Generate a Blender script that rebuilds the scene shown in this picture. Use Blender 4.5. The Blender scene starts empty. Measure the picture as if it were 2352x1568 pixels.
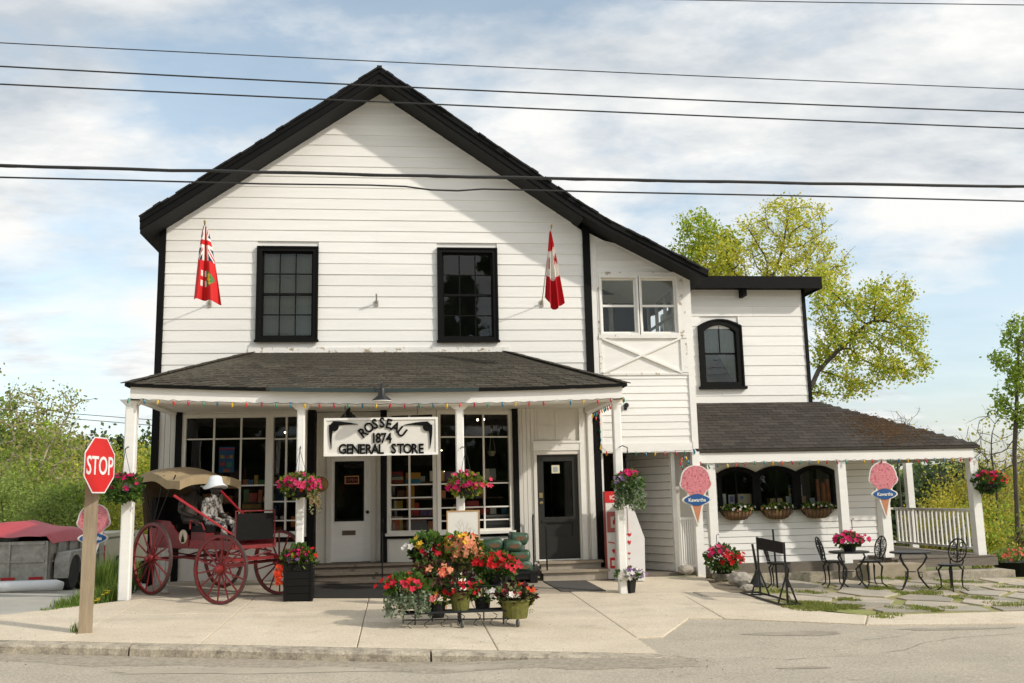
import bpy, math, random
import numpy as np
from mathutils import Vector, Matrix
random.seed(7); np.random.seed(7)
SC = bpy.context.scene
COL = SC.collection
rad = math.radians

# ------------------------------------------------------------------ camera
F_PX = 2187.5                       # focal length in pixels of a 2352 px wide picture
PITCH, YAW, ROLL = rad(9.27), rad(6.85), rad(-1.27)
CAM = Vector((0, -19.0, 1.65))
fw = Vector((math.sin(YAW)*math.cos(PITCH), math.cos(YAW)*math.cos(PITCH), math.sin(PITCH)))
ri = Vector((math.cos(YAW), -math.sin(YAW), 0)); up = ri.cross(fw)
r2 = math.cos(ROLL)*ri + math.sin(ROLL)*up; u2 = -math.sin(ROLL)*ri + math.cos(ROLL)*up
cd = bpy.data.cameras.new('camera'); cam = bpy.data.objects.new('camera', cd); COL.objects.link(cam)
cam.matrix_world = Matrix(((r2.x, u2.x, -fw.x, CAM.x), (r2.y, u2.y, -fw.y, CAM.y), (r2.z, u2.z, -fw.z, CAM.z), (0, 0, 0, 1)))
cd.sensor_width = 36.0; cd.lens = F_PX/2352*36; cd.clip_start = .1; cd.clip_end = 3000
SC.camera = cam

# ------------------------------------------------------------------ sky, sun, exposure
SUN = Vector((1.45, -1.0, 1.20)).normalized()
SUN_EL = math.asin(SUN.z); SUN_AZ = math.atan2(SUN.x, SUN.y)
W = bpy.data.worlds.new('World'); SC.world = W; W.use_nodes = True
nt = W.node_tree; nt.nodes.clear()
def wn(t, **k):
    n = nt.nodes.new(t)
    for a, b in k.items(): setattr(n, a, b)
    return n
sky = wn('ShaderNodeTexSky', sky_type='NISHITA', sun_disc=False)
sky.sun_elevation = SUN_EL; sky.sun_rotation = SUN_AZ; sky.air_density = 1.0; sky.dust_density = 1.6; sky.ozone_density = 1.2
bg1 = wn('ShaderNodeBackground'); bg1.inputs[1].default_value = .15
hs = wn('ShaderNodeHueSaturation'); hs.inputs['Value'].default_value = 1.15; hs.inputs['Saturation'].default_value = .74; hs.inputs['Hue'].default_value = .482
nt.links.new(sky.outputs[0], hs.inputs['Color']); nt.links.new(hs.outputs[0], bg1.inputs[0])
tc = wn('ShaderNodeTexCoord'); sep = wn('ShaderNodeSeparateXYZ'); nt.links.new(tc.outputs['Generated'], sep.inputs[0])
def wm(op, a, b=None):
    n = wn('ShaderNodeMath', operation=op)
    for i, q in enumerate((a, b)):
        if q is None: continue
        if isinstance(q, (int, float)): n.inputs[i].default_value = q
        else: nt.links.new(q, n.inputs[i])
    return n.outputs[0]
zz = wm('ADD', wm('MAXIMUM', sep.outputs[2], 0.0), .16)
cmb = wn('ShaderNodeCombineXYZ')
nt.links.new(wm('DIVIDE', sep.outputs[0], zz), cmb.inputs[0]); nt.links.new(wm('DIVIDE', sep.outputs[1], zz), cmb.inputs[1])
mp = wn('ShaderNodeMapping'); mp.inputs['Location'].default_value = (9.95, 4.5, 2.5); mp.inputs['Rotation'].default_value = (0, 0, .75); mp.inputs['Scale'].default_value = (.62, 1.0, 1)
nt.links.new(cmb.outputs[0], mp.inputs[0])
n1 = wn('ShaderNodeTexNoise'); n1.inputs['Scale'].default_value = 1.3; n1.inputs['Detail'].default_value = 10; n1.inputs['Roughness'].default_value = .55; n1.inputs['Distortion'].default_value = .25
n2 = wn('ShaderNodeTexNoise'); n2.inputs['Scale'].default_value = 2.6; n2.inputs['Detail'].default_value = 7; n2.inputs['Roughness'].default_value = .6
nt.links.new(mp.outputs[0], n1.inputs[0]); nt.links.new(mp.outputs[0], n2.inputs[0])
mp3 = wn('ShaderNodeMapping'); mp3.inputs['Location'].default_value = (16.9, 10.0, 3.56); mp3.inputs['Scale'].default_value = (1, 1, 2.1); nt.links.new(tc.outputs['Generated'], mp3.inputs[0])
n3 = wn('ShaderNodeTexNoise'); n3.inputs['Scale'].default_value = 2.6; n3.inputs['Detail'].default_value = 9; n3.inputs['Roughness'].default_value = .57; nt.links.new(mp3.outputs[0], n3.inputs[0])
cov = wm('ADD', wm('MULTIPLY', n1.outputs[0], .45), wm('MULTIPLY', n3.outputs[0], .55))
rp = wn('ShaderNodeValToRGB'); rp.color_ramp.elements[0].position = .45; rp.color_ramp.elements[0].color = (.16, .16, .16, 1)
rp.color_ramp.elements[1].position = .525; rp.color_ramp.elements[1].color = (1, 1, 1, 1)
nt.links.new(cov, rp.inputs[0])
cr = wn('ShaderNodeValToRGB'); cr.color_ramp.elements[0].position = .36; cr.color_ramp.elements[0].color = (.50, .55, .60, 1)
cr.color_ramp.elements[1].position = .58; cr.color_ramp.elements[1].color = (.86, .86, .84, 1)
nt.links.new(n2.outputs[0], cr.inputs[0])
bg2 = wn('ShaderNodeBackground'); bg2.inputs[1].default_value = .94
nt.links.new(cr.outputs[0], bg2.inputs[0])
mx = wn('ShaderNodeMixShader'); wo = wn('ShaderNodeOutputWorld')
nt.links.new(rp.outputs[0], mx.inputs[0]); nt.links.new(bg1.outputs[0], mx.inputs[1]); nt.links.new(bg2.outputs[0], mx.inputs[2])
nt.links.new(mx.outputs[0], wo.inputs[0])
W.cycles.sampling_method = 'MANUAL'; W.cycles.sample_map_resolution = 512
sl = bpy.data.lights.new('sun', 'SUN'); sl.energy = 2.3; sl.angle = rad(1.6); sl.color = (1, .94, .84)
so = bpy.data.objects.new('sun', sl); COL.objects.link(so)
so.rotation_euler = SUN.to_track_quat('Z', 'Y').to_euler()
so.location = (20, -20, 30)
SC.view_settings.view_transform = 'Standard'; SC.view_settings.look = 'None'; SC.view_settings.gamma = 1
SC.view_settings.exposure = 0.30; SC.view_settings.use_curve_mapping = False
SC.render.engine = 'CYCLES'
SC.cycles.use_denoising = True
SC.cycles.max_bounces = 7; SC.cycles.transparent_max_bounces = 12; SC.cycles.caustics_reflective = False; SC.cycles.caustics_refractive = False

# ------------------------------------------------------------------ places: where a sight line meets a plane of the site
def ray(x, y): return r2*((x-1176)/F_PX) - u2*((y-784)/F_PX) + fw
def P(x, y, Y=0.0):
    d = ray(x, y); return CAM + d*((Y-CAM.y)/d.y)
def gz(x, y):                       # the pavement falls to the right and to the road
    return .1325 - .022*max(-14, min(14, x)) + .025*max(-22, min(1.0, y))
def G(x, y, off=0.0):
    d = ray(x, y); n = Vector((.022, -.025, 1)); return CAM + d*((.1325+off-n.dot(CAM))/n.dot(d))
def fx(px, py=1100, Y=0.0): return P(px, py, Y).x
def fz(px, py, Y=0.0): return P(px, py, Y).z
def R4(x0, y0, x1, y1, Y=0.0):
    ym, xm = (y0+y1)/2, (x0+x1)/2
    return P(x0, ym, Y).x, P(x1, ym, Y).x, P(xm, y1, Y).z, P(xm, y0, Y).z
def lerp(a, b, t): return a+(b-a)*t
def U(a, b): return random.uniform(a, b)

# ------------------------------------------------------------------ materials
MATS = {}
def mat(name, col=(.5, .5, .5), rough=.6, var=.12, vscale=6.0, bump=0.0, bscale=40.0, metal=0.0, stretch=(1, 1, 1),
        col2=None, spots=None, attr=False, spec=.5, rnd=0.0, emit=None, coord='Object', grain=0.0):
    """Principled paint with broken-up colour; col2 blends in by large noise; spots=(colour, scale, threshold)."""
    if name in MATS: return MATS[name]
    m = bpy.data.materials.new(name); m.use_nodes = True; t = m.node_tree; N = t.nodes; L = t.links
    b = N['Principled BSDF']; b.inputs['Roughness'].default_value = rough; b.inputs['Metallic'].default_value = metal
    b.inputs['Specular IOR Level'].default_value = spec
    tcn = N.new('ShaderNodeTexCoord'); geo = N.new('ShaderNodeNewGeometry')
    mpn = N.new('ShaderNodeMapping'); mpn.inputs['Scale'].default_value = stretch
    L.new(geo.outputs['Position'] if coord == 'World' else tcn.outputs['Object'], mpn.inputs[0])
    def noise(s, d=6, r=.6):
        n = N.new('ShaderNodeTexNoise'); n.inputs['Scale'].default_value = s; n.inputs['Detail'].default_value = d; n.inputs['Roughness'].default_value = r
        L.new(mpn.outputs[0], n.inputs[0]); return n.outputs[0]
    if attr:
        a = N.new('ShaderNodeAttribute'); a.attribute_name = 'Col'; cur = a.outputs['Color']
    else:
        a = N.new('ShaderNodeRGB'); a.outputs[0].default_value = (*col, 1); cur = a.outputs[0]
    def mix(f, A, B, kind='MIX'):
        n = N.new('ShaderNodeMix'); n.data_type = 'RGBA'; n.blend_type = kind
        for i, q in ((0, f), (6, A), (7, B)):
            if isinstance(q, (int, float)): n.inputs[i].default_value = q
            elif isinstance(q, tuple): n.inputs[i].default_value = (*q, 1)
            else: L.new(q, n.inputs[i])
        return n.outputs[2]
    def ramp(x, p0, p1, c0=(0, 0, 0), c1=(1, 1, 1)):
        n = N.new('ShaderNodeValToRGB'); e = n.color_ramp.elements
        e[0].position = p0; e[1].position = p1; e[0].color = (*c0, 1); e[1].color = (*c1, 1); L.new(x, n.inputs[0]); return n.outputs[0]
    if col2: cur = mix(ramp(noise(vscale*.35, 5), .38, .66), cur, col2)
    if spots: cur = mix(ramp(noise(spots[1], 4, .7), spots[2], spots[2]+(spots[3] if len(spots) > 3 else .05)), cur, spots[0])
    if var:
        cur = mix(1.0, cur, ramp(noise(vscale, 8, .65), .25, .75, (1-var,)*3, (1+var*.6,)*3), 'MULTIPLY')
    if grain:
        cur = mix(1.0, cur, ramp(noise(38, 3, .8), .28, .72, (1-grain,)*3, (1+grain*.8,)*3), 'MULTIPLY')
    if rnd:
        oi = N.new('ShaderNodeObjectInfo'); cur = mix(1.0, cur, ramp(oi.outputs['Random'], 0, 1, (1-rnd,)*3, (1+rnd*.6,)*3), 'MULTIPLY')
    L.new(cur, b.inputs['Base Color'])
    if bump:
        bn = N.new('ShaderNodeBump'); bn.inputs['Strength'].default_value = bump; bn.inputs['Distance'].default_value = .02
        L.new(noise(bscale, 5, .65), bn.inputs['Height']); L.new(bn.outputs[0], b.inputs['Normal'])
    if emit: b.inputs['Emission Color'].default_value = (*emit[0], 1); b.inputs['Emission Strength'].default_value = emit[1]
    MATS[name] = m; return m
def glass(name='glass', tint=(1, 1, 1), gloss=1.0):
    if name in MATS: return MATS[name]
    m = bpy.data.materials.new(name); m.use_nodes = True; t = m.node_tree; t.nodes.clear()
    o = t.nodes.new('ShaderNodeOutputMaterial'); tr = t.nodes.new('ShaderNodeBsdfTransparent'); tr.inputs[0].default_value = (*tint, 1)
    g = t.nodes.new('ShaderNodeBsdfGlossy'); g.inputs['Roughness'].default_value = .02; f = t.nodes.new('ShaderNodeFresnel'); f.inputs[0].default_value = 1.5
    k = t.nodes.new('ShaderNodeMath'); k.operation = 'MULTIPLY'; k.inputs[1].default_value = gloss
    tcn = t.nodes.new('ShaderNodeTexCoord'); n = t.nodes.new('ShaderNodeTexNoise'); n.inputs['Scale'].default_value = 2.2; bp = t.nodes.new('ShaderNodeBump')
    bp.inputs['Strength'].default_value = .025; bp.inputs['Distance'].default_value = .05
    t.links.new(tcn.outputs['Object'], n.inputs[0]); t.links.new(n.outputs[0], bp.inputs['Height']); t.links.new(bp.outputs[0], g.inputs['Normal'])
    x = t.nodes.new('ShaderNodeMixShader'); t.links.new(f.outputs[0], k.inputs[0]); t.links.new(k.outputs[0], x.inputs[0]); t.links.new(tr.outputs[0], x.inputs[1]); t.links.new(g.outputs[0], x.inputs[2])
    t.links.new(x.outputs[0], o.inputs[0]); MATS[name] = m; return m
def leafmat(name, trans=.45, rough=.55):
    """Leaves and petals: colour per leaf from its attribute, some light passes through."""
    if name in MATS: return MATS[name]
    m = bpy.data.materials.new(name); m.use_nodes = True; t = m.node_tree; b = t.nodes['Principled BSDF']; b.inputs['Roughness'].default_value = rough
    b.inputs['Specular IOR Level'].default_value = .3
    o = t.nodes['Material Output']; a = t.nodes.new('ShaderNodeAttribute'); a.attribute_name = 'Col'
    tl = t.nodes.new('ShaderNodeBsdfTranslucent'); x = t.nodes.new('ShaderNodeMixShader'); x.inputs[0].default_value = trans
    t.links.new(a.outputs[0], b.inputs[0]); t.links.new(a.outputs[0], tl.inputs[0]); t.links.new(b.outputs[0], x.inputs[1]); t.links.new(tl.outputs[0], x.inputs[2])
    t.links.new(x.outputs[0], o.inputs[0]); MATS[name] = m; return m
WHITE = mat('white_paint', (.87, .85, .80), .55, .07, 3.0, .12, 60, stretch=(.5, .5, 3), spots=((.55, .49, .40), 9.0, .72))
SIDING = mat('siding_paint', (.885, .87, .825), .5, .07, 2.2, .16, 30, stretch=(.35, 1, 5), spots=((.66, .61, .52), 3.0, .69, .10), rnd=.055)
PEEL = mat('peeling_paint', (.84, .82, .77), .6, .08, 3, .3, 40, spots=((.40, .32, .23), 7.5, .565))
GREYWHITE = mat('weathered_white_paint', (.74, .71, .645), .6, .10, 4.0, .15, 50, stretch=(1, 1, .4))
BLACK = mat('black_paint', (.0055, .0055, .005), .6, .3, 8.0, .15, 60, spec=.14)
SHADEBACK = mat('shadow_line_backing', (.13, .115, .10), .9, .2)  # dark backing colour paints in the shadow lines between clapboards
DARKPAINT = mat('charcoal_paint', (.026, .025, .021), .5, .15, 6, .1, 50, spec=.35)
SHINGLE = mat('asphalt_shingle', (.064, .056, .046), .95, .4, 45.0, .5, 120, rnd=.30, coord='World', col2=(.115, .100, .070), spots=((.17, .145, .085), 11, .66), spec=.2)
SHINGLE2 = mat('mossy_shingle', (.062, .054, .046), .95, .4, 45.0, .5, 120, rnd=.26, coord='World', col2=(.078, .066, .054), spec=.2)
MOSS = mat('brown_moss', (.15, .075, .02), .95, .5, 18, .8, 60)
ROOFBLK = mat('dark_roofing', (.010, .010, .0095), .85, .3, 20, .4, 60)
CONC = mat('concrete', (.64, .545, .405), .9, .12, 1.6, .25, 90, col2=(.70, .605, .46), spots=((.52, .435, .315), 1.7, .56, .22), coord='World', rnd=.06, grain=.26)
KERB = mat('kerb_concrete', (.52, .45, .34), .92, .35, 7, .8, 30, spots=((.25, .215, .16), 6.5, .46, .24), grain=.35, coord='World')
JOINT = mat('joint_dirt', (.24, .195, .135), .95, .3, 8)
ASPH = mat('old_asphalt', (.46, .405, .315), .93, .16, 1.4, .5, 110, col2=(.52, .455, .35), spots=((.36, .31, .24), .9, .66), coord='World', grain=.42)
GRAVEL = mat('gravel_grit', (.41, .355, .27), .95, .4, 14, .8, 60, coord='World')
GRASSG = mat('grass_ground', (.14, .17, .045), .95, .4, 5, .6, 40, col2=(.24, .20, .10), coord='World')
STONE = mat('flagstone', (.40, .36, .29), .85, .2, 3, .4, 40, rnd=.25, col2=(.50, .42, .32), coord='World', spots=((.24, .235, .13), 3.5, .64))
ROCK = mat('boulder_stone', (.40, .36, .30), .9, .3, 5, .8, 12)
TIMBER = mat('weathered_timber', (.20, .17, .135), .85, .3, 5, .5, 40, stretch=(1, 6, 6))
TREAD = mat('worn_step_wood', (.36, .30, .225), .75, .25, 6, .3, 40, stretch=(1, 8, 8))
DARKTREAD = mat('dark_step_wood', (.13, .105, .08), .8, .3, 6, .3, 40, stretch=(1, 8, 8))
POSTWOOD = mat('grey_post_wood', (.34, .265, .175), .85, .3, 6, .4, 40, stretch=(6, 6, .5))
BARK = mat('bark', (.095, .08, .062), .95, .35, 6, .6, 30)
IRON = mat('black_iron', (.007, .007, .007), .38, .2, 10, .1, 60, spec=.45)
WIRE = mat('cable_rubber', (.025, .025, .025), .6, .1)
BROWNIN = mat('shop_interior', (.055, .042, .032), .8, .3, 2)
CLEARG = glass('window_glass', (.93, .95, .93))
DARKG = glass('dark_window_glass', (.75, .78, .74), 1.35)
LEAF = leafmat('leaf', .5); PETAL = leafmat('petal', .3, .6)
PRINT = mat('printed_colour', attr=True, rough=.55, var=.06, vscale=8)
CLOTHP = mat('printed_cloth', attr=True, rough=.8, var=.05, vscale=8)

# ------------------------------------------------------------------ mesh builder
OFF = {}
class MB:
    def __init__(s): s.v = []; s.f = []; s.m = []; s.c = []
    def add(s, vs, fs, m=0, c=None):
        o = len(s.v); s.v += [tuple(q) for q in vs]
        for f in fs: s.f.append(tuple(i+o for i in f)); s.m.append(m); s.c.append(c)
        return s
    def box(s, x0, x1, y0, y1, z0, z1, m=0, c=None):
        return s.add([(x0,y0,z0),(x1,y0,z0),(x1,y1,z0),(x0,y1,z0),(x0,y0,z1),(x1,y0,z1),(x1,y1,z1),(x0,y1,z1)],
                     [(3,2,1,0),(4,5,6,7),(0,1,5,4),(1,2,6,5),(2,3,7,6),(3,0,4,7)], m, c)
    def obox(s, c0, a, b, d, m=0, c=None):
        c0, a, b, d = Vector(c0), Vector(a), Vector(b), Vector(d)
        vs = [c0+i*a+j*b+k*d for k in (-1, 1) for i, j in ((-1,-1),(1,-1),(1,1),(-1,1))]
        return s.add(vs, [(3,2,1,0),(4,5,6,7),(0,1,5,4),(1,2,6,5),(2,3,7,6),(3,0,4,7)], m, c)
    def bar(s, p, q, w, h, upv=(0, 0, 1), m=0, c=None):
        p, q = Vector(p), Vector(q); d = q-p; u = Vector(upv)
        sd = d.cross(u)
        if sd.length < 1e-6: sd = d.cross(Vector((1, 0, 0)))
        sd.normalize(); u = sd.cross(d).normalized()
        return s.obox((p+q)/2, d/2, sd*w/2, u*h/2, m, c)
    def tube(s, pts, r, n=7, m=0, c=None, caps=True):
        pts = [Vector(p) for p in pts]; k = len(pts)
        rs = r if isinstance(r, (list, tuple)) else [r]*k
        vs = []; ref = None
        for i, p in enumerate(pts):
            d = (pts[min(i+1, k-1)]-pts[max(i-1, 0)])
            if d.length < 1e-9: d = Vector((0, 0, 1))
            d.normalize()
            if ref is None or abs(ref.dot(d)) > .98: ref = Vector((0, 0, 1)) if abs(d.z) < .9 else Vector((1, 0, 0))
            a = d.cross(ref).normalized(); b = d.cross(a).normalized(); ref = -(d.cross(a)) if False else ref
            for j in range(n):
                t = 2*math.pi*j/n; vs.append(p+(a*math.cos(t)+b*math.sin(t))*rs[i])
        fs = [(i*n+j, i*n+(j+1)%n, (i+1)*n+(j+1)%n, (i+1)*n+j) for i in range(k-1) for j in range(n)]
        if caps: fs += [tuple(range(n))[::-1], tuple(range((k-1)*n, k*n))]
        return s.add(vs, fs, m, c)
    def lathe(s, prof, cen=(0, 0, 0), n=16, m=0, c=None, ax=None, wob=None):
        cen = Vector(cen); w = Vector(ax or (0, 0, 1)).normalized(); a = w.orthogonal().normalized() if ax else Vector((1, 0, 0)); b = w.cross(a)
        vs = []
        for (r, z) in prof:
            for j in range(n):
                t = 2*math.pi*j/n; k = wob(t, r, z) if wob else (1, 0)
                vs.append(cen+(a*math.cos(t)+b*math.sin(t))*r*k[0]+w*(z+k[1]))
        fs = [(i*n+j, i*n+(j+1)%n, (i+1)*n+(j+1)%n, (i+1)*n+j) for i in range(len(prof)-1) for j in range(n)]
        if prof[0][0] > 1e-4: fs.append(tuple(range(n))[::-1])
        if prof[-1][0] > 1e-4: fs.append(tuple(range((len(prof)-1)*n, len(prof)*n)))
        return s.add(vs, fs, m, c)
    def prism(s, poly, o, u, v, d, m=0, c=None, back=True):
        """2-D polygon in the frame (o,u,v), pushed along d."""
        o, u, v, d = Vector(o), Vector(u), Vector(v), Vector(d); n = len(poly)
        A = [o+u*p[0]+v*p[1] for p in poly]; vs = A+[q+d for q in A]
        fs = [tuple(range(n))[::-1], tuple(range(n, 2*n))]+[(i, (i+1) % n, (i+1) % n+n, i+n) for i in range(n)]
        return s.add(vs, fs, m, c)
    def ring(s, outer, inner, o, u, v, d, m=0, c=None):
        o, u, v, d = Vector(o), Vector(u), Vector(v), Vector(d); n = len(outer)
        L = [[o+u*p[0]+v*p[1]+k for p in q] for q in (outer, inner) for k in (Vector(), d)]
        vs = sum(L, []); fs = []
        for i in range(n):
            j = (i+1) % n
            fs += [(i, j, j+2*n, i+2*n), (i+n, i+3*n, j+3*n, j+n), (i, i+n, j+n, j), (i+2*n, j+2*n, j+3*n, i+3*n)]
        return s.add(vs, fs, m, c)
    def ico(s, cen, r, m=0, c=None, sq=(1, 1, 1), jit=0.0, sub=1):
        vs, fs = ICO[sub]
        cen = Vector(cen)
        return s.add([cen+Vector((q[0]*sq[0], q[1]*sq[1], q[2]*sq[2]))*r*(1+U(-jit, jit)) for q in vs], fs, m, c)
    def build(s, name, mats, parent=None, smooth=False, origin=None, kind=None, label=None, local=False):
        me = bpy.data.meshes.new(name)
        if not isinstance(mats, (list, tuple)): mats = [mats]
        off = Vector((0, 0, 0))
        if not local:
            if origin is not None: off = Vector(origin)
            elif parent is not None: off = OFF.get(parent.name, Vector((0, 0, 0)))
        me.from_pydata([(x-off.x, y-off.y, z-off.z) for x, y, z in s.v] if off.length else s.v, [], s.f)
        for q in mats: me.materials.append(q)
        if len(mats) > 1: me.polygons.foreach_set('material_index', s.m)
        if any(q is not None for q in s.c):
            at = me.color_attributes.new('Col', 'FLOAT_COLOR', 'CORNER'); arr = []
            for f, q in zip(s.f, s.c): arr += ([*(q or (.5, .5, .5)), 1.0])*len(f)
            at.data.foreach_set('color', arr)
        if smooth: me.polygons.foreach_set('use_smooth', [True]*len(s.f))
        me.update(); return link(name, me, parent, origin if parent is None else None, kind, label)
def link(name, me, parent=None, loc=None, kind=None, label=None, rot=None, keep=True):
    o = bpy.data.objects.new(name, me); COL.objects.link(o)
    if parent is not None: o.parent = parent; OFF[o.name] = OFF.get(parent.name, Vector((0, 0, 0)))
    else: OFF[o.name] = Vector(loc) if loc is not None else Vector((0, 0, 0))
    if loc is not None: o.location = loc
    if rot is not None: o.rotation_euler = rot
    if kind: o['kind'] = kind
    if label: o['label'] = label
    return o
def tag(o, label, cat, group=None):
    o['label'] = label; o['category'] = cat
    if group: o['group'] = group
    return o
def thing(name, label, cat, loc=(0, 0, 0), rz=0.0, group=None):
    o = bpy.data.objects.new(name, None); COL.objects.link(o); o.location = loc; o.rotation_euler = (0, 0, rz); o.empty_display_size = .2
    OFF[o.name] = Vector(loc); return tag(o, label, cat, group)
def copy_tree(o, parent=None):
    c = o.copy(); COL.objects.link(c); c.parent = parent
    for ch in o.children: copy_tree(ch, c)
    return c
def mk_ico():
    t = (1+5**.5)/2
    V = [Vector(q).normalized() for q in ((-1,t,0),(1,t,0),(-1,-t,0),(1,-t,0),(0,-1,t),(0,1,t),(0,-1,-t),(0,1,-t),(t,0,-1),(t,0,1),(-t,0,-1),(-t,0,1))]
    Fc = [(0,11,5),(0,5,1),(0,1,7),(0,7,10),(0,10,11),(1,5,9),(5,11,4),(11,10,2),(10,7,6),(7,1,8),(3,9,4),(3,4,2),(3,2,6),(3,6,8),(3,8,9),(4,9,5),(2,4,11),(6,2,10),(8,6,7),(9,8,1)]
    out = [(V, Fc)]
    for _ in range(2):
        V2 = list(V); F2 = []; cache = {}
        def mid(a, b):
            k = (min(a, b), max(a, b))
            if k not in cache: cache[k] = len(V2); V2.append(((V2[a]+V2[b])/2).normalized())
            return cache[k]
        for a, b, c in Fc:
            x, y, z = mid(a, b), mid(b, c), mid(c, a); F2 += [(a, x, z), (b, y, x), (c, z, y), (x, y, z)]
        V, Fc = V2, F2; out.append((V, Fc))
    return out
ICO = mk_ico()
TXT = {}
def text_polys(s, bold=.012):
    """Flat outline of a word as vertices and faces, 1 unit high letters."""
    if (s, bold) in TXT: return TXT[(s, bold)]
    cu = bpy.data.curves.new('lettering', 'FONT'); cu.body = s; cu.offset = bold; cu.resolution_u = 3; cu.size = 1.4; cu.align_x = 'CENTER'
    ob = bpy.data.objects.new('lettering', cu); COL.objects.link(ob)
    dg = bpy.context.evaluated_depsgraph_get(); me = bpy.data.meshes.new_from_object(ob.evaluated_get(dg))
    vs = [tuple(v.co) for v in me.vertices]; fs = [tuple(p.vertices) for p in me.polygons]
    bpy.data.objects.remove(ob); bpy.data.meshes.remove(me); TXT[(s, bold)] = (vs, fs); return vs, fs
def letters(mb, s, o, u, v, h, d, bold=.02, m=0, c=None, sx=1.0, rot=0.0):
    """Raised lettering: word s centred on o, height h, facing -d... d is the way out of the board."""
    vs, fs = text_polys(s, bold); o, u, v, d = Vector(o), Vector(u), Vector(v), Vector(d); n = len(vs)
    cr_, sr = math.cos(rot), math.sin(rot); A = []
    for x, y, z in vs:
        x, y = x*sx, y-.5; x, y = x*cr_-y*sr, x*sr+y*cr_; A.append(o+u*x*h+v*y*h)
    e = {}
    for f in fs:
        for i in range(len(f)):
            k = (f[i], f[(i+1) % len(f)]); e[k] = 1
    side = [k for k in e if (k[1], k[0]) not in e]
    mb.add(A+[q+d for q in A], [tuple(i+n for i in f) for f in fs]+[(a, b, b+n, a+n) for a, b in side], m, c)

# ================================================================== the setting: ground, road, pavement, patio
def sm(t): t = max(0., min(1., t)); return t*t*(3-2*t)
def hterr(x, y):
    z = gz(x, y)-.17-.07*max(0., min(y, 16)+2)*(1 if y > -2 else 0)
    z -= 1.6*sm((y-8)/12)
    return z
def sheet(name, xs, ys, hf, m, kind='structure', keep=None):
    mb = MB(); nx = len(xs)
    vs = [(x, y, hf(x, y)) for y in ys for x in xs]
    fs = [(j*nx+i, j*nx+i+1, (j+1)*nx+i+1, (j+1)*nx+i) for j in range(len(ys)-1) for i in range(nx-1) if keep is None or keep((xs[i]+xs[i+1])/2, (ys[j]+ys[j+1])/2)]
    mb.add(vs, fs); return mb.build(name, m, kind=kind, smooth=True)
def axis(*seg):
    o = []
    for a, b, n in seg: o += [a+(b-a)*i/n for i in range(n)]
    return o+[seg[-1][1]]
sheet('ground', axis((-1500, -120, 6), (-120, -20, 10), (-20, 20, 30), (20, 120, 10), (120, 1500, 6)), axis((-60, -20, 4), (-20, 24, 40), (24, 120, 12), (120, 1500, 6)), hterr, GRASSG)
def yk(x): return -7.67-.217*x                        # the kerb line
def roadoff(x): return -.125+.105*sm((x+.2)/3.0)
def road_h(x, y): return gz(x, y)+roadoff(x)-.012*sm((y+40)/10)*0
sheet('road', axis((-90, -10, 8), (-10, 10, 40), (10, 90, 8)), axis((-60, -20, 4), (-20, -5.2, 40)), road_h, ASPH, keep=lambda x, y: True)
sheet('side_street', axis((-40, -14, 6), (-14, -4.9, 14)), axis((-9, 14, 40)), lambda x, y: gz(x, y)-.035-.07*max(0., y+2), mat('side_asphalt', (.40, .38, .33), .93, .15, 1.5, .4, 100, col2=(.46, .43, .36), coord='World'), keep=lambda x, y: y > -6.1+.3*(x+6))
# pavement of poured slabs, with a kerb of cast pieces
XJ = [-13.0, -9.2, -5.6, -4.05, -2.36, -.50, 1.12, 2.92]
YM = -4.35
sw = MB()
sw.add([(-13, -6.3+1.4, gz(-13, -4.9)-.05), (-13, yk(-13)+.3, gz(-13, -5)-.05), (2.85, yk(2.85)+.3, gz(2.85, -8)-.05), (2.95, -6.9, gz(2.95, -6.9)-.05), (4.1, -5.4, gz(4.1, -5.4)-.05), (6.3, -6.1, gz(6.3, -6.1)-.05), (6.2, .1, gz(6.2, 0)-.05), (-4.5, .1, gz(-4.5, 0)-.05), (-4.6, -2.3, gz(-4.6, -2.3)-.05), (-6, -3.9, gz(-6, -3.9)-.05)], [(0, 1, 2, 3, 4, 5, 6, 7, 8, 9)])
side = sw.build('sidewalk', JOINT, kind='structure')
def slab(poly, name='slab', th=.12, m=CONC, par=None, lift=0.0, shrink=.007, hf=None):
    cx = sum(p[0] for p in poly)/len(poly); cy = sum(p[1] for p in poly)/len(poly); q = []
    for x, y in poly:
        d = math.hypot(x-cx, y-cy); k = max(0, (d-shrink*1.4)/d); q.append((cx+(x-cx)*k, cy+(y-cy)*k))
    n = len(q); H = hf or gz; mb = MB(); e = .006
    A = [(x, y, H(x, y)+lift-th) for x, y in q]; B = [(x, y, H(x, y)+lift-e) for x, y in q]
    T = [(cx+(x-cx)*(1-.012), cy+(y-cy)*(1-.012), H(x, y)+lift) for x, y in q]
    mb.add(A+B+T, [(i, (i+1) % n, (i+1) % n+n, i+n) for i in range(n)]+[(i+n, (i+1) % n+n, (i+1) % n+2*n, i+2*n) for i in range(n)]+[tuple(range(2*n, 3*n))])
    return mb.build(name, m, par if par is not None else side)
for i in range(len(XJ)-1):
    a, b = XJ[i], XJ[i+1]
    mid = YM-.0 if b < 1 else -5.35
    if b <= -4.05:
        back = [-4.75, -4.35, -3.85, -2.42][max(0, i-0)] if i < 4 else -2.4
        ba = {-13.0: -5.2, -9.2: -4.9, -5.6: -4.15}.get(a, -3.0); bb = {-9.2: -4.9, -5.6: -4.15, -4.05: -2.42}.get(b, -2.4)
        slab([(a, yk(a)+.26), (b, yk(b)+.26), (b, bb), (a, ba)])
        continue
    slab([(a, yk(a)+.26), (b, yk(b)+.26), (b, mid), (a, mid)]); slab([(a, mid), (b, mid), (b, -2.5), (a, -2.5)])
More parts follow.
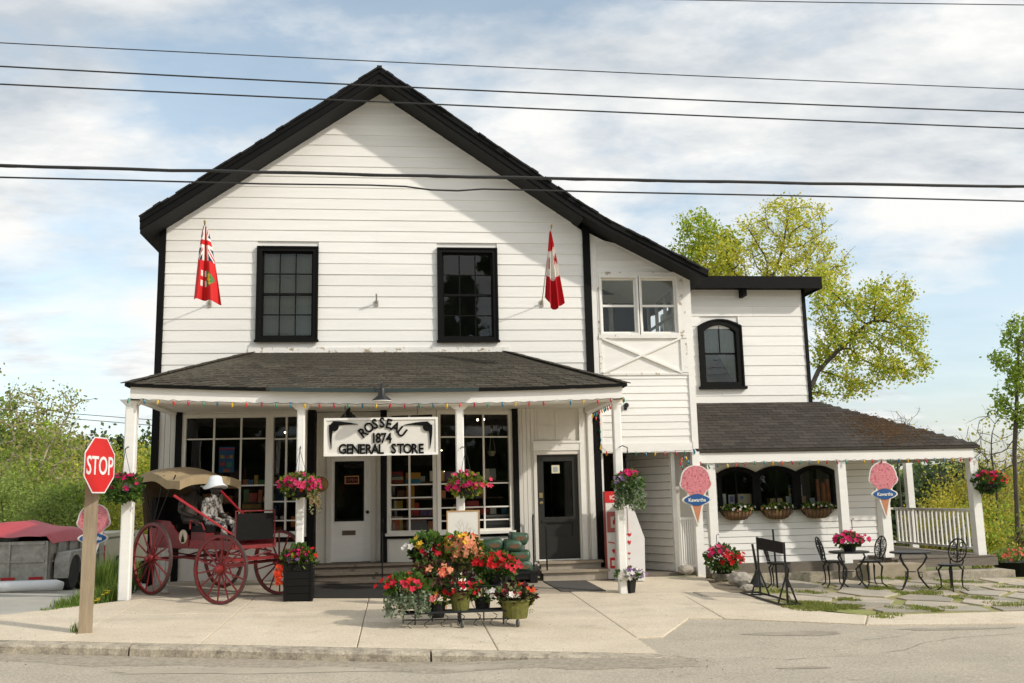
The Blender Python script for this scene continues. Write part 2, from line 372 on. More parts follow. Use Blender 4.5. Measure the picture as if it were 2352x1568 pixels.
slab([(-4.5, -2.5), (-.5, -2.5), (-.5, .05), (-4.5, .05)], m=mat('porch_concrete', (.36, .31, .24), .9, .25, 2.5, .3, 60, coord='World'))
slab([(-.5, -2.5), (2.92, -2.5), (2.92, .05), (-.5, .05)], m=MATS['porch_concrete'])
slab([(2.92, -6.98), (3.25, -6.96), (4.06, -5.45), (4.55, -5.5), (4.77, -2.7), (2.92, -2.5)])
slab([(4.55, -5.5), (6.3, -6.2), (6.72, -5.45), (6.29, -5.06), (6.18, -4.62), (5.8, -3.55), (4.74, -3.0)])
slab([(2.92, -2.5), (4.77, -2.7), (4.74, -3.0), (5.8, -3.55), (5.6, -2.0), (6.05, .02), (2.92, .05)])
KY = G(2100, 1433).y; KY2 = G(2100, 1406).y
slab([(6.3, -6.22), (9.6, KY-.1), (9.6, KY2), (6.72, -5.45)])
slab([(9.6, KY-.1), (13, KY-.25), (13, KY2-.1), (9.6, KY2)]); slab([(13, KY-.25), (17, KY-.5), (17, KY2-.4), (13, KY2-.1)])
ks = [-14.0]+[x for x in (-10.3, -6.7, -3.15, .35, 3.15)]
for a, b in zip(ks[:-1], ks[1:]):
    mb = MB(); n = 10
    for i in range(n+1):
        x = a+.012+(b-a-.024)*i/n; y = yk(x); z = gz(x, y); e = U(-.012, .012)*(1 if 0 < i < n else 0)
        mb.v += [(x, y-.02+e, z-.3), (x, y+.01+e, z-.035+U(-.01, .004)), (x, y+.05, z-.006), (x, y+.25, z), (x, y+.25, z-.3)]
    for i in range(n):
        for j in range(4): mb.f.append((i*5+j, i*5+5+j, i*5+6+j, i*5+1+j)[::-1]); mb.m.append(0); mb.c.append(None)
    mb.f += [(0, 1, 2, 3, 4), tuple(n*5+k for k in (4, 3, 2, 1, 0))]; mb.m += [0, 0]; mb.c += [None]*2
    mb.build('kerb_stone', KERB, side)
# grit washed along the gutter, and the two dark worn patches of the drive
g = MB(); v0 = []
xs = axis((-14, 3.2, 60))
g.add(sum([[(x, yk(x)+.0, road_h(x, yk(x))+.012), (x, yk(x)-.28-.22*abs(math.sin(x*1.7+1))-.12*abs(math.sin(x*4.1)), road_h(x, yk(x)-.28-.22*abs(math.sin(x*1.7+1))-.12*abs(math.sin(x*4.1)))+.002)] for x in xs], []), [(2*i, 2*i+1, 2*i+3, 2*i+2) for i in range(len(xs)-1)])
g.build('gutter_grit', GRAVEL, kind='stuff', label='brown grit washed along the gutter below the kerb')
def road_patch(name, cx, cy, rx, ry, m, off=.004, jag=.25, n=40):
    ps = []
    for i in range(n):
        t = 2*math.pi*i/n; k = 1+jag*(math.sin(3*t+cx)+.6*math.sin(7*t+cy*3)+.4*math.sin(13*t))*.5
        ps.append((cx+rx*k*math.cos(t), cy+ry*k*math.sin(t)))
    mb = MB(); mb.add([(x, y, max(road_h(x, y), gz(x, y)-.14)+off) for x, y in ps], [tuple(range(n))]); return mb
DAMP = mat('worn_dark_asphalt', (.37, .32, .245), .9, .3, 3, .4, 100, coord='World'); PALE = mat('sandy_asphalt', (.46, .405, .31), .93, .2, 2, .4, 100, coord='World')
for k, (a, b, ra, rb, mm) in enumerate(((1830, 1457, .62, .17, DAMP), (2190, 1446, .8, .10, DAMP), (1850, 1536, .28, .06, DAMP), (640, 1536, 1.6, .22, PALE), (1150, 1532, 1.2, .2, PALE))):
    c = G(a, b, -.03 if a > 1500 else -.12); road_patch('w', c.x, c.y, ra, rb, mm, off=.004).build('asphalt_patch', mm, kind='structure')
cr = MB()
for pts in (((1517, 1511), (1640, 1514), (1740, 1510), (1800, 1516), (1900, 1508), (1990, 1506)), ((2020, 1500), (2080, 1492), (2130, 1475), (2200, 1464), (2400, 1452)), ((1985, 1470), (2060, 1462), (2110, 1450))):
    w = [G(a, b, -.02) for a, b in pts]; w = [Vector((q.x+U(-.03, .03), q.y, road_h(q.x, q.y)+.004)) for q in sum([[lerp(w[i], w[i+1], t/6) for t in range(6)] for i in range(len(w)-1)], [])]
    for p, q in zip(w[:-1], w[1:]):
        d = (q-p); s = Vector((-d.y, d.x, 0)).normalized()*U(.001, .006); cr.add([p-s, q-s, q+s, p+s], [(0, 1, 2, 3)])
cr.build('asphalt_crack', mat('crack_dirt', (.20, .175, .135), .95), kind='structure')
pbm = MB(); rp_ = random.Random(9)
for i in range(680):
    x = rp_.uniform(-9, 3.4) if i < 600 else rp_.uniform(3, 12); y = yk(x)-abs(rp_.gauss(0, .22))-.01 if i < 600 else rp_.uniform(-9.5, -6.4); pbm.ico((x, y, road_h(x, y)+.004), rp_.uniform(.003, .011 if i < 600 else .006), sq=(1, 1, .6), jit=.2, sub=0)
for i in range(160):
    x = rp_.uniform(-6, 6); y = rp_.uniform(yk(x)+.3, -2.6); pbm.ico((x, y, gz(x, y)+.002), rp_.uniform(.003, .008), sq=(1, 1, .6), jit=.2, sub=0)
pbm.build('loose_grit', mat('grit_stone', (.27, .235, .185), .9, .4, 60, coord='World'), kind='stuff', label='loose grit scattered on road and pavement')
# flagstone patio
pat = [(6.2, -4.62), (6.78, -5.4), (9.6, KY2+.03), (13, KY2-.05), (16, KY2-.3), (16, -.6), (12.2, -.62), (6.6, -1.3), (5.85, -3.4)]
pb = MB(); pb.add([(x, y, gz(x, y)-.012) for x, y in pat], [tuple(range(len(pat)))])
patio = pb.build('patio', mat('mossy_joint_soil', (.27, .30, .075), .95, .4, 7, .6, 40, col2=(.40, .32, .18), coord='World'), kind='structure')
def inside(p, poly):
    x, y = p; r = False
    for i in range(len(poly)):
        (x0, y0), (x1, y1) = poly[i], poly[i-1]
        if (y0 > y) != (y1 > y) and x < (x1-x0)*(y-y0)/(y1-y0)+x0: r = not r
    return r
def clip(poly, a, b, c):                          # keep a*x+b*y<=c
    o = []
    for i in range(len(poly)):
        p, q = poly[i], poly[(i+1) % len(poly)]; dp, dq = a*p[0]+b*p[1]-c, a*q[0]+b*q[1]-c
        if dp <= 0: o.append(p)
        if dp*dq < 0: t = dp/(dp-dq); o.append((p[0]+(q[0]-p[0])*t, p[1]+(q[1]-p[1])*t))
    return o
rs = random.Random(5); seeds = []
y = -6.2
while y < -.3:
    x = 5.6+rs.uniform(0, .8)
    while x < 16.5: seeds.append((x, y+rs.uniform(-.2, .2))); x += rs.uniform(.62, 1.25)
    y += .62
for sd in seeds:
    if not inside(sd, pat): continue
    poly = [(sd[0]-1.2, sd[1]-1.2), (sd[0]+1.2, sd[1]-1.2), (sd[0]+1.2, sd[1]+1.2), (sd[0]-1.2, sd[1]+1.2)]
    for o in seeds:
        if o == sd or abs(o[0]-sd[0]) > 2.6 or abs(o[1]-sd[1]) > 2.6: continue
        a, b = o[0]-sd[0], o[1]-sd[1]; poly = clip(poly, a, b, a*(sd[0]+o[0])/2+b*(sd[1]+o[1])/2)
        if len(poly) < 3: break
    if len(poly) < 3: continue
    dk = rs.uniform(.80, .90); poly = [(sd[0]+(x-sd[0])*dk*rs.uniform(.95, 1.0), sd[1]+(y-sd[1])*dk*rs.uniform(.95, 1.0)) for x, y in poly]
    # trim to the bed
    poly = [(x, max(y, KY2+.03)) for x, y in poly]
    if sd[0] < 6.9 and sd[1] < -4.2: continue
    slab(poly, 'flagstone', .06, STONE, patio, lift=.008+rs.uniform(-.003, .006), shrink=0)
def blades(mb, cx, cy, z, n, spread, h, cols, lean=.5, w=.006):
    for _ in range(n):
        a = U(0, 6.283); r = spread*math.sqrt(U(0, 1)); x, y = cx+r*math.cos(a), cy+r*math.sin(a); hh = h*U(.5, 1.2); t = U(0, 6.283)
        zz_ = z(x, y) if callable(z) else z; lx, ly = lean*hh*math.cos(t)*U(.2, 1), lean*hh*math.sin(t)*U(.2, 1); c = random.choice(cols); b = U(.75, 1.2); c = tuple(q*b for q in c)
        px, py = -math.sin(t)*w, math.cos(t)*w
        mb.add([(x-px, y-py, zz_), (x+px, y+py, zz_), (x+lx*.5+px*.7, y+ly*.5+py*.7, zz_+hh*.65), (x+lx*.5-px*.7, y+ly*.5-py*.7, zz_+hh*.65), (x+lx, y+ly, zz_+hh)], [(0, 1, 2, 3), (3, 2, 4)], 0, c)
GR = [(.24, .29, .05), (.30, .34, .07), (.18, .23, .045), (.33, .31, .10)]
mg = MB()
for px, py, sx_, n in ((1905, 1395, .45, 420), (1860, 1385, .35, 260), (1990, 1392, .3, 180), (2090, 1362, .35, 300), (2170, 1350, .4, 260), (2230, 1335, .4, 220), (2110, 1398, .3, 160), (2250, 1375, .3, 150), (2300, 1390, .35, 150), (1840, 1360, .3, 160), (2020, 1352, .3, 200), (2060, 1330, .25, 150), (1960, 1378, .2, 120), (2160, 1402, .25, 120), (2330, 1352, .3, 140), (2040, 1415, .2, 60)):
    c = G(px, py); 
    for _ in range(4): blades(mg, c.x+U(-sx_, sx_)*1.3, c.y+U(-.2, .2), lambda x, y: gz(x, y)-.005, int(n*.8), sx_*.6, .045, GR, .9, .007)
mg.build('patio_grass', LEAF, kind='stuff', label='short grass and moss growing between the patio flagstones')
# weedy verge left of the porch
vg = MB()
VC = [(.16, .26, .045), (.22, .33, .06), (.12, .20, .04), (.28, .35, .07)]
for i in range(60):
    t = U(0, 1); q = lerp(G(150, 1392), G(276, 1366), t); blades(vg, q.x+U(-.15, .1), q.y+U(.0, .35)*(.4+t), lambda x, y: gz(x, y)-.05, 30, .16, .13+.26*t*U(.5, 1), VC, .6, .007)
for i in range(45):
    q = lerp(G(200, 1372), G(278, 1356), U(0, 1)); blades(vg, q.x, q.y+U(.1, .8), lambda x, y: gz(x, y)-.08, 34, .18, U(.4, .72), VC, .45, .009)
for i in range(25):
    q = lerp(G(98, 1402), G(190, 1390), U(0, 1)); blades(vg, q.x, q.y+U(-.03, .1), lambda x, y: gz(x, y)-.05, 20, .1, .08, VC, .8, .006)
for px, py in ((182, 1452), (172, 1450)): q = G(px, py); blades(vg, q.x, q.y, gz(q.x, q.y), 30, .07, .12, VC, .8, .006)
vg.build('verge_grass', LEAF, kind='stuff', label='tall weedy grass on the verge between porch and side street')
dn = MB()
for px, py in ((268, 0), (0, 0)): pass
for i, (px, py) in enumerate(((285, 1175+180), (270, 1372), (262, 1382), (277, 1366), (255, 1376), (259, 1386), (240, 1391), (222, 1394), (228, 1390), (250, 1390), (281, 1363))):
    q = G(px-12 if px > 230 else px, py); z = gz(q.x, q.y)+U(.06, .2)
    for j in range(9): a = j*.698; dn.add([(q.x, q.y-.06, z), (q.x+.032*math.cos(a), q.y-.06+.032*math.sin(a), z+.012), (q.x+.032*math.cos(a+.6), q.y-.06+.032*math.sin(a+.6), z+.012)], [(0, 1, 2)], 0, (.75, .5, .02))
dn.build('dandelion_flowers', PETAL, kind='stuff', label='yellow dandelions in the grass verge beside the stop sign')

# ================================================================== the store
XL, XR = -4.70, 3.96               # outer corners of the main block
BX = 6.07                          # right edge of the glazed bay
APX, APZ = -.39, 10.01             # top of the siding
SL = .683
store = thing('general_store', 'two-storey white clapboard general store with steep black gable and front porch', 'store', (-.4, 0, .1))
def panels(mb, X0, X1, Z0, Z1, Y0, Y1, holes, m=0):
    xs = sorted({X0, X1, *[min(max(h[k], X0), X1) for h in holes for k in (0, 1)]}); zs = sorted({Z0, Z1, *[min(max(h[k], Z0), Z1) for h in holes for k in (2, 3)]})
    for a, b in zip(xs[:-1], xs[1:]):
        for c, d in zip(zs[:-1], zs[1:]):
            xm, zm = (a+b)/2, (c+d)/2
            if any(h[0] < xm < h[1] and h[2] < zm < h[3] for h in holes): continue
            mb.box(a, b, Y0, Y1, c, d, m)
W1 = R4(589, 566.5, 731, 785); W2 = R4(1004.5, 570, 1143.5, 786)
SH1 = R4(1373, 632, 1466, 768); SH2 = R4(1469, 637, 1563, 770)
SH1 = (4.12, 4.945, 4.90, 6.15); SH2 = (4.965, 5.80, 4.90, 6.15)
ZT = 3.36                          # top of shop windows
doorW = (-1.33, -.57, .50, 2.46); doorB = (2.73, 3.56, .42, 2.47)
wallm = MB()
panels(wallm, XL, XR, .1, 7.05, .03, .18, [W1, W2, (-4.15, -1.78, 1.0, ZT), (-1.62, -.36, .45, 3.40), (-.23, 2.25, .9, ZT), doorB])
wallm.prism([(XL+.02, 7.05), (XR-.02, 7.05), (APX, APZ-.0)], (0, .03, 0), (1, 0, 0), (0, 0, 1), (0, .15, 0))
wallm.box(XL, XL+.15, .18, 9, .1, 7.05); wallm.box(XR-.15, XR, .18, 9, .1, 7.05); wallm.box(XL, XR, 8.9, 9, .1, 7.0)
fwall = wallm.build('front_wall', SIDING, store)
def clap(par, X0, X1, z0, dz, n, Y, holes=(), gable=None, jit=.003, m=SIDING, proud=.019, name='clapboard', ztop=None, gap=0.0):
    for i in range(n):
        zb = z0+i*dz+U(-jit, jit); zt = zb+dz+(.012 if not gap else -gap); zt = min(zt, ztop) if ztop else zt
        if zt <= zb+.01: continue
        segs = [(X0, X1)]
        for h in holes:
            if h[2] < zb+dz*.75 and h[3] > zb+dz*.2:
                ns = []
                for a, b in segs:
                    if h[1] <= a or h[0] >= b: ns.append((a, b)); continue
                    if h[0] > a+.02: ns.append((a, h[0]))
                    if h[1] < b-.02: ns.append((h[1], b))
                segs = ns
        cut = []
        for a, b in segs:
            if b-a > 2.6 and not gable or (gable and b-a > 2.6 and zb < 7.0):
                j = U(a+.7, b-.7); cut += [(a, j-.0015), (j+.0015, b)]
            else: cut.append((a, b))
        for a, b in cut:
            aa, bb, at, bt = a, b, a, b
            if gable:
                lo, hi = gable(zb); lo2, hi2 = gable(min(zt, APZ-.02)); aa, bb, at, bt = max(a, lo), min(b, hi), max(a, lo2), min(b, hi2)
                if bb-aa < .06: continue
                if bt <= at: at = bt = (at+bt)/2
            sag = U(-.002, .002); mb = MB()
            pf, pt = Y-proud+U(-.003, .003), Y-.004
            vs = [(aa, pf, zb), (bb, pf, zb+sag), (bt, pt, zt+sag), (at, pt, zt), (aa, Y+.012, zb), (bb, Y+.012, zb+sag), (bt, Y+.012, zt+sag), (at, Y+.012, zt)]
            mb.add(vs, [(0, 1, 2, 3), (5, 4, 7, 6), (1, 0, 4, 5), (3, 2, 6, 7), (0, 3, 7, 4), (2, 1, 5, 6)])
            mb.build(name, m, par)
DZ = .2275
clap(fwall, XL+.11, XR-.15, 6.61-11*DZ, DZ, 27, .012, [W1, W2], lambda z: (max(XL, APX-(APZ-z)/SL), min(XR, APX+(APZ-z)/SL)))
# peeling flashing board along the top of the porch roof
MB().box(-2.95, 2.22, -.03, .0, 4.50, 4.66).build('flashing_board', PEEL, store)
for x0, x1, z1 in ((XL-.012, XL+.115, 7.24), (XR-.152, XR+.0, 7.32)):
    MB().box(x0, x1, -.045, .14, 4.12, z1).build('corner_board', BLACK, store)
MB().box(XL-.012, XL+.115, -.05, .14, .12, 4.1).build('corner_board', BLACK, store)
MB().box(3.90, 4.03, -.06, .10, .12, 4.1).build('corner_board', BLACK, store)
# ---- main roof
OV = -.62
TOP = [(-4.93, 7.09), (APX+.01, 10.29), (3.72, 7.46), (4.3, 7.10), (6.26, 6.09)]
th = .30
rf = MB()
for (a, b) in zip(TOP[:-1], TOP[1:]):
    th = .26 if b[0] < 4 else .13
    rf.add([(a[0], OV, a[1]), (b[0], OV, b[1]), (b[0], 8.9, b[1]), (a[0], 8.9, a[1]), (a[0], OV, a[1]-th), (b[0], OV, b[1]-th), (b[0], 8.9, b[1]-th), (a[0], 8.9, a[1]-th)],
           [(0, 1, 2, 3), (7, 6, 5, 4), (0, 4, 5, 1), (2, 6, 7, 3)])
th = .30
rf.add([(TOP[0][0], OV, TOP[0][1]), (TOP[0][0], 8.9, TOP[0][1]), (TOP[0][0], 8.9, TOP[0][1]-th), (TOP[0][0], OV, TOP[0][1]-th)], [(0, 1, 2, 3)])
th = .13
rf.add([(TOP[-1][0], OV, TOP[-1][1]), (TOP[-1][0], 8.9, TOP[-1][1]), (TOP[-1][0], 8.9, TOP[-1][1]-th), (TOP[-1][0], OV, TOP[-1][1]-th)], [(3, 2, 1, 0)])
roof = rf.build('main_roof', ROOFBLK, store)
fb = MB()
for (a, b), hgt in zip(zip(TOP[:-1], TOP[1:]), (.23, .23, .21, .19)):
    for k, (y0, h) in enumerate(((OV-.035, hgt), (OV-.06, .09))):
        fb.add([(a[0], y0, a[1]+.005), (b[0], y0, b[1]+.005), (b[0], y0, b[1]-h), (a[0], y0, a[1]-h), (a[0], OV+.0, a[1]+.005), (b[0], OV, b[1]+.005), (b[0], OV, b[1]-h), (a[0], OV, a[1]-h)],
               [(0, 3, 2, 1), (0, 1, 5, 4), (3, 7, 6, 2), (0, 4, 7, 3), (1, 2, 6, 5)])
fb.build('rake_board', BLACK, roof)
se = MB()
for a, b in zip(TOP[:-1], TOP[1:]):
    L = math.hypot(b[0]-a[0], b[1]-a[1]); n = max(2, int(L/.16)); d = Vector((b[0]-a[0], 0, b[1]-a[1])).normalized(); nn = Vector((-d.z, 0, d.x))
    for i in range(n):
        p = Vector((a[0], OV-.085+U(-.02, .02), a[1]))+d*(i+.5)*L/n+nn*(.018+U(-.006, .012)); se.obox(p+Vector((0, .35, 0)), d*L/n*.52, Vector((0, .35, 0)), nn*U(.012, .02))
se.build('shingle_edge', ROOFBLK, roof, kind='stuff')
MB().box(APX-.04, APX+.06, OV-.09, 1.5, 10.27, 10.33).build('ridge_cap', ROOFBLK, roof)
# ---- sash windows upstairs
def sash(parent, X0, X1, Z0, Z1, Y, fw_, cols, rows, fm, pm, name='window', depth=.09, mun=.022, sill=True, mid=True, behind=None):
    f = MB(); f.ring([(X0, Z0), (X1, Z0), (X1, Z1), (X0, Z1)], [(X0+fw_, Z0+fw_), (X1-fw_, Z0+fw_), (X1-fw_, Z1-fw_), (X0+fw_, Z1-fw_)], (0, Y-.05, 0), (1, 0, 0), (0, 0, 1), (0, .16, 0))
    f.ring([(X0, Z0), (X1, Z0), (X1, Z1), (X0, Z1)], [(X0+.03, Z0+.03), (X1-.03, Z0+.03), (X1-.03, Z1-.03), (X0+.03, Z1-.03)], (0, Y-.07, 0), (1, 0, 0), (0, 0, 1), (0, .05, 0))
    w = f.build(name, fm, parent); a, b, c, d = X0+fw_, X1-fw_, Z0+fw_, Z1-fw_; e = .035
    s = MB(); zm = (c+d)/2
    s.ring([(a, c), (b, c), (b, d), (a, d)], [(a+e, c+e), (b-e, c+e), (b-e, d-e), (a+e, d-e)], (0, Y+.03, 0), (1, 0, 0), (0, 0, 1), (0, .035, 0))
    if mid: s.box(a+e, b-e, Y+.022, Y+.07, zm-.024, zm+.024)
    s.build('sash', fm, w)
    A, B, Cc, D = a+e, b-e, c+e, d-e
    if sill: MB().box(X0-.02, X1+.02, Y-.095, Y-.04, Z0-.012, Z0+.035).build('sill', fm, w)
    for i in range(1, cols): x = lerp(A, B, i/cols); MB().box(x-mun/2, x+mun/2, Y+.034, Y+.060, Cc, D).build('muntin', fm, w)
    for j in range(1, rows):
        if mid and j*2 == rows: continue
        z = lerp(Cc, D, j/rows); MB().box(A, B, Y+.036, Y+.058, z-mun/2, z+mun/2).build('muntin', fm, w)
    for i in range(cols):
        for j in range(rows):
            x0, x1, z0, z1 = lerp(A, B, i/cols), lerp(A, B, (i+1)/cols), lerp(Cc, D, j/rows), lerp(Cc, D, (j+1)/rows)
            t = U(-.006, .006); q = MB(); q.add([(x0, Y+.047+t, z0), (x1, Y+.047-t, z0), (x1, Y+.047-t, z1), (x0, Y+.047+t, z1)], [(0, 1, 2, 3)]); q.build('pane', pm, w)
    return w
sash(store, *W1, .0, .10, 3, 4, BLACK, DARKG); sash(store, *W2, .0, .10, 3, 4, BLACK, DARKG)
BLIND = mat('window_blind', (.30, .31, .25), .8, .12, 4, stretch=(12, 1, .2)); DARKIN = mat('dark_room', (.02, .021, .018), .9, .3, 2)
MB().box(W1[0]+.1, W1[1]-.1, .16, .17, W1[2]+.12, W1[3]-.1).build('window_blind', BLIND, store)
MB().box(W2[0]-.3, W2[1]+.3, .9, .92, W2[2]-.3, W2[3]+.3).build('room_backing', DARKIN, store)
# ---- porch: roof of shingle courses, sagging eave, posts, ceiling
YE = -2.78
EX0, EX1 = fx(287, 880, YE), fx(1440, 880, YE)
def ze(x): t = (x-EX0)/(EX1-EX0); return lerp(fz(287, 880, YE), fz(1440, 880, YE), t)-.105*math.sin(math.pi*t)**.8
TX0, TX1, TZ = -2.91, 2.18, 4.56
def prf(x, t): return Vector((x, YE*(1-t), lerp(ze(x), TZ, t)))
def tab_mesh():
    mb = MB(); w, l = .1455, .175
    mb.add([(-w, 0, .004), (w, 0, .004), (w, l, 0), (-w, l, 0), (-w, 0, .013), (w, 0, .013), (w, l, .006), (-w, l, .006)], [(0, 4, 5, 1)[::-1], (4, 5, 6, 7), (1, 5, 6, 2)[::-1], (0, 4, 7, 3)])
    o = mb.build('shingle', SHINGLE); me = o.data; bpy.data.objects.remove(o); return me
TAB = tab_mesh(); TAB2 = TAB.copy(); TAB2.materials[0] = SHINGLE2
base = MB(); nb = 24
for i in range(nb):
    xa, xb = lerp(EX0, EX1, i/nb), lerp(EX0, EX1, (i+1)/nb); ta, tb = lerp(TX0, TX1, i/nb), lerp(TX0, TX1, (i+1)/nb)
    a0, b0 = prf(xa, 0), prf(xb, 0); dn_ = Vector((0, 0, -.05))
    base.add([a0, b0, Vector((tb, 0, TZ)), Vector((ta, 0, TZ)), a0+dn_, b0+dn_, Vector((tb, 0, TZ))+dn_, Vector((ta, 0, TZ))+dn_], [(0, 1, 2, 3), (7, 6, 5, 4), (0, 4, 5, 1)])
for sx, ex, tx in ((-1, EX0, TX0), (1, EX1, TX1)):
    base.add([(ex, YE, ze(ex)), (ex, 0, ze(ex)), (tx, 0, TZ), (ex, YE, ze(ex)-.05), (ex, 0, ze(ex)-.05)], [(0, 1, 2) if sx < 0 else (2, 1, 0), (0, 3, 4, 1)])
proof = base.build('porch_roof', SHINGLE, store, label='brown-grey shingled hip roof over the front porch')
rows = 21; cand = []; extra = MB()
for r in range(rows):
    t = r/rows; y = YE*(1-t)
    x0, x1 = lerp(EX0, TX0, t)-.0, lerp(EX1, TX1, t); off = (r % 2)*.15+U(-.02, .02); x = x0-.3+off
    while x < x1+.15:
        xa, xb = max(x-.147, x0), min(x+.147, x1)
        if xb-xa > .05:
            p = prf((xa+xb)/2, t); q = prf((xa+xb)/2, min(1, t+.06)); d = (q-p).normalized()
            cand.append((xa, xb, p, d, xb-xa > .29))
        x += .30
full = [c for c in cand if c[4]][:296]; fs_ = set(id(c) for c in full)
for c in cand:
    ang = math.atan2(c[3].z, c[3].y)
    if id(c) in fs_:
        o = link('shingle', TAB, proof, c[2]+Vector((0, U(-.004, .004), .003+U(0, .002)))-OFF[proof.name], rot=(ang, U(-.004, .004), U(-.008, .008)))
    else:
        p, d = c[2], c[3]; w = (c[1]-c[0])/2-.003; n = Vector((0, -d.z, d.y)); s = p+n*.004
        extra.add([s+Vector((-w, 0, 0)), s+Vector((w, 0, 0)), s+Vector((w, 0, 0))+d*.17, s+Vector((-w, 0, 0))+d*.17]+[s+Vector((-w, 0, 0))+n*.01, s+Vector((w, 0, 0))+n*.01, s+Vector((w, 0, 0))+d*.17+n*.004, s+Vector((-w, 0, 0))+d*.17+n*.004], [(0, 1, 5, 4), (4, 5, 6, 7), (1, 2, 6, 5), (3, 0, 4, 7)])
extra.build('upper_shingles', SHINGLE, proof, kind='stuff')
cap = MB()
for ex, tx in ((EX0, TX0), (EX1, TX1)):
    for i in range(15):
        a = lerp(Vector((ex, YE, ze(ex))), Vector((tx, 0, TZ)), i/15); b = lerp(Vector((ex, YE, ze(ex))), Vector((tx, 0, TZ)), (i+1.25)/15); cap.bar(a+Vector((0, 0, .012+.006*(i % 2))), b+Vector((0, 0, .012)), .2, .014)
cap.build('hip_shingles', SHINGLE, proof, kind='stuff')
eb = MB(); n = 26
for i in range(n):                                  # fascia follows the sag
    xa, xb = lerp(EX0+.07, EX1-.07, i/n), lerp(EX0+.07, EX1-.07, (i+1)/n); za, zb = ze(xa)-.045, ze(xb)-.045
    for (y0, y1, h0, h1) in ((YE+.07, YE+.10, 0, .20), (YE+.10, YE+.42, .0, .22)):
        eb.add([(xa, y0, za-h1), (xb, y0, zb-h1), (xb, y0, zb-h0), (xa, y0, za-h0), (xa, y1, za-h1), (xb, y1, zb-h1), (xb, y1, zb-h0), (xa, y1, za-h0)], [(0, 1, 2, 3), (1, 0, 4, 5), (7, 6, 5, 4), (0, 3, 7, 4), (2, 1, 5, 6)])
eb.build('porch_beam', WHITE, store)
for ex, s in ((EX0+.07, 1), (EX1-.07, -1)):
    MB().box(min(ex, ex+s*.16), max(ex, ex+s*.16), YE+.1, .0, ze(ex)-.27, ze(ex)-.05).build('porch_beam', WHITE, store)
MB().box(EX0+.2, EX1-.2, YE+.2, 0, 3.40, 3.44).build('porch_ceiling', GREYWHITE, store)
GUT = mat('dark_gutter', (.03, .05, .05), .4, .15)
gm = MB(); gx0, gx1 = fx(620, 893, YE), fx(1098, 893, YE)
for i in range(10):
    xa, xb = lerp(gx0, gx1, i/10), lerp(gx0, gx1, (i+1)/10)
    gm.bar((xa, YE-.05, ze(xa)-.025), (xb, YE-.05, ze(xb)-.025), .09, .055)
gm.build('gutter', GUT, store)
db = MB()
for i in range(n):
    xa, xb = lerp(EX0, EX1, i/n), lerp(EX0, EX1, (i+1)/n)
    if gx0 < (xa+xb)/2 < gx1: continue
    db.bar((xa, YE-.008, ze(xa)-.022), (xb, YE-.008, ze(xb)-.022), .02, .045)
db.build('drip_edge', BLACK, store)
PY = -2.52
PX = [fx(px, 1100, PY) for px in (297, 690, 1057, 1421)]
for i, x in enumerate(PX):
    w = (.088, .066, .070, .072)[i]; zb = gz(x, PY)-.02; zt = ze(x)-.24; mb = MB(); ch = .018
    oc = [(-w, -w+ch), (-w+ch, -w), (w-ch, -w), (w, -w+ch), (w, w-ch), (w-ch, w), (-w+ch, w), (-w, w-ch)]
    mb.prism(oc, (x, PY, zb), (1, 0, 0), (0, 1, 0), (0, 0, zt-zb))
    mb.box(x-w-.012, x+w+.012, PY-w-.012, PY+w+.012, zt-.09, zt-.002)
    for s in (-1, 1): mb.prism([(0, 0), (.10*s, 0), (0, -.10)], (x+s*(w+.012), PY-.05, zt), (1, 0, 0), (0, 0, 1), (0, .1, 0))
    mb.build('porch_post', WHITE, store)
# ---- shop front
def segwin(p0, p1, z0, z1, vf, hz_, fm=GREYWHITE, name='shop_window', fwid=.075, mun=.034, gm_=CLEARG, bars=True):
    a, b = Vector((*p0, 0)), Vector((*p1, 0)); L = (b-a).length; u = (b-a)/L; nrm = Vector((u.y, -u.x, 0)); k = Vector((0, 0, 1))
    f = MB(); f.ring([(0, z0), (L, z0), (L, z1), (0, z1)], [(fwid, z0+fwid), (L-fwid, z0+fwid), (L-fwid, z1-fwid), (fwid, z1-fwid)], a+nrm*.03, u, k, -nrm*.10)
    f.obox(a+u*L/2+k*z0+nrm*.05, u*(L/2+.01), nrm*.06, k*.025)
    w = f.build(name, fm, store); A, B, Cc, D = fwid, L-fwid, z0+fwid, z1-fwid
    xs = [A]+[A+(B-A)*q for q in vf]+[B]; zs = [Cc]+list(hz_)+[D]
    for x in xs[1:-1]: MB().obox(a+u*x+k*(Cc+D)/2-nrm*.02, u*mun/2, nrm*.022, k*(D-Cc)/2).build('mullion', fm, w)
    for z in zs[1:-1]: MB().obox(a+u*(A+B)/2+k*z-nrm*.022, u*(B-A)/2, nrm*.018, k*.013).build('muntin', fm, w)
    for i in range(len(xs)-1):
        for j in range(len(zs)-1):
            q = MB(); t = nrm*U(-.004, .004); q.add([a+u*xs[i]+k*zs[j]-nrm*.03+t, a+u*xs[i+1]+k*zs[j]-nrm*.03-t, a+u*xs[i+1]+k*zs[j+1]-nrm*.03-t, a+u*xs[i]+k*zs[j+1]-nrm*.03+t], [(0, 1, 2, 3)]); q.build('pane', gm_, w)
    return w
segwin((-4.15, 0), (-2.50, 0), 1.02, ZT, (.345, .685), (1.30, 1.98, 2.88))
segwin((-2.50, 0), (-1.76, -.20), 1.02, ZT, (.42,), (1.30, 1.66, 1.98, 2.86))
segwin((-.24, -.02), (.72, -.28), .98, ZT, (.44,), (1.28, 1.46, 1.68, 1.93, 2.84))
segwin((.72, -.28), (2.24, .02), .98, ZT, (.30, .63), (1.22, 1.47, 1.93, 2.84))
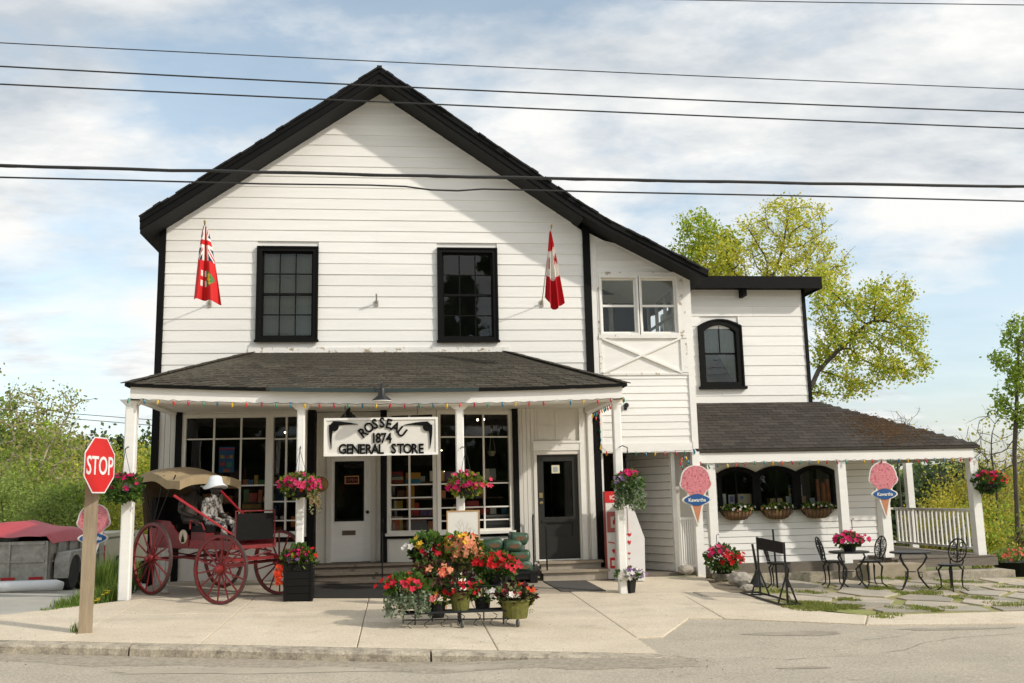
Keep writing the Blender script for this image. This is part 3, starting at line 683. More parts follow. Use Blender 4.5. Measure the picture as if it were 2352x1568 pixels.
def wallseg(p0, p1, z0, z1, m, name, th=.06, out=0.0):
    a, b = Vector((*p0, 0)), Vector((*p1, 0)); u = (b-a).normalized(); nrm = Vector((u.y, -u.x, 0)); return MB().obox((a+b)/2+Vector((0, 0, (z0+z1)/2))-nrm*(th/2-out), (b-a)/2, nrm*th/2, Vector((0, 0, (z1-z0)/2))).build(name, m, store)
for p0, p1 in (((-4.15, 0), (-2.50, 0)), ((-2.50, 0), (-1.76, -.20)), ((-.24, -.02), (.72, -.28)), ((.72, -.28), (2.24, .02))):
    wallseg(p0, p1, .12, .90, GREYWHITE, 'stall_riser'); wallseg(p0, p1, .90, .995, BLACK, 'stall_sill', .07, .03); wallseg(p0, p1, ZT+.0, 3.41, GREYWHITE, 'window_head')
for x0, x1, y0 in ((-4.27, -4.155, -.06), (-1.755, -1.62, -.24), (-.37, -.245, -.06), (2.245, 2.36, -.05)):
    MB().box(x0, x1, y0, .12, .12, 3.40).build('pilaster', BLACK, store)
# vertical boarding left of the shop window and round the side door
def vboards(X0, X1, z0, z1, Y, n, m=GREYWHITE, holes=()):
    w = (X1-X0)/n
    for i in range(n):
        x = X0+w*i
        MB().box(x+.004, x+w-.004, Y-.012-U(0, .004), Y+.02, z0, z1).build('board', m, fwall)
vboards(-4.585, -4.27, .12, 3.40, .018, 3); vboards(2.36, 2.70, .12, 3.40, .018, 4); vboards(3.60, 3.90, .12, 3.40, .018, 2)
for x in (3.60, 3.78): MB().box(x, x+.10, -.05, .02, .40, 3.40).build('pilaster', WHITE, store)
# recessed white entrance door
rc = MB(); rc.box(-1.62, doorW[0]-.02, .32, .36, .45, 3.4); rc.box(doorW[1]+.02, -.36, .32, .36, .45, 3.4); rc.box(doorW[0]-.02, doorW[1]+.02, .32, .36, 2.49, 3.4)
rc.box(-1.64, -1.62, 0, .36, .45, 3.4); rc.box(-.37, -.35, .0, .36, .45, 3.4)
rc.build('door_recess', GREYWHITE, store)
for i in range(6): MB().box(-1.24, -.66, .295, .32, 2.80+i*.095, 2.86+i*.095).build('louvre', GREYWHITE, store)
f = MB(); f.ring([(doorW[0]-.10, .45), (doorW[1]+.10, .45), (doorW[1]+.10, doorW[3]+.10), (doorW[0]-.10, doorW[3]+.10)], [(doorW[0], .452), (doorW[1], .452), (doorW[1], doorW[3]), (doorW[0], doorW[3])], (0, .29, 0), (1, 0, 0), (0, 0, 1), (0, .06, 0)); f.build('door_frame', GREYWHITE, store)
gX0, gX1, gZ0, gZ1 = -1.27, -.70, 1.25, 2.42
d = MB(); panels(d, doorW[0], doorW[1], .47, doorW[3], .31, .355, [(gX0, gX1, gZ0, gZ1)]); door = d.build('white_door', WHITE, store, label='white entrance door with tall dark glass and mail slot')
g_ = MB(); g_.ring([(gX0, gZ0), (gX1, gZ0), (gX1, gZ1), (gX0, gZ1)], [(gX0+.035, gZ0+.035), (gX1-.035, gZ0+.035), (gX1-.035, gZ1-.035), (gX0+.035, gZ1-.035)], (0, .295, 0), (1, 0, 0), (0, 0, 1), (0, .06, 0)); g_.build('glazing_bead', BLACK, door)
MB().add([(gX0, .335, gZ0), (gX1, .335, gZ0), (gX1, .335, gZ1), (gX0, .335, gZ1)], [(0, 1, 2, 3)]).build('pane', DARKG, door)
MB().box(-1.12, -.86, .298, .312, .98, 1.07).build('mail_slot', mat('bronze', (.10, .065, .04), .5), door)
MB().lathe([(.02, 0), (.035, .02), (.03, .05), (0, .055)], (-.63, .31, 1.42), 12, ax=(0, -1, 0)).build('door_knob', IRON, door)
# dark side door
db_ = MB(); panels(db_, doorB[0], doorB[1], doorB[2], doorB[3], .03, .075, [(2.86, 3.44, 1.24, 2.34), (2.90, 3.42, .86, 1.12)]); bd = db_.build('side_door', DARKPAINT, store, label='charcoal side door with one tall pane')
MB().box(2.90, 3.42, .055, .08, .86, 1.12).build('door_panel', DARKPAINT, bd)
MB().add([(2.86, .06, 1.24), (3.44, .06, 1.24), (3.44, .06, 2.34), (2.86, .06, 2.34)], [(0, 1, 2, 3)]).build('pane', DARKG, bd)
MB().box(2.80, 3.50, .015, .03, 1.14, 1.19).build('door_rail', DARKPAINT, bd)
MB().box(2.76, 2.83, .0, .03, 1.62, 1.72).build('door_lock', mat('brass', (.45, .35, .18), .35, metal=.8), bd); MB().lathe([(.02, 0), (.034, .02), (0, .05)], (2.80, .03, 1.52), 10, ax=(0, -1, 0)).build('door_knob', MATS['brass'], bd)
cdm = MB(); cdm.box(3.03, 3.19, .04, .05, 2.10, 2.26, c=(.75, .70, .50)); cdm.box(3.065, 3.155, .035, .04, 2.13, 2.23, c=(.35, .40, .42)); cdm.build('notice', PRINT, bd)
f = MB(); f.ring([(2.66, .40), (3.62, .40), (3.62, 2.55), (2.66, 2.55)], [(2.725, .402), (3.565, .402), (3.565, 2.48), (2.725, 2.48)], (0, -.02, 0), (1, 0, 0), (0, 0, 1), (0, .08, 0)); f.build('door_frame', GREYWHITE, store)
hd = MB(); hd.box(2.66, 3.62, -.04, .02, 2.552, 2.72); hd.box(2.64, 3.64, -.06, -.04, 2.70, 2.74); hd.build('door_head', WHITE, store)
tp = MB(); tp.box(2.70, 3.60, .0, .03, 2.75, 3.40)
tp.build('transom_board', GREYWHITE, store)
for i in range(2):
    for j in range(2): MB().box(2.76+i*.36, 3.09+i*.36, -.012, .0, 2.78+j*.30, 3.05+j*.30).build('transom_panel', GREYWHITE, store)
# steps
for i, (z, y0) in enumerate(((.40, -.34), (.25, -.62), (.10, -.9))):
    if i < 2:
        MB().box(2.68, 3.94+.06*i, y0, -.05, z-.045, z).build('step', TREAD, store); MB().box(2.72, 3.9+.06*i, y0+.05, -.05, z-.2, z-.045).build('step_riser', mat('step_riser_paint', (.40, .35, .28), .8, .2), store)
for i, (z, y0) in enumerate(((.46, -.40), (.33, -.68), (.20, -.96))):
    MB().box(-1.85, .55, y0, .3, z-.04, z).build('step', DARKTREAD, store); MB().box(-1.82, .52, y0+.04, .3, z-.16, z-.04).build('step_riser', DARKTREAD, store)
# shop interior seen through the glass
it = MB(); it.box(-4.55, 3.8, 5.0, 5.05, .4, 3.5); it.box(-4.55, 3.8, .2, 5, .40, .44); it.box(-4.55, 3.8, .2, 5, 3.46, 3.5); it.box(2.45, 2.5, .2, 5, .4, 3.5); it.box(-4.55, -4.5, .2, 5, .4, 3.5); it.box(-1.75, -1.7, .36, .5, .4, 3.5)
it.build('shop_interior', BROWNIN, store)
for a, b, y in ((-4.1, -1.8, .55), (-.2, 2.2, .5)):
    MB().box(a, b, .22, y+.3, .86, .95).build('display_shelf', mat('shelf_wood', (.16, .11, .07), .7, .2), store)
# ---- glazed bay upstairs, over the passage
bw = MB(); ZB = 2.54
panels(bw, XR, BX-.10, ZB, 6.5, .03, .15, [(4.12, 4.945, 4.90, 6.15), (4.965, 5.80, 4.90, 6.15)])
bw.prism([(XR, 6.5), (BX-.1, 6.5), (BX-.1, 5.98+.0), (BX-.1, 6.02), (XR, 7.05)][:1]+[(BX-.1, 6.5), (XR, 7.0)], (0, .03, 0), (1, 0, 0), (0, 0, 1), (0, .12, 0))
bay = bw.build('bay_wall', SIDING, store)
def bayroof(z): return (XR, min(BX-.1, 4.0+(7.05-z)/.53))
clap(bay, XR+.0, BX-.10, 6.20, .142, 6, .012, (), bayroof)
clap(bay, XR+.1, BX-.10, ZB+.12, .1475, 10, .012, ())
MB().box(BX-.13, BX, -.03, .15, ZB-.0, 6.16).build('corner_board', WHITE, store)
MB().box(XR+.0, XR+.13, -.02, .03, ZB, 6.85).build('corner_board', WHITE, store)
tr = MB(); tr.box(XR+.12, BX-.13, -.035, .02, 6.145, 6.235); tr.box(XR+.12, BX-.13, -.05, .02, 4.83, 4.90); tr.box(XR+.12, BX-.13, -.03, .02, 4.065, 4.11); tr.box(XR+.12, 4.14, -.03, .02, 4.1, 6.15); tr.box(5.80, BX-.13, -.03, .02, 4.1, 6.15); tr.build('bay_trim', PEEL, store)
tr = MB(); tr.box(XR+.1, BX-.12, -.03, .02, ZB-.06, ZB+.13); tr.build('bay_beam', WHITE, store)
xb0, xb1, xz0, xz1 = 4.14, 5.80, 4.11, 4.83
MB().box(xb0, xb1, -.0, .028, xz0, xz1).build('cross_panel', WHITE, store)
for s in (0, 1): MB().bar((xb0, -.02-.004*s, xz0 if s else xz1), (xb1, -.02-.004*s, xz1 if s else xz0), .04, .055, (0, -1, 0)).build('cross_brace', WHITE, store)
for k in (SH1, SH2):
    if k is SH1: sash(store, *k, .02, .045, 1, 2, WHITE, CLEARG, mun=.03, sill=False)
    else: sash(store, *k, .02, .045, 1, 2, WHITE, CLEARG, mun=.03, sill=False)
bi = MB(); bi.box(XR, BX, .16, 3.0, 4.55, 4.6); bi.add([(XR, .16, 6.93), (BX-.1, .16, 5.93+.12), (BX-.1, 3.0, 6.05), (XR, 3.0, 6.93)], [(0, 1, 2, 3)]); bi.box(XR, XR+.03, .16, 3.0, 4.6, 6.4); panels(bi, XR, BX, 4.6, 6.4, 3.0, 3.05, [(4.1, 5.0, 4.9, 6.2), (5.1, 5.95, 4.9, 6.2)])
bi.build('bay_room', WHITE, store)
bs = MB(); bs.box(BX-.14, BX-.1, .16, 3.0, ZB, 4.95); bs.box(BX-.14, BX-.1, .16, 3.0, 6.05, 6.3)
for y in (.16, .85, 1.5, 2.2, 2.9): bs.box(BX-.14, BX-.08, y, y+.09, 4.95, 6.05)
bs.box(BX-.135, BX-.09, .2, 2.95, 5.48, 5.53); bs.build('bay_side_window', WHITE, store)
for y in (.25, .94, 1.59, 2.29): MB().add([(BX-.11, y, 4.95), (BX-.11, y+.61, 4.95), (BX-.11, y+.61, 6.05), (BX-.11, y, 6.05)], [(0, 1, 2, 3)]).build('pane', CLEARG, store)
# passage below the bay
ps = MB(); ps.box(XR-.15, 4.08, .0, .12, .05, ZB-.05); ps.build('passage_jamb', WHITE, store)
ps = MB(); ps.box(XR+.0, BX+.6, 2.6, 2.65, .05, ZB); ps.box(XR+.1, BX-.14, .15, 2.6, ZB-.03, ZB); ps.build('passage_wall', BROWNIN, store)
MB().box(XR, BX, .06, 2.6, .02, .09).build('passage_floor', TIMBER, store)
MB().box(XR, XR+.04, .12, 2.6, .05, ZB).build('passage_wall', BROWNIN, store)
pw = thing  # noqa
a_, b_ = Vector((4.95, 1.55, 0)), Vector((5.56, .32, 0)); u_ = (b_-a_).normalized(); n_ = Vector((u_.y, -u_.x, 0))
pwall = MB().obox((a_+b_)/2+Vector((0, 0, 1.3)), (b_-a_)/2, n_*.02, Vector((0, 0, 1.22))).build('passage_wall', SHADEBACK, store)  # backing coloured dark as the shade between the boards
for i in range(15):
    z = .10+i*.163; s = n_*-.0
    nn = Vector((-n_.x, -n_.y, 0)) if n_.y > 0 else n_
    mb = MB(); q0, q1 = a_+nn*.02, b_+nn*.02; k = Vector((0, 0, 1))
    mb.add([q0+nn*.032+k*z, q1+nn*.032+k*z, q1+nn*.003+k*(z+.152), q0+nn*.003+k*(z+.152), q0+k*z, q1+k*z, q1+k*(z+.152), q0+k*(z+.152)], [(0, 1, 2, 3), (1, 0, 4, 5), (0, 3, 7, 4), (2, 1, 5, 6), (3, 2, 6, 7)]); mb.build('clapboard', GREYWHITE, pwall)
MB().box(5.54, 5.62, .22, .34, .05, ZB-.06).build('passage_jamb', WHITE, store)
ra = MB().box(5.62, 5.95, .06, .12, 1.12, 1.17).build('passage_railing', WHITE, store); MB().box(5.62, 5.95, .06, .12, .18, .23).build('bottom_rail', WHITE, ra)
for i in range(7): MB().box(5.635+i*.045, 5.660+i*.045, .07, .10, .23, 1.12).build('baluster', WHITE, ra)
MB().box(5.62, 6.05, .40, .44, .05, ZB).build('passage_panel', GREYWHITE, store)
MB().box(BX-.155, BX+.0, -.055, .10, -.02, ZB-.06).build('bay_post', WHITE, store)

# ================================================================== the wing with the serving windows
wing = thing('side_wing', 'white clapboard side wing with arched serving windows and wraparound porch roof', 'building', (8.5, 1.5, 0))
YU, YW = 2.4, 1.0
ux0, ux1 = 6.0, fx(1852, 800, YU); uz0, uz1 = 3.62, fz(1720, 664, YU)
AW = R4(1605, 733, 1705, 893, YU); AW = (AW[0]+.0, AW[1], AW[2]+.02, AW[3])
um = MB(); panels(um, ux0, ux1, uz0-.2, uz1, YU+.03, YU+.15, [(AW[0]+.08, AW[1]-.08, AW[2], AW[3]-.22)]); um.box(ux1-.12, ux1, YU+.15, 8, uz0, uz1); um.box(ux0, ux1, 7.9, 8, uz0, uz1)
uw = um.build('upper_wall', SIDING, wing)
clap(uw, ux0, ux1-.02, uz0+.02, .2355, 12, YU+.012, [(AW[0]+.06, AW[1]-.06, AW[2], AW[3]-.06)], ztop=uz1)
MB().box(ux1-.03, ux1+.05, YU-.03, YU+.12, uz0, uz1+.0).build('corner_board', BLACK, wing)
cz0, cz1 = fz(1885, 662, YU-.42), fz(1885, 637, YU-.42); cx1 = fx(1885, 650, YU-.42)
co = MB(); co.box(ux0-.2, cx1, YU-.42, 8.3, cz0+.05, cz1); co.box(ux0-.2, cx1+.02, YU-.45, YU-.42, cz0, cz1+.02); co.box(cx1, cx1+.03, YU-.42, 8.3, cz0, cz1+.02)
co.build('flat_roof', BLACK, wing)
MB().box(8.02, 8.10, YU-.34, YU-.02, cz0-.16, cz0+.05).build('bracket', BLACK, wing)
def arch(x0, x1, z0, z1, rise, n=9, e=0.0):
    pts = [(x0+e, z0+e), (x1-e, z0+e)]; zs = z1-rise
    for i in range(n+1):
        t = i/n; x = lerp(x1-e, x0+e, t); pts.append((x, zs+(rise)*(1-(2*t-1)**2)-e))
    return pts
def awin(par, X0, X1, Z0, Z1, Y, rise, fw_, m, pm, name='arched_window', mids=(), bar_=True, trim=True):
    f = MB(); f.ring(arch(X0, X1, Z0, Z1, rise), arch(X0, X1, Z0, Z1, rise, e=fw_), (0, Y-.05, 0), (1, 0, 0), (0, 0, 1), (0, .14, 0))
    if trim: f.ring(arch(X0, X1, Z0, Z1, rise), arch(X0, X1, Z0, Z1, rise, e=.035), (0, Y-.075, 0), (1, 0, 0), (0, 0, 1), (0, .05, 0)); f.box(X0-.04, X1+.04, Y-.11, Y, Z0-.03, Z0+.03)
    w = f.build(name, m, par); a, b, c, d = X0+fw_, X1-fw_, Z0+fw_, Z1-fw_
    if bar_: MB().box(a, b, Y+.02, Y+.06, (c+d)/2-.02, (c+d)/2+.02).build('meeting_rail', m, w)
    for x in mids: MB().box(x-.014, x+.014, Y+.025, Y+.055, c, d-.02).build('muntin', m, w)
    q = MB(); q.prism(arch(X0, X1, Z0, Z1, rise, e=fw_-.005), (0, Y+.045, 0), (1, 0, 0), (0, 0, 1), (0, .002, 0)); q.build('pane', pm, w)
    return w
wn_ = awin(wing, *AW, YU, .16, .14, BLACK, DARKG, mids=())
xm = (AW[0]+AW[1])/2; zm = (AW[2]+AW[3])/2; MB().box(xm-.01, xm+.01, YU+.03, YU+.05, zm, AW[3]-.16).build('muntin', BLACK, wn_)
cu = MB(); NC = 22
for i in range(NC+1):
    t = i/NC; xx = lerp(AW[0]+.14, AW[1]-.14, t); lo = AW[2]+.85 if t < .45 else AW[2]+.85-.62*sm((t-.45)/.45)
    cu.v += [(xx, YU+.14+.02*math.sin(t*40), AW[3]-.1), (xx+.03*math.sin(t*9), YU+.14+.02*math.sin(t*40+1), lo)]
for i in range(NC): cu.f.append((2*i, 2*i+1, 2*i+3, 2*i+2)); cu.m.append(0); cu.c.append(None)
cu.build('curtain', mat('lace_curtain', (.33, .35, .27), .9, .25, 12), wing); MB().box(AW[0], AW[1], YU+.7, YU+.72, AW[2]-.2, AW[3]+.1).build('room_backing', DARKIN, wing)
# porch roof of the wing
ez = fz(1900, 1028, -.03); ex1 = fx(2250, 1020, -.03); hx = fx(1875, 922, YU); hz = fz(1740, 925, YU)
wr = MB(); dd = Vector((0, 0, -.05))
A, B, Cc, D = Vector((6.04, -.03, ez)), Vector((ex1, -.03, ez)), Vector((hx, YU, hz)), Vector((6.04, YU, hz)); E_ = Vector((ex1, 7, ez)); H_ = Vector((hx, 7, hz))
wr.add([A, B, Cc, D, E_, H_]+[q+dd for q in (A, B, Cc, D, E_, H_)], [(0, 1, 2, 3), (1, 4, 5, 2), (9, 8, 7, 6), (8, 11, 10, 7), (0, 6, 7, 1), (1, 7, 10, 4)])
wroof = wr.build('wing_porch_roof', SHINGLE2, wing, label='dark shingled porch roof with brown moss at its right end')
rows = 17; cand = []; extra = MB(); mo = MB(); sl_ = (Cc-B); upd = Vector((0, YU+.03, hz-ez)).normalized(); ang = math.atan2(upd.z, upd.y); Ls = math.hypot(YU+.03, hz-ez)
for r in range(rows):
    t = r/rows; x0, x1 = 6.04, lerp(ex1, hx, t); x = x0+(r % 2)*.15+U(-.02, .02)
    p0 = Vector((0, lerp(-.03, YU, t), lerp(ez, hz, t)))
    while x < x1+.14:
        xa, xb = max(x-.147, x0), min(x+.147, x1)
        if xb-xa > .05: cand.append((xa, xb, p0+Vector(((xa+xb)/2, 0, 0)), xb-xa > .29))
        x += .30
full = [c for c in cand if c[3]][:296]; ids = set(id(c) for c in full)
for c in cand:
    if id(c) in ids: link('shingle', TAB2, wroof, c[2]+Vector((0, U(-.004, .004), .003))-OFF[wroof.name], rot=(ang, U(-.004, .004), U(-.008, .008)))
    else:
        w = (c[1]-c[0])/2-.003; n = Vector((0, -upd.z, upd.y)); s = c[2]+n*.004; l = upd*.17
        extra.add([s-Vector((w, 0, 0)), s+Vector((w, 0, 0)), s+Vector((w, 0, 0))+l, s-Vector((w, 0, 0))+l, s-Vector((w, 0, 0))+n*.01, s+Vector((w, 0, 0))+n*.01, s+Vector((w, 0, 0))+l+n*.004, s-Vector((w, 0, 0))+l+n*.004], [(0, 1, 5, 4), (4, 5, 6, 7), (1, 2, 6, 5), (3, 0, 4, 7)])
    if c[2].x > 8.6:
        edge = lerp(ex1, hx, (c[2].y+.03)/(YU+.03))-c[2].x; t = (c[2].y+.03)/(YU+.03)
        pr = math.exp(-((c[2].x-10.55)/.62)**2)*math.exp(-((t-.30)/.26)**2)+.35*math.exp(-((edge-.5)/.4)**2)*math.exp(-((t-.45)/.25)**2)
        for _ in range(int(70*pr)):
            q = c[2]+Vector((U(-.16, .16), 0, 0))+upd*U(0, .15)+Vector((0, -upd.z, upd.y))*.014; mo.ico(q, U(.005, .020), sq=(1.5, 1, .4), jit=.3, sub=0)
extra.build('upper_shingles', SHINGLE2, wroof, kind='stuff'); mo.build('moss', MOSS, wroof, kind='stuff')
wf = MB(); wf.box(6.08, ex1-.12, .02, .05, ez-.27, ez-.055); wf.box(ex1-.15, ex1-.12, .05, 5, ez-.27, ez-.055); wf.box(6.08, ex1-.15, .05, .24, ez-.27, ez-.06)
wf.build('porch_fascia', WHITE, wing)
MB().box(6.08, ex1-.02, -.022, .03, ez-.06, ez-.005).build('drip_edge', BLACK, wing)
MB().box(6.05, ex1-.15, .24, 5, ez-.2, ez-.16).build('porch_ceiling', GREYWHITE, wing)
# ground-floor wall with three arched serving windows
lx0, lx1 = 6.15, fx(2022, 1150, YW)
sw_ = []; xx = [fx(px, 1120, YW) for px in (1648, 1737, 1829, 1920)]; zz0 = fz(1780, 1166, YW); zz1 = fz(1780, 1072, YW)
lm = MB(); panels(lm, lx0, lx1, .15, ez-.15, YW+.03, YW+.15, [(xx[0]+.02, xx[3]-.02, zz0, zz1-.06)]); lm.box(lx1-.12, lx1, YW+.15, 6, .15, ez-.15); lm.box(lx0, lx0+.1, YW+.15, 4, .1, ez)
lwall = lm.build('serving_wall', SHADEBACK, wing)
clap(lwall, lx0, lx1-.0, .16, .137, 16, YW+.012, [(xx[0]-.01, xx[3]+.01, zz0-.02, zz1)], ztop=ez-.17, gap=.007)  # gaps show the dark backing in place of cast shadow lines
zs_ = zz1-.11; sp_poly = [(xx[0]-.02, zz1+.06), (xx[0]-.02, zs_)]
for i in range(3): sp_poly += [(lerp(xx[i], xx[i+1], t), zs_+.128*(1-(2*t-1)**2)) for t in (.02, .12, .24, .36, .5, .64, .76, .88, .98)]
sp_poly += [(xx[3]+.02, zs_), (xx[3]+.02, zz1+.06)]
MB().prism(sp_poly, (0, YW-.004, 0), (1, 0, 0), (0, 0, 1), (0, .03, 0)).build('spandrel_board', SIDING, wing)
for i in range(3):
    awin(wing, xx[i]+.002, xx[i+1]-.002, zz0, zz1+.02, YW, .13, .085, BLACK, CLEARG, 'serving_window', mids=((xx[i]+xx[i+1])/2,), bar_=False, trim=False)
MB().box(xx[0]-.02, xx[3]+.02, YW-.14, YW+.02, zz0-.05, zz0+.012).build('serving_sill', BLACK, wing)
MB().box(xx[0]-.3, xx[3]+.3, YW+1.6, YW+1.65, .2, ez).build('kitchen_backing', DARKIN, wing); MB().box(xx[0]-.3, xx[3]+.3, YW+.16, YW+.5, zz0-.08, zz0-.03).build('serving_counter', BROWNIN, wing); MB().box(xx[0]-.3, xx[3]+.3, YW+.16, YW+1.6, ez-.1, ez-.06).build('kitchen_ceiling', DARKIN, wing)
for x0, x1, z in ((lx1-.10, lx1+.02, .15), (6.15, 6.27, .15)): MB().box(x0, x1, YW-.03, YW+.04, z, ez-.2).build('corner_board', WHITE, wing)
for px, w, zb in ((1635, .085, .05), (1936, .085, .16), (2030, .095, .25)):
    x = fx(px, 1150, .12); MB().box(x-w, x+w, .05, .05+2*w, zb, ez-.26).build('porch_post', WHITE, wing)
xr = fx(2241, 1150, .12); MB().box(xr-.09, xr+.09, .05, .23, .20, ez-.26).build('porch_post', WHITE, wing)
xb_ = fx(2091, 1150, 3.6); MB().box(xb_-.08, xb_+.08, 3.52, 3.68, .2, ez-.2).build('porch_post', WHITE, wing)
dk = MB(); dk.box(10.05, xr+.2, .0, 4.8, .10, .21); deck = dk.build('deck', TIMBER, wing)
for i in range(20): MB().box(10.03, xr+.22, -.03+i*.24, .2+i*.24, .212, .242).build('deck_board', TIMBER, deck)
MB().box(6.6, 9.9, YW-.10, YW+.0, -.08, .16).build('sill_beam', TIMBER, wing); MB().box(6.4, 9.9, YW-.32, YW+.02, -.25, -.05).build('foundation', KERB, wing)
MB().box(xr-1.95, xr+.25, -.06, .0, .04, .20).build('deck_skirt', TIMBER, wing)
rr = thing
y0, y1 = .24, 3.52
rlm = MB(); rlm.box(xr-.04, xr+.04, y0, y1, 1.14, 1.19); rlm.box(xr-.03, xr+.03, y0, y1, .34, .39); rail = rlm.build('deck_railing', WHITE, wing)
for i in range(19): y = lerp(y0+.09, y1-.09, i/18); MB().box(xr-.018, xr+.018, y-.03, y+.03, .39, 1.14).build('baluster', WHITE, rail)
rlm = MB(); rlm.box(lx1+.3, xr, 3.56, 3.64, 1.14, 1.19); rlm.box(lx1+.3, xr, 3.56, 3.64, .34, .39); rail2 = rlm.build('deck_railing', WHITE, wing)
for i in range(11): x = lerp(lx1+.4, xr-.12, i/10); MB().box(x-.03, x+.03, 3.58, 3.62, .39, 1.14).build('baluster', WHITE, rail2)

# ================================================================== signs, lamps, strings of bulbs, flags
def rgb(r, g, b):
    f = lambda c: ((c/255+.055)/1.055)**2.4 if c > 10 else c/255/12.92
    return (f(r), f(g), f(b))
X_, Y_, Z_ = Vector((1, 0, 0)), Vector((0, 1, 0)), Vector((0, 0, 1))
# ---- hanging store sign
SY = -2.62
s0, s1, sz0, sz1 = R4(744, 959, 1006, 1046, SY); scx, scz = (s0+s1)/2, (sz0+sz1)/2
sign = thing('store_sign', 'white framed board lettered ROSSEAU 1874 GENERAL STORE hanging below porch eave', 'sign', (scx, SY, sz0))
SIGNW = mat('sign_board_paint', (.76, .73, .66), .5, .05, 4, .05, 60)
MB().box(s0+.03, s1-.03, SY-.012, SY+.025, sz0+.03, sz1-.03).build('board', SIGNW, sign)
f = MB(); f.ring([(s0, sz0), (s1, sz0), (s1, sz1), (s0, sz1)], [(s0+.04, sz0+.04), (s1-.04, sz0+.04), (s1-.04, sz1-.04), (s0+.04, sz1-.04)], (0, SY-.03, 0), X_, Z_, (0, .065, 0)); f.build('frame', WHITE, sign)
def ltr(ch, px, py, h, rot=0.0, sx=1.0):
    q = P(px, py, SY-.012); mb = MB(); letters(mb, ch, q, X_, Z_, h, (0, -.022, 0), .035, sx=sx, rot=rot); mb.build('letter', BLACK, sign)
for ch, px, py, r in (('R', 833, 993, .66), ('O', 847, 981, .45), ('S', 861, 973, .24), ('S', 877.5, 970, .03), ('E', 893, 972.5, -.2), ('A', 909, 980, -.42), ('U', 923.5, 991, -.66)): ltr(ch, px, py, .165, r, .86)
for ch, px in (('1', 858.5), ('8', 869), ('7', 881), ('4', 893.5)): ltr(ch, px, 1005, .165, 0, .80)
for ch, px in zip('GENERAL', (787, 802, 817, 832, 846.5, 861.5, 875)): ltr(ch, px, 1030.5, .165, 0, .82)
for ch, px in zip('STORE', (904, 920, 936, 952, 967)): ltr(ch, px, 1029.5, .165, 0, .82)
for s, cx in ((1, 768), (-1, 981)):                      # scrolled corner ornaments
    o = MB(); q = P(cx, 980, SY-.012); n = 14
    o.prism([(.075*math.cos(i*.4488), .075*math.sin(i*.4488)) for i in range(14)], q, X_, Z_, (0, -.03, 0))
    def horn(p0, p1, p2, w):
        L = []; Rr = []
        for i in range(n+1):
            t = i/n; p = Vector(p0)*(1-t)**2+Vector(p1)*2*t*(1-t)+Vector(p2)*t*t; tg = (Vector(p1)-Vector(p0))*(1-t)+(Vector(p2)-Vector(p1))*t; nr = Vector((-tg.y, tg.x, 0)).normalized()*w*(1-t)**.8
            L.append((p+nr)[:2]); Rr.append((p-nr)[:2])
        o.prism([(a*s, b) for a, b in L+Rr[::-1]], q, X_, Z_, (0, -.022, 0))
    horn((-.02, .045, 0), (.12, .07, 0), (.40, .035, 0), .045); horn((-.045, .03, 0), (-.075, -.12, 0), (-.045, -.37, 0), .042)
    o.ring([(.052*math.cos(i*.6283), .052*math.sin(i*.6283)) for i in range(10)], [(.042*math.cos(i*.6283), .042*math.sin(i*.6283)) for i in range(10)], q+Vector((0, -.04, 0)), X_, Z_, (0, .012, 0)); o.build('corner_ornament', BLACK, sign)
hk = MB()
for x in (s0+.35, s1-.35): hk.tube([(x, SY, sz1), (x, SY, ze(x)-.25)], .008, 6)
hk.build('hanging_rod', IRON, sign)
# ---- lamps
q = P(877, 905, YE-.15)
lamp = thing('gooseneck_lamp', 'black gooseneck sign lamp with white shade rim on the porch eave', 'lamp', (q.x, YE, q.z))
MB().tube([(q.x, YE, q.z+.12), (q.x, YE-.06, q.z+.22), (q.x, YE-.16, q.z+.19), (q.x, YE-.2, q.z+.02)], .014, 7).build('arm', IRON, lamp); MB().tube([(q.x, YE-.02, q.z+.1), (q.x, YE-.02, q.z+.26)], [.02, .006], 7).build('finial', IRON, lamp)
MB().lathe([(.03, .12), (.055, .09), (.06, -.02), (.16, -.1), (.165, -.115), (.15, -.11), (.05, -.03)], (q.x, YE-.2, q.z), 16).build('shade', mat('lamp_enamel', (.012, .012, .012), .4), lamp, smooth=True)
MB().lathe([(.145, -.118), (.168, -.118), (.168, -.128), (.145, -.128)], (q.x, YE-.2, q.z), 18).build('shade_rim', WHITE, lamp)
q = P(800, 948, -1.2)
lamp = thing('pendant_lamp', 'black cone pendant lamp hanging from the porch ceiling above the entrance', 'lamp', (q.x, -1.2, q.z)); MB().tube([(q.x, -1.2, q.z+.1), (q.x, -1.2, 3.41)], .006, 6).build('cord', IRON, lamp)
MB().lathe([(.02, .12), (.035, .09), (.04, .03), (.17, -.10), (.165, -.10), (.03, .02)], (q.x, -1.2, q.z), 16).build('shade', IRON, lamp, smooth=True)
q = P(1437, 932, -.03); lamp = thing('wall_lamp', 'small black round lamp on the white wall beside the porch eave', 'lamp', (q.x, -.03, q.z)); MB().lathe([(.03, 0), (.05, .02), (.05, .10), (.03, .13)], (q.x, -.02, q.z), 12, ax=(0, -1, .1)).build('lamp_body', IRON, lamp); MB().box(q.x-.03, q.x+.03, -.02, .0, q.z-.08, q.z+.04).build('back_plate', IRON, lamp)
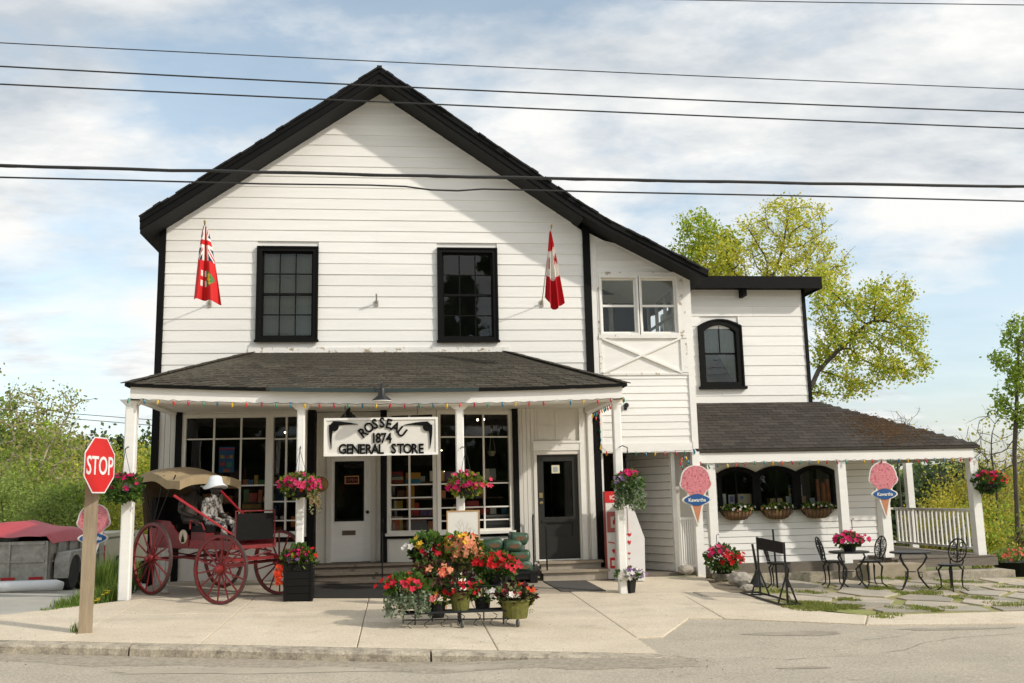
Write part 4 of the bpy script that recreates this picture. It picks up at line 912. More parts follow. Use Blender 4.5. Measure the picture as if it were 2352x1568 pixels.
# ---- coloured bulb strings
BC = [rgb(40, 130, 105), rgb(30, 110, 135), rgb(215, 175, 20), rgb(200, 45, 40), rgb(170, 40, 75)]
BM = [mat('bulb_%s' % n, c, .25, .1, spec=.6) for n, c in zip(('green', 'teal', 'yellow', 'red', 'magenta'), BC)]
bm_ = MB(); bm_.lathe([(.009, 0), (.011, -.018), (.017, -.04), (.016, -.06), (.009, -.082), (0, -.09)], (0, 0, 0), 8); bo = bm_.build('bulb', BM[0], smooth=True); BME = []
for m in BM: me = bo.data.copy(); me.materials[0] = m; BME.append(me)
bpy.data.objects.remove(bo)
def bulbs(label, pts, step, k0=0, droop=.02):
    L = [0]
    for a, b in zip(pts[:-1], pts[1:]): L.append(L[-1]+(b-a).length)
    t = thing('bulb_string', label, 'string lights', pts[0]); n = int(L[-1]/step); c = []
    def at(s):
        for i in range(len(pts)-1):
            if s <= L[i+1]: return lerp(pts[i], pts[i+1], (s-L[i])/max(1e-6, L[i+1]-L[i]))
        return pts[-1]
    for i in range(n*3+1): c.append(at(L[-1]*i/(n*3))+Vector((0, U(-.006, .006), -droop*(.6 if i % 3 else 0)+U(-.008, .008))))
    MB().tube(c, .004, 5).build('cable', WIRE, t)
    for i in range(n+1):
        if random.random() < .04: continue
        p = at(L[-1]*i/n); link('bulb', BME[(i+k0) % 5], t, p-pts[0]+Vector((0, 0, U(-.01, .004))), rot=(U(-.25, .25), U(-.35, .35), U(0, 6)))
    return t
bulbs('coloured bulb string along the sagging eave of the front porch', [Vector((x, YE+.055, ze(x)-.235)) for x in axis((EX0+.05, EX1-.05, 14))], .235)
e_ = Vector((EX1-.06, YE+.1, ze(EX1)-.25)); bulbs('coloured bulb string running back from porch corner and down black corner board', [e_, Vector((EX1-.1, -.1, ze(EX1)-.3)), Vector((4.03, -.07, 3.2)), Vector((4.02, -.08, 2.62)), Vector((4.14, -.06, ZB-.02))], .16, 2)
bulbs('coloured bulb string across the top of the passage beside the ice freezer', [Vector((4.14, -.06, ZB-.03)), Vector((5.0, -.06, ZB-.05)), Vector((5.97, -.07, ZB-.02))], .20, 2)
bulbs('tangled coil of coloured bulbs under the passage beam beside the cone sign', [Vector((5.74+.08*math.cos(a), -.07, 2.30+.10*math.sin(a))) for a in axis((1.6, 11.5, 24))], .085, 1)
bulbs('coloured bulb string along the fascia of the wing porch roof', [Vector((6.1, .0, ez-.24)), Vector((6.16, .0, ez-.31)), Vector((7.2, -.005, ez-.255)), Vector((8.8, -.005, ez-.25)), Vector((10.5, -.005, ez-.255)), Vector((xr+.08, -.005, ez-.25))], .195, 4, .03)
# ---- flags on slanting poles
def flagpole(name, label, basepx, tippx, a, cloth, cloth_name):
    b = P(*basepx, 0); t = P(*tippx, -a)
    r = thing(name, label, 'flag', (b.x, -.02, b.z)); d = (t-b).normalized()
    MB().tube([b+Vector((0, -.03, 0)), t-d*.08], [.011, .009], 8).build('pole', mat('pole_wood', (.52, .46, .36), .5, .1), r)
    MB().lathe([(.012, -.08), (.016, -.06), (.012, -.03), (.02, -.01), (.018, .015), (0, .035)], t, 10, ax=d).build('finial', mat('gold_paint', (.52, .38, .10), .35, metal=.6), r, smooth=True)
    k = MB(); k.box(b.x-.035, b.x+.035, -.025, .0, b.z-.07, b.z+.06); k.tube([b+Vector((0, -.02, -.015)), b+d*.12], .02, 8); k.build('bracket', mat('steel_bracket', (.42, .38, .32), .4, metal=.5), r)
    me = MB(); NS, NT = 40, 90; cols = []
    V = [[cloth['pos'](i/NS, j/NT, b, t, d) for i in range(NS+1)] for j in range(NT+1)]
    o = sum(V, []); fs = []
    for j in range(NT):
        for i in range(NS):
            A = (j*(NS+1)+i, j*(NS+1)+i+1, (j+1)*(NS+1)+i+1, (j+1)*(NS+1)+i); me.f.append(A); me.m.append(0); me.c.append(cloth['col']((i+.5)/NS, (j+.5)/NT))
    me.v = [tuple(q) for q in o]; me.build(cloth_name, CLOTHP, r, smooth=True); return r
RED, WHT, NVY, GRN, YEL = rgb(205, 30, 30), rgb(232, 228, 220), rgb(28, 30, 75), rgb(70, 125, 70), rgb(225, 200, 50)
def ont_pos(s, t, b, tip, d):
    h = tip-d*(.06+.62*s)*(1-.0); w = lerp(.05, .47, t**.8); L = lerp(1.33, 1.38, s)*(1+.0*s)
    x = tip.x-.0+(s-.52)*w+.05*t+.10*max(0, s-.6)*t; x += .035*math.sin(s*9+t*1.5)*t*.3
    y = lerp(tip.y+.02, tip.y+.12, t)+.085*math.sin(s*13+1.0+t*1.2)*(.25+.75*t)+.10*s*(1-t)
    z = tip.z-.07-L*t-.10*max(0, s-.62)*t*1.6
    return Vector((x, y, z))
def ont_col(s, t):
    if t < .47:
        u, v = s, t/.47
        if abs(u-.52) < .09 or abs(v-.48) < .075: return RED
        if abs(u-.52) < .19 or abs(v-.48) < .15: return WHT
        k = abs(abs((u-.52)/.5)-abs((v-.48)/.5)); 
        return RED if k < .09 else WHT if k < .26 else NVY
    u, v = (s-.30)/.55, (t-.60)/.21
    if 0 < u < 1 and 0 < v < 1:
        if u < .40:
            if abs(v-.5) < .11 or abs(u-.22) < .07: return RED
            return WHT
        if (u-.4)/.6 > 0 and abs(v-.5) < .5*(1-((u-.4)/.62)**2.2):
            return YEL if (math.hypot((u-.62)*1.4, v-.3) < .13 or math.hypot((u-.62)*1.4, v-.55) < .15 or math.hypot((u-.64)*1.4, v-.78) < .11) else GRN
    return RED
flagpole('provincial_flag', 'red ensign flag with union jack and shield hanging on wall pole at left', (482, 697), (470, 508), 1.9, {'pos': ont_pos, 'col': ont_col}, 'flag_cloth')
def can_pos(s, t, b, tip, d):
    w = lerp(.03, .34, t**.9); L = 1.36+.12*math.sin(s*3.1)-.16*max(0, .35-s)*2
    x = tip.x-.02-.06*t+(s-.45)*w+.09*t+.030*math.sin(s*14)*t
    y = tip.y+.06+.10*math.sin(s*15+.6)*(.15+.85*t)+.04*t
    return Vector((x, y, tip.z-.10-L*t))
def can_col(s, t):
    k = t+.10*(s-.5)
    if k < .25-.0*s: return RED
    if k > .63+.05*(s-.5): return rgb(195, 22, 35)
    if (abs(s-.16) < .07 and .34 < k < .50) or (s > .80 and abs(k-.42) < .045+.03*math.sin(s*40)) : return rgb(190, 25, 35)
    return WHT
flagpole('national_flag', 'folded red and white maple leaf flag hanging on wall pole at right', (1244, 697), (1267, 517), 1.9, {'pos': can_pos, 'col': can_col}, 'flag_cloth')
b = P(865, 696, 0); k = thing('flagpole_bracket', 'small empty flagpole bracket on the wall between the upper windows', 'bracket', (b.x, 0, b.z))
m_ = MB(); m_.box(b.x-.035, b.x+.035, -.03, 0, b.z-.06, b.z+.05); m_.build('back_plate', MATS['steel_bracket'], k); MB().tube([b+Vector((0, -.02, 0)), b+Vector((.0, -.22, .14))], .018, 8).build('socket', MATS['steel_bracket'], k)
# ---- ice-cream cone signs
PINK = mat('cone_print_pink', (.66, .22, .245), .5, .42, 26, .3, 90, spots=((.47, .07, .10), 19, .56)); CONEC = mat('cone_print_wafer', (.55, .22, .11), .5, .2, 30); BLUE = mat('badge_blue', (.012, .085, .26), .45, .15, 10)
def cone(label, cx, cy, hpx, Y, stake=None):
    top, bot = P(cx, cy-hpx/2, Y), P(cx, cy+hpx/2, Y); H = top.z-bot.z; c = Vector((P(cx, cy, Y).x, Y, bot.z))
    t = thing('ice_cream_sign', label, 'sign', c, group=None)
    def outl(k):
        pts = []
        h_ = [(.15, .53), (.185, .575), (.235, .615), (.262, .655), (.268, .70), (.25, .745), (.242, .80), (.225, .86), (.19, .92), (.135, .965), (.07, .992)]
        pts = h_+[(0, 1.0)]+[(-x, y) for x, y in h_[::-1]]+[(-.145, .47), (-.012, 0), (.012, 0), (.145, .47)]
        cxx, cyy = 0, .6
        return [((x-cxx)*k[0]*H+0, ((y-cyy)*k[1]+cyy)*H) for x, y in pts]
    o = MB(); o.prism(outl((1.10, 1.035)), c+Vector((0, .0, 0)), X_, Z_, (0, .02, 0)); o.prism([((.235+.0)*H*math.cos(a)*(1+.12*math.cos(2*a)), .415*H+.105*H*math.sin(a)) for a in axis((0, 6.02, 22))], c+Vector((0, -.002, 0)), X_, Z_, (0, .018, 0)); o.build('backing_plate', SIGNW, t)
    p = MB(); pts = outl((1, 1)); scoop = [q for q in pts[:23]]+[(-.11*H, .505*H), (-.06*H, .535*H), (0, .50*H), (.06*H, .535*H), (.11*H, .505*H)]
    p.prism(scoop, c+Vector((0, -.008, 0)), X_, Z_, (0, .006, 0)); p.build('scoop_print', PINK, t)
    w = MB(); w.prism([(-.135*H, .53*H), (0, .02*H), (.135*H, .53*H)], c+Vector((0, -.005, 0)), X_, Z_, (0, .004, 0)); w.build('wafer_print', CONEC, t)
    bd_ = MB(); bd_.prism([(.20*H*math.cos(a)*(1+.14*math.cos(2*a)), .415*H+.082*H*math.sin(a)*(1+.25*abs(math.sin(a))**3)) for a in axis((0, 6.02, 22))], c+Vector((0, -.016, 0)), X_, Z_, (0, .012, 0)); bd_.build('badge', BLUE, t)
    l = MB(); letters(l, 'Kawartha', c+Vector((0, -.016, .415*H)), X_, Z_, .062*H, (0, -.004, 0), .03, sx=.92); l.build('badge_lettering', SIGNW, t)
    if stake: MB().box(c.x-.03, c.x+.03, Y+.02, Y+.06, gz(c.x, Y)-.05, c.z+.5*H).build('stake', WHITE, t)
    return t
cone('pink ice cream cone sign on white post beside the passage', 1600, 1136.5, 134, -.085); cone('pink ice cream cone sign on porch post right of the serving windows', 2031, 1124, 124, .02)
cone('pink ice cream cone sign partly hidden behind the stop sign post', 214, 1225, 132, -1.2, True)
# ---- stop sign
q = G(198, 1452); st = thing('stop_sign', 'red octagonal STOP sign on a square weathered timber post at the kerb', 'stop sign', q)
pc = Vector((P(203, 1300, q.y).x, q.y, 0)); ang = rad(16); a, b2 = Vector((math.cos(ang), math.sin(ang), 0)), Vector((-math.sin(ang), math.cos(ang), 0))
ztop = P(213, 1018, q.y).z
pm_ = MB(); pm_.obox(pc+Vector((0, 0, (q.z-.1+ztop)/2)), a*.082, b2*.082, Vector((0, 0, (ztop-q.z+.1)/2))); pm_.build('post', POSTWOOD, st)
cs = P(228.5, 1068, q.y-.27); th_ = rad(62.5+14); u = Vector((math.cos(th_), math.sin(th_), 0)); nrm = Vector((u.y, -u.x, 0)); R_ = .385; oc = [(R_*math.cos(math.pi/8+i*math.pi/4), R_*math.sin(math.pi/8+i*math.pi/4)) for i in range(8)]
cs = cs+Vector((0, 0, 0))
MB().prism([(x*.97, y*.97) for x, y in oc], cs, u, Z_, nrm*.004).build('octagon', mat('stop_red', (.62, .022, .022), .35, .05, 5), st)
f = MB(); f.ring(oc, [(x*.955, y*.955) for x, y in oc], cs, u, Z_, nrm*.006); f.build('border', mat('reflective_white', (.75, .74, .72), .4, .04), st)
l = MB(); letters(l, 'STOP', cs+nrm*.006, u, Z_, .235, nrm*.004, .018, sx=.80); l.build('lettering', MATS['reflective_white'], st)
# ---- framed print board on an easel behind the flower stand
eY = -4.3; e0, e1, e2, e3 = R4(1026, 1172, 1102, 1246, eY); es = thing('easel_board', 'white board with bare branch drawing in thin wooden frame behind the flower stand', 'board', ((e0+e1)/2, eY, gz((e0+e1)/2, eY)))
MB().box(e0+.01, e1-.01, eY-.006, eY+.012, e2+.01, e3-.01).build('panel', SIGNW, es)
f = MB(); f.ring([(e0, e2), (e1, e2), (e1, e3), (e0, e3)], [(e0+.018, e2+.018), (e1-.018, e2+.018), (e1-.018, e3-.018), (e0+.018, e3-.018)], (0, eY-.014, 0), X_, Z_, (0, .03, 0)); f.build('frame', mat('light_oak', (.50, .30, .13), .6, .2, 12), es)
tw = MB(); rs = random.Random(3)
def twig(p, ang, L, w, dep):
    qx, qz = p[0]+L*math.sin(ang), p[1]+L*math.cos(ang)
    tw.add([(p[0]-w, eY-.0075, p[1]), (p[0]+w, eY-.0075, p[1]), (qx+w*.7, eY-.0075, qz), (qx-w*.7, eY-.0075, qz)], [(0, 1, 2, 3)])
    if dep and qz < e3-.03 and e0+.03 < qx < e1-.03:
        for s in (-1, 1): twig((qx, qz), ang+s*rs.uniform(.15, .6), L*rs.uniform(.6, .9), w*.75, dep-1)
twig(((e0+e1)/2-.05, e2+.02), .08, .09, .0035, 5); twig(((e0+e1)/2+.1, e2+.02), .2, .07, .003, 4); tw.build('branch_print', mat('grey_ink', (.30, .28, .25), .7), es)
lg = MB(); lg.bar((e0+.1, eY+.02, e3), (e0-.02, eY+.03, gz(e0, eY)), .03, .02); lg.build('easel_leg', MATS['light_oak'], es); MB().bar((e1-.1, eY+.02, e3), (e1+.02, eY+.03, gz(e1, eY)), .03, .02).build('easel_leg', MATS['light_oak'], es); MB().bar(((e0+e1)/2, eY+.03, e3-.02), ((e0+e1)/2, eY+.35, gz(e1, eY)), .03, .02).build('easel_leg', MATS['light_oak'], es)

# ================================================================== plants in pots and baskets
GL = [(.07, .15, .025), (.10, .19, .03), (.05, .11, .02), (.14, .23, .04)]
YG = [(.28, .30, .03), (.36, .33, .04), (.14, .22, .03)]; SILV = [(.30, .36, .25), (.38, .42, .30), (.22, .29, .17)]; PURP = [(.055, .015, .025), (.09, .03, .03), (.04, .05, .02)]
HOT = rgb(215, 30, 105); PNK = rgb(230, 75, 125); RDD = rgb(205, 22, 28); ORG = rgb(235, 80, 40); PEA = rgb(240, 160, 120); YLW = rgb(235, 190, 60); WHF = rgb(238, 232, 225); VIO = rgb(150, 110, 165)
def vdir():
    z = U(-1, 1); a = U(0, 6.283); r = math.sqrt(1-z*z); return Vector((r*math.cos(a), r*math.sin(a), z))
def leafq(mb, p, d, sz, c):
    d = d.normalized(); s = d.cross(vdir())
    if s.length < .05: return
    s.normalize(); n = s.cross(d); w = sz*U(.32, .5); b = U(.7, 1.25); c = tuple(q*b for q in c)
    mb.add([p, p+d*sz*.5+s*w+n*sz*.08, p+d*sz, p+d*sz*.5-s*w+n*sz*.08], [(0, 1, 2), (0, 2, 3)], 0, c)
def bloom(mb, p, n, sz, c, petals=5):
    n = n.normalized(); a = n.orthogonal().normalized(); b = n.cross(a); k0 = U(0, 6); f = U(.8, 1.15); c = tuple(min(.95, q*f) for q in c)
    for i in range(petals):
        t = k0+6.2832*i/petals; d = a*math.cos(t)+b*math.sin(t); e = a*math.cos(t+.62)+b*math.sin(t+.62); g = a*math.cos(t-.62)+b*math.sin(t-.62); up_ = n*sz*U(.15, .5); v = U(.85, 1.1)
        mb.add([p, p+g*sz*.62+up_*.6, p+d*sz+up_, p+e*sz*.62+up_*.6], [(0, 1, 2, 3)], 0, tuple(min(.95, q*v) for q in c))
def clump(root, c, r, leafcols, nl, ls, flowers, trail=None, smoothz=1.0):
    """foliage mass about c with radii r; flowers: (colour, count, size, lo, hi, spreadx, dx) height band in units of rz"""
    c = Vector(c); fo = MB(); bl = MB()
    for _ in range(nl):
        d = vdir(); k = U(.25, 1)**.5; p = c+Vector((d.x*r[0]*k, d.y*r[1]*k, d.z*r[2]*k)); leafq(fo, p, d+Vector((0, 0, .25))+vdir()*.6, ls*U(.6, 1.3), random.choice(leafcols))
    for j in range(max(4, nl//45)):
        d = vdir(); d.z = abs(d.z)*.6+.2; fo.tube([c-Vector((0, 0, r[2]*.4)), c+Vector((d.x*r[0], d.y*r[1], d.z*r[2]))*.9], .004, 4, c=(.10, .14, .04))
    if trail:
        cols, n, L, ang = trail
        for _ in range(n):
            a = U(*ang); p = c+Vector((math.cos(a)*r[0]*U(.6, 1), math.sin(a)*r[1]*U(.6, 1), -r[2]*.2)); Lk = L*U(.35, 1); steps = int(Lk/.03)
            for k in range(steps):
                p = p+Vector((U(-.014, .014)+math.cos(a)*.004, U(-.014, .014)+math.sin(a)*.004, -.03))
                for _k in range(2): leafq(fo, p, vdir()+Vector((0, 0, -.3)), ls*.62, random.choice(cols))
    for (col, n, sz, lo, hi, sx, dx) in flowers:
        for _ in range(n):
            z = U(lo, hi); a = U(0, 6.283); k = math.sqrt(max(.05, 1-min(.98, abs(z))**2)); rr_ = U(.8, 1.12)
            d = Vector((math.cos(a)*k*sx, -abs(math.sin(a))*k if random.random() < .78 else math.sin(a)*k, z)); p = c+Vector((d.x*r[0]*rr_+dx*r[0], d.y*r[1]*rr_, d.z*r[2]*rr_))
            bloom(bl, p, d+Vector((0, -.5, .35))+vdir()*.45, sz*U(.75, 1.2), col)
    fo.build('foliage', LEAF, root)
    if bl.f: bl.build('blossoms', PETAL, root, kind='stuff')
BASK = mat('wicker_brown', (.17, .10, .05), .8, .4, 30, .6, 60); POTB = mat('black_plastic', (.009, .009, .009), .55, .2, 20, spec=.3); OLIVE = mat('mossy_basket', (.16, .155, .03), .85, .45, 22, .8, 50); TERR = mat('coir_liner', (.22, .12, .055), .9, .4, 30, .8, 60)
def pot(root, c, r, h, m, taper=.75, name='pot', n=16): return MB().lathe([(r*taper, 0), (r*.95, h*.9), (r*1.03, h*.92), (r*1.03, h), (r*.9, h), (r*.86, h*.8)], c, n).build(name, m, root, smooth=False)
def hang(label, px, py, Y, r, flowers, leafcols=GL, nl=520, ls=.075, trail=None, post=None, group=None):
    c = P(px, py, Y); t = thing('hanging_basket', label, 'hanging basket', c-Vector((0, 0, r[2]*.9)))
    MB().lathe([(0, -r[2]*1.0), (r[0]*.35, -r[2]*.95), (r[0]*.55, -r[2]*.6), (r[0]*.62, -r[2]*.25), (r[0]*.55, -r[2]*.2)], c, 14).build('basket_bowl', POTB, t)
    clump(t, c, r, leafcols, nl, ls, flowers, trail)
    hk_ = c+Vector((0, 0, r[2]+.38)); w = MB()
    for k in range(3): a = 2.1*k+.4; w.tube([c+Vector((r[0]*.55*math.cos(a), r[1]*.55*math.sin(a), -r[2]*.2)), hk_], .004, 4)
    w.build('hanger_wire', IRON, t)
    if post is not None:
        k = MB(); k.tube([(post, PY if Y < -1 else .1, hk_.z-.12), (post, PY-.05 if Y < -1 else .05, hk_.z+.04), ((post+c.x)/2, (PY+c.y)/2 if Y < -1 else c.y, hk_.z+.07), (c.x, c.y, hk_.z+.03), (c.x, c.y, hk_.z-.01)], .009, 6); k.build('bracket', IRON, t)
    return t
hang('dark leafy hanging basket with hot pink flowers on the leftmost porch post', 284, 1120, -2.72, (.29, .26, .22), [(HOT, 26, .045, .7, 1.0, .9, 0), (HOT, 9, .04, -.2, .4, .9, .25)], GL, 620, trail=(GL, 26, .22, (0, 6.28)), post=PX[0])
hang('hanging basket of pink and orange flowers with lime leaves on second porch post', 688, 1115, -2.82, (.33, .26, .20), [(PNK, 34, .05, -.1, 1.0, 1, 0), (HOT, 26, .05, -.3, .6, 1, 0), (ORG, 8, .04, -.4, .3, .6, .5)], YG+GL, 420, trail=([(.30, .33, .15), (.45, .30, .15)], 14, .42, (-.9, .6)), post=PX[1])
hang('hanging basket of pink fuchsias with lime leaves on third porch post', 1070, 1112, -2.82, (.30, .26, .19), [(HOT, 26, .05, -.5, .2, 1, -.1), (PNK, 12, .05, .7, 1.3, .9, -.1), (rgb(235, 70, 100), 7, .05, -.2, .5, .4, 1.1)], YG+GL[:2], 480, trail=(YG, 6, .12, (0, 6.28)), post=PX[2])
hang('hanging basket with magenta blooms on top and trailing silver greenery on fourth post', 1444, 1108, -2.80, (.24, .24, .19), [(HOT, 32, .05, .75, 1.05, 1.1, 0), (WHF, 8, .04, .5, .8, .5, -.4), (VIO, 10, .04, .0, .5, .4, -.8)], GL+SILV[:1], 420, trail=(SILV+GL[:2], 75, .46, (-3.0, .3)), post=PX[3])
hang('round hanging basket of red and pink geraniums at the right end of the wing', 2269, 1105, -.05, (.31, .28, .24), [(RDD, 18, .05, .3, .95, 1, .2), (HOT, 16, .05, .4, 1.0, 1, -.2), (RDD, 10, .045, -.3, .3, .6, .6)], [(.05, .11, .02), (.08, .15, .03)], 560, post=xr)
# black wooden planter
c0, c1 = G(652, 1382), G(716, 1382); pw_ = c1.x-c0.x; pl = thing('planter_box', 'square black wooden planter with red geraniums beside the buggy', 'planter', ((c0.x+c1.x)/2, c0.y+pw_/2, c0.z)); zt_ = c0.z+.58
for i in range(5):
    z = c0.z+.01+i*.114
    for (x0, x1, y0, y1) in ((c0.x, c1.x, c0.y, c0.y+.025), (c0.x, c1.x, c0.y+pw_-.025, c0.y+pw_)): MB().box(x0, x1, y0, y1, z, z+.108).build('plank', mat('black_stained_wood', (.008, .0078, .007), .75, .3, 8, .4, 40, stretch=(1, 6, 6), spec=.2), pl)
    for x in (c0.x, c1.x-.025): MB().box(x, x+.025, c0.y+.027, c0.y+pw_-.027, z, z+.108).build('plank', MATS['black_stained_wood'], pl)
MB().box(c0.x+.02, c1.x-.02, c0.y+.03, c0.y+pw_-.03, zt_-.1, zt_-.06).build('soil', mat('soil', (.05, .035, .025), .95), pl)
for x in (c0.x-.012, c1.x-.03): MB().box(x, x+.042, c0.y-.012, c0.y+.03, c0.z, zt_+.005).build('corner_post', MATS['black_stained_wood'], pl)
pcx = (c0.x+c1.x)/2
clump(pl, (pcx, c0.y+pw_/2-.05, zt_+.06), (.27, .2, .17), GL+PURP[:1]+YG[:1], 300, .08, [(HOT, 18, .045, .5, 1.1, 1, 0), (RDD, 8, .04, .3, .9, 1, .3), (VIO, 8, .04, -.2, .4, .6, -.2)], None)
l = MB()
for _ in range(12): leafq(l, Vector((pcx+U(-.05, .05), c0.y+.15, zt_)), Vector((U(-.3, .3), 0, 1)), .34, random.choice(GL))
for _ in range(20): bloom(l, Vector((c0.x-.05+U(-.09, .06), c0.y+.02, zt_-.03-U(.0, .28))), Vector((0, -1, .3)), .045, ORG)
l.build('tall_leaves', LEAF, pl)
# pot by the fourth post
q = G(1445, 1361); pp = thing('flower_pot', 'black pot of white and violet pansies at the foot of the fourth post', 'flower pot', q); MB().lathe([(.105, 0), (.135, .20), (.145, .2), (.145, .225), (.12, .225), (.11, .17)], q, 4).build('pot', POTB, pp)
pp.rotation_euler = (0, 0, 0); clump(pp, q+Vector((0, 0, .31)), (.24, .2, .11), GL, 260, .06, [(WHF, 22, .048, -.5, .9, 1, -.1), (VIO, 18, .045, -.3, .8, 1, .3)])
# flower by the stone planter, basket on the bistro table, pot at the far right
q = P(1660, 1283, -.75); t = thing('flower_basket', 'basket of pink and red flowers with a wire hook on the stones by the passage', 'flower basket', q-Vector((0, 0, .3)))
clump(t, q, (.34, .26, .24), GL, 520, .08, [(HOT, 16, .05, .3, 1, .6, -.4), (PNK, 14, .055, .5, 1.1, .8, -.1), (RDD, 36, .055, -.3, .5, .9, .25)], (GL, 10, .15, (-2.5, -.6))); MB().lathe([(.12, -.28), (.2, -.06), (.19, -.06)], q, 14).build('pot', POTB, t)
def hookwire(t, q, h): MB().tube([q+Vector((0, 0, h-.14)), q+Vector((0, 0, h)), q+Vector((.012, 0, h+.04)), q+Vector((.035, 0, h+.055)), q+Vector((.05, 0, h+.03))], .007, 5).build('hook', IRON, t)
hookwire(t, q+Vector((-.1, 0, 0)), .42)
# ---- three-tier flower stand
fs0, fs1 = G(926, 1441), G(1192, 1443); ry = .95
stnd = thing('flower_stand', 'black wire tiered plant stand on casters crowded with potted flowers', 'plant stand', ((fs0.x+fs1.x)/2, fs0.y+ry/2, gz(.8, -6)))
SX0, SX1, SYF = fs0.x, fs1.x, (fs0.y+fs1.y)/2
def gzs(x, y): return gz(x, y)+.0
tiers = [(.20, 0, .32), (.50, .3, .62), (.78, .6, .95)]
for k, (z, ya, yb) in enumerate(tiers):
    inset = .0 if k == 0 else .24*k-.08; a, b = SX0+inset, SX1-inset; zz_ = z+gzs((a+b)/2, SYF); sh = MB()
    for (p, q) in (((a, ya), (b, ya)), ((a, yb), (b, yb)), ((a, ya), (a, yb)), ((b, ya), (b, yb))): sh.tube([(p[0], SYF+p[1], zz_), (q[0], SYF+q[1], zz_)], .011, 6)
    for i in range(1, 5): y = lerp(ya, yb, i/5); sh.tube([(a, SYF+y, zz_), (b, SYF+y, zz_)], .006, 5)
    sh.build('shelf', IRON, stnd)
    for x in (a, (a+b)/2, b):
        y = SYF+(ya if k else .0); MB().tube([(x, y, gzs(x, y)+(.07 if k == 0 else .0)), (x, y, zz_+.04)], .010, 6).build('leg', IRON, stnd)
    for i in range(7):
        x = lerp(a, b, (i+.5)/7); c = MB(); c.tube([(x+.05*math.sin(t_*6.28), SYF+ya-.005, zz_-.02-.16*t_) for t_ in axis((0, 1, 10))], .005, 4); c.build('scroll', IRON, stnd)
for x in (SX0, (SX0+SX1)/2-.0, SX1): MB().tube([(x, SYF, gzs(x, SYF)+.11), (x, SYF+.95, gzs(x, SYF)+.11)], .01, 6).build('base_rail', IRON, stnd)
MB().tube([(SX0, SYF, gzs(SX0, SYF)+.11), (SX1, SYF, gzs(SX1, SYF)+.11)], .01, 6).build('base_rail', IRON, stnd)
for x in ((SX0+SX1)/2+.02, SX1): MB().lathe([(.045, -.014), (.05, -.008), (.05, .008), (.045, .014)], (x, SYF, gzs(x, SYF)+.05), 12, ax=(1, .2, 0)).build('caster', mat('grey_rubber', (.12, .12, .11), .6), stnd)
def potted(label, px, py, Y, r, pr, ph, pm, lc, nl, ls, fl, trail=None, name='potted_plant', dz=0.0):
    c = P(px, py, Y); t = thing(name, label, 'potted plant', c-Vector((0, 0, r[2]*.5+ph)), group='potted flowers on the wire stand'); pot(t, c-Vector((0, 0, r[2]*.45+ph)), pr, ph, pm); clump(t, c, r, lc, nl, ls, fl, trail); return t
S3, S2, S1 = SYF+.77, SYF+.46, SYF+.16
potted('peach and yellow begonias crowning the top tier of the flower stand', 1060, 1262, S3, (.30, .25, .22), .19, .20, OLIVE, GL+YG[:1], 600, .08, [(PEA, 58, .056, -.5, .75, .8, .1), (YLW, 13, .05, .3, 1.0, 1, 0), (RDD, 8, .05, .4, 1.05, 1, -.1), (ORG, 8, .045, .6, 1.05, .8, 0)])
potted('green-leaved plant with dark red blooms left of the peach begonias', 985, 1265, S3-.02, (.24, .22, .23), .16, .18, POTB, GL+PURP[:1], 480, .10, [(rgb(190, 20, 35), 13, .048, -.8, .5, 1, -.1), (YLW, 7, .06, .3, 1.1, 1, 0), (WHF, 5, .05, .2, 1, 1, -.6)])
potted('brown wicker basket of pale peach begonias on the middle tier at left', 990, 1312, S2, (.24, .2, .15), .2, .16, BASK, PURP+GL[:2]+[(.25, .16, .08)], 460, .075, [(PEA, 20, .055, -.3, .6, 1, .2), (rgb(225, 110, 80), 6, .05, -.4, .3, .8, .3)])
potted('bright red geraniums heaped on the right of the middle tier', 1140, 1300, S2, (.30, .22, .18), .17, .16, POTB, GL, 560, .075, [(RDD, 60, .048, .1, 1.05, .95, -.1), (rgb(235, 60, 75), 14, .042, -.4, .4, .6, .5)])
potted('red and pink flowers with silver trailing leaves at the lower left corner', 935, 1348, S1, (.28, .22, .17), .17, .2, TERR, GL, 460, .075, [(RDD, 12, .048, .1, 1, 1.1, -.3), (rgb(230, 50, 80), 13, .048, -.1, .7, 1, .0), (ORG, 5, .045, .6, 1.05, .6, .2)], (SILV, 70, .36, (-3.1, .3)))
potted('dark pot with hanging scarlet fuchsia bells in the middle of the stand', 1057, 1345, S1+.1, (.27, .2, .17), .15, .24, OLIVE, PURP+GL[:2], 300, .07, [(RDD, 20, .036, -.6, .5, 1, 0), (rgb(215, 35, 60), 9, .034, -.6, .3, 1, -.2)])
potted('olive basket with purple leaves, white and orange blooms at the lower right', 1183, 1366, S1-.05, (.27, .2, .13), .21, .24, OLIVE, PURP+[(.33, .38, .16)]+GL[:1], 330, .08, [(ORG, 8, .05, .4, 1.1, .7, .3), (WHF, 5, .045, -.1, .6, 1, -.5), (rgb(225, 70, 70), 5, .045, .0, .6, .8, -.5)], ([(.35, .34, .06)], 8, .2, (-.6, .4)))
potted('small dark pot with one coral bloom tucked in the lower tier', 1003, 1374, S1+.12, (.17, .15, .11), .13, .2, POTB, GL+YG[:1], 150, .07, [(YLW, 3, .04, .2, 1, 1, .4), (rgb(235, 110, 110), 3, .05, -.2, .6, 1, -.6)])
potted('low green pot with an orange bloom between the lower baskets', 1108, 1362, S1+.2, (.17, .15, .12), .12, .18, POTB, GL, 170, .07, [(rgb(225, 130, 90), 4, .05, -.5, .3, 1, -.1)])
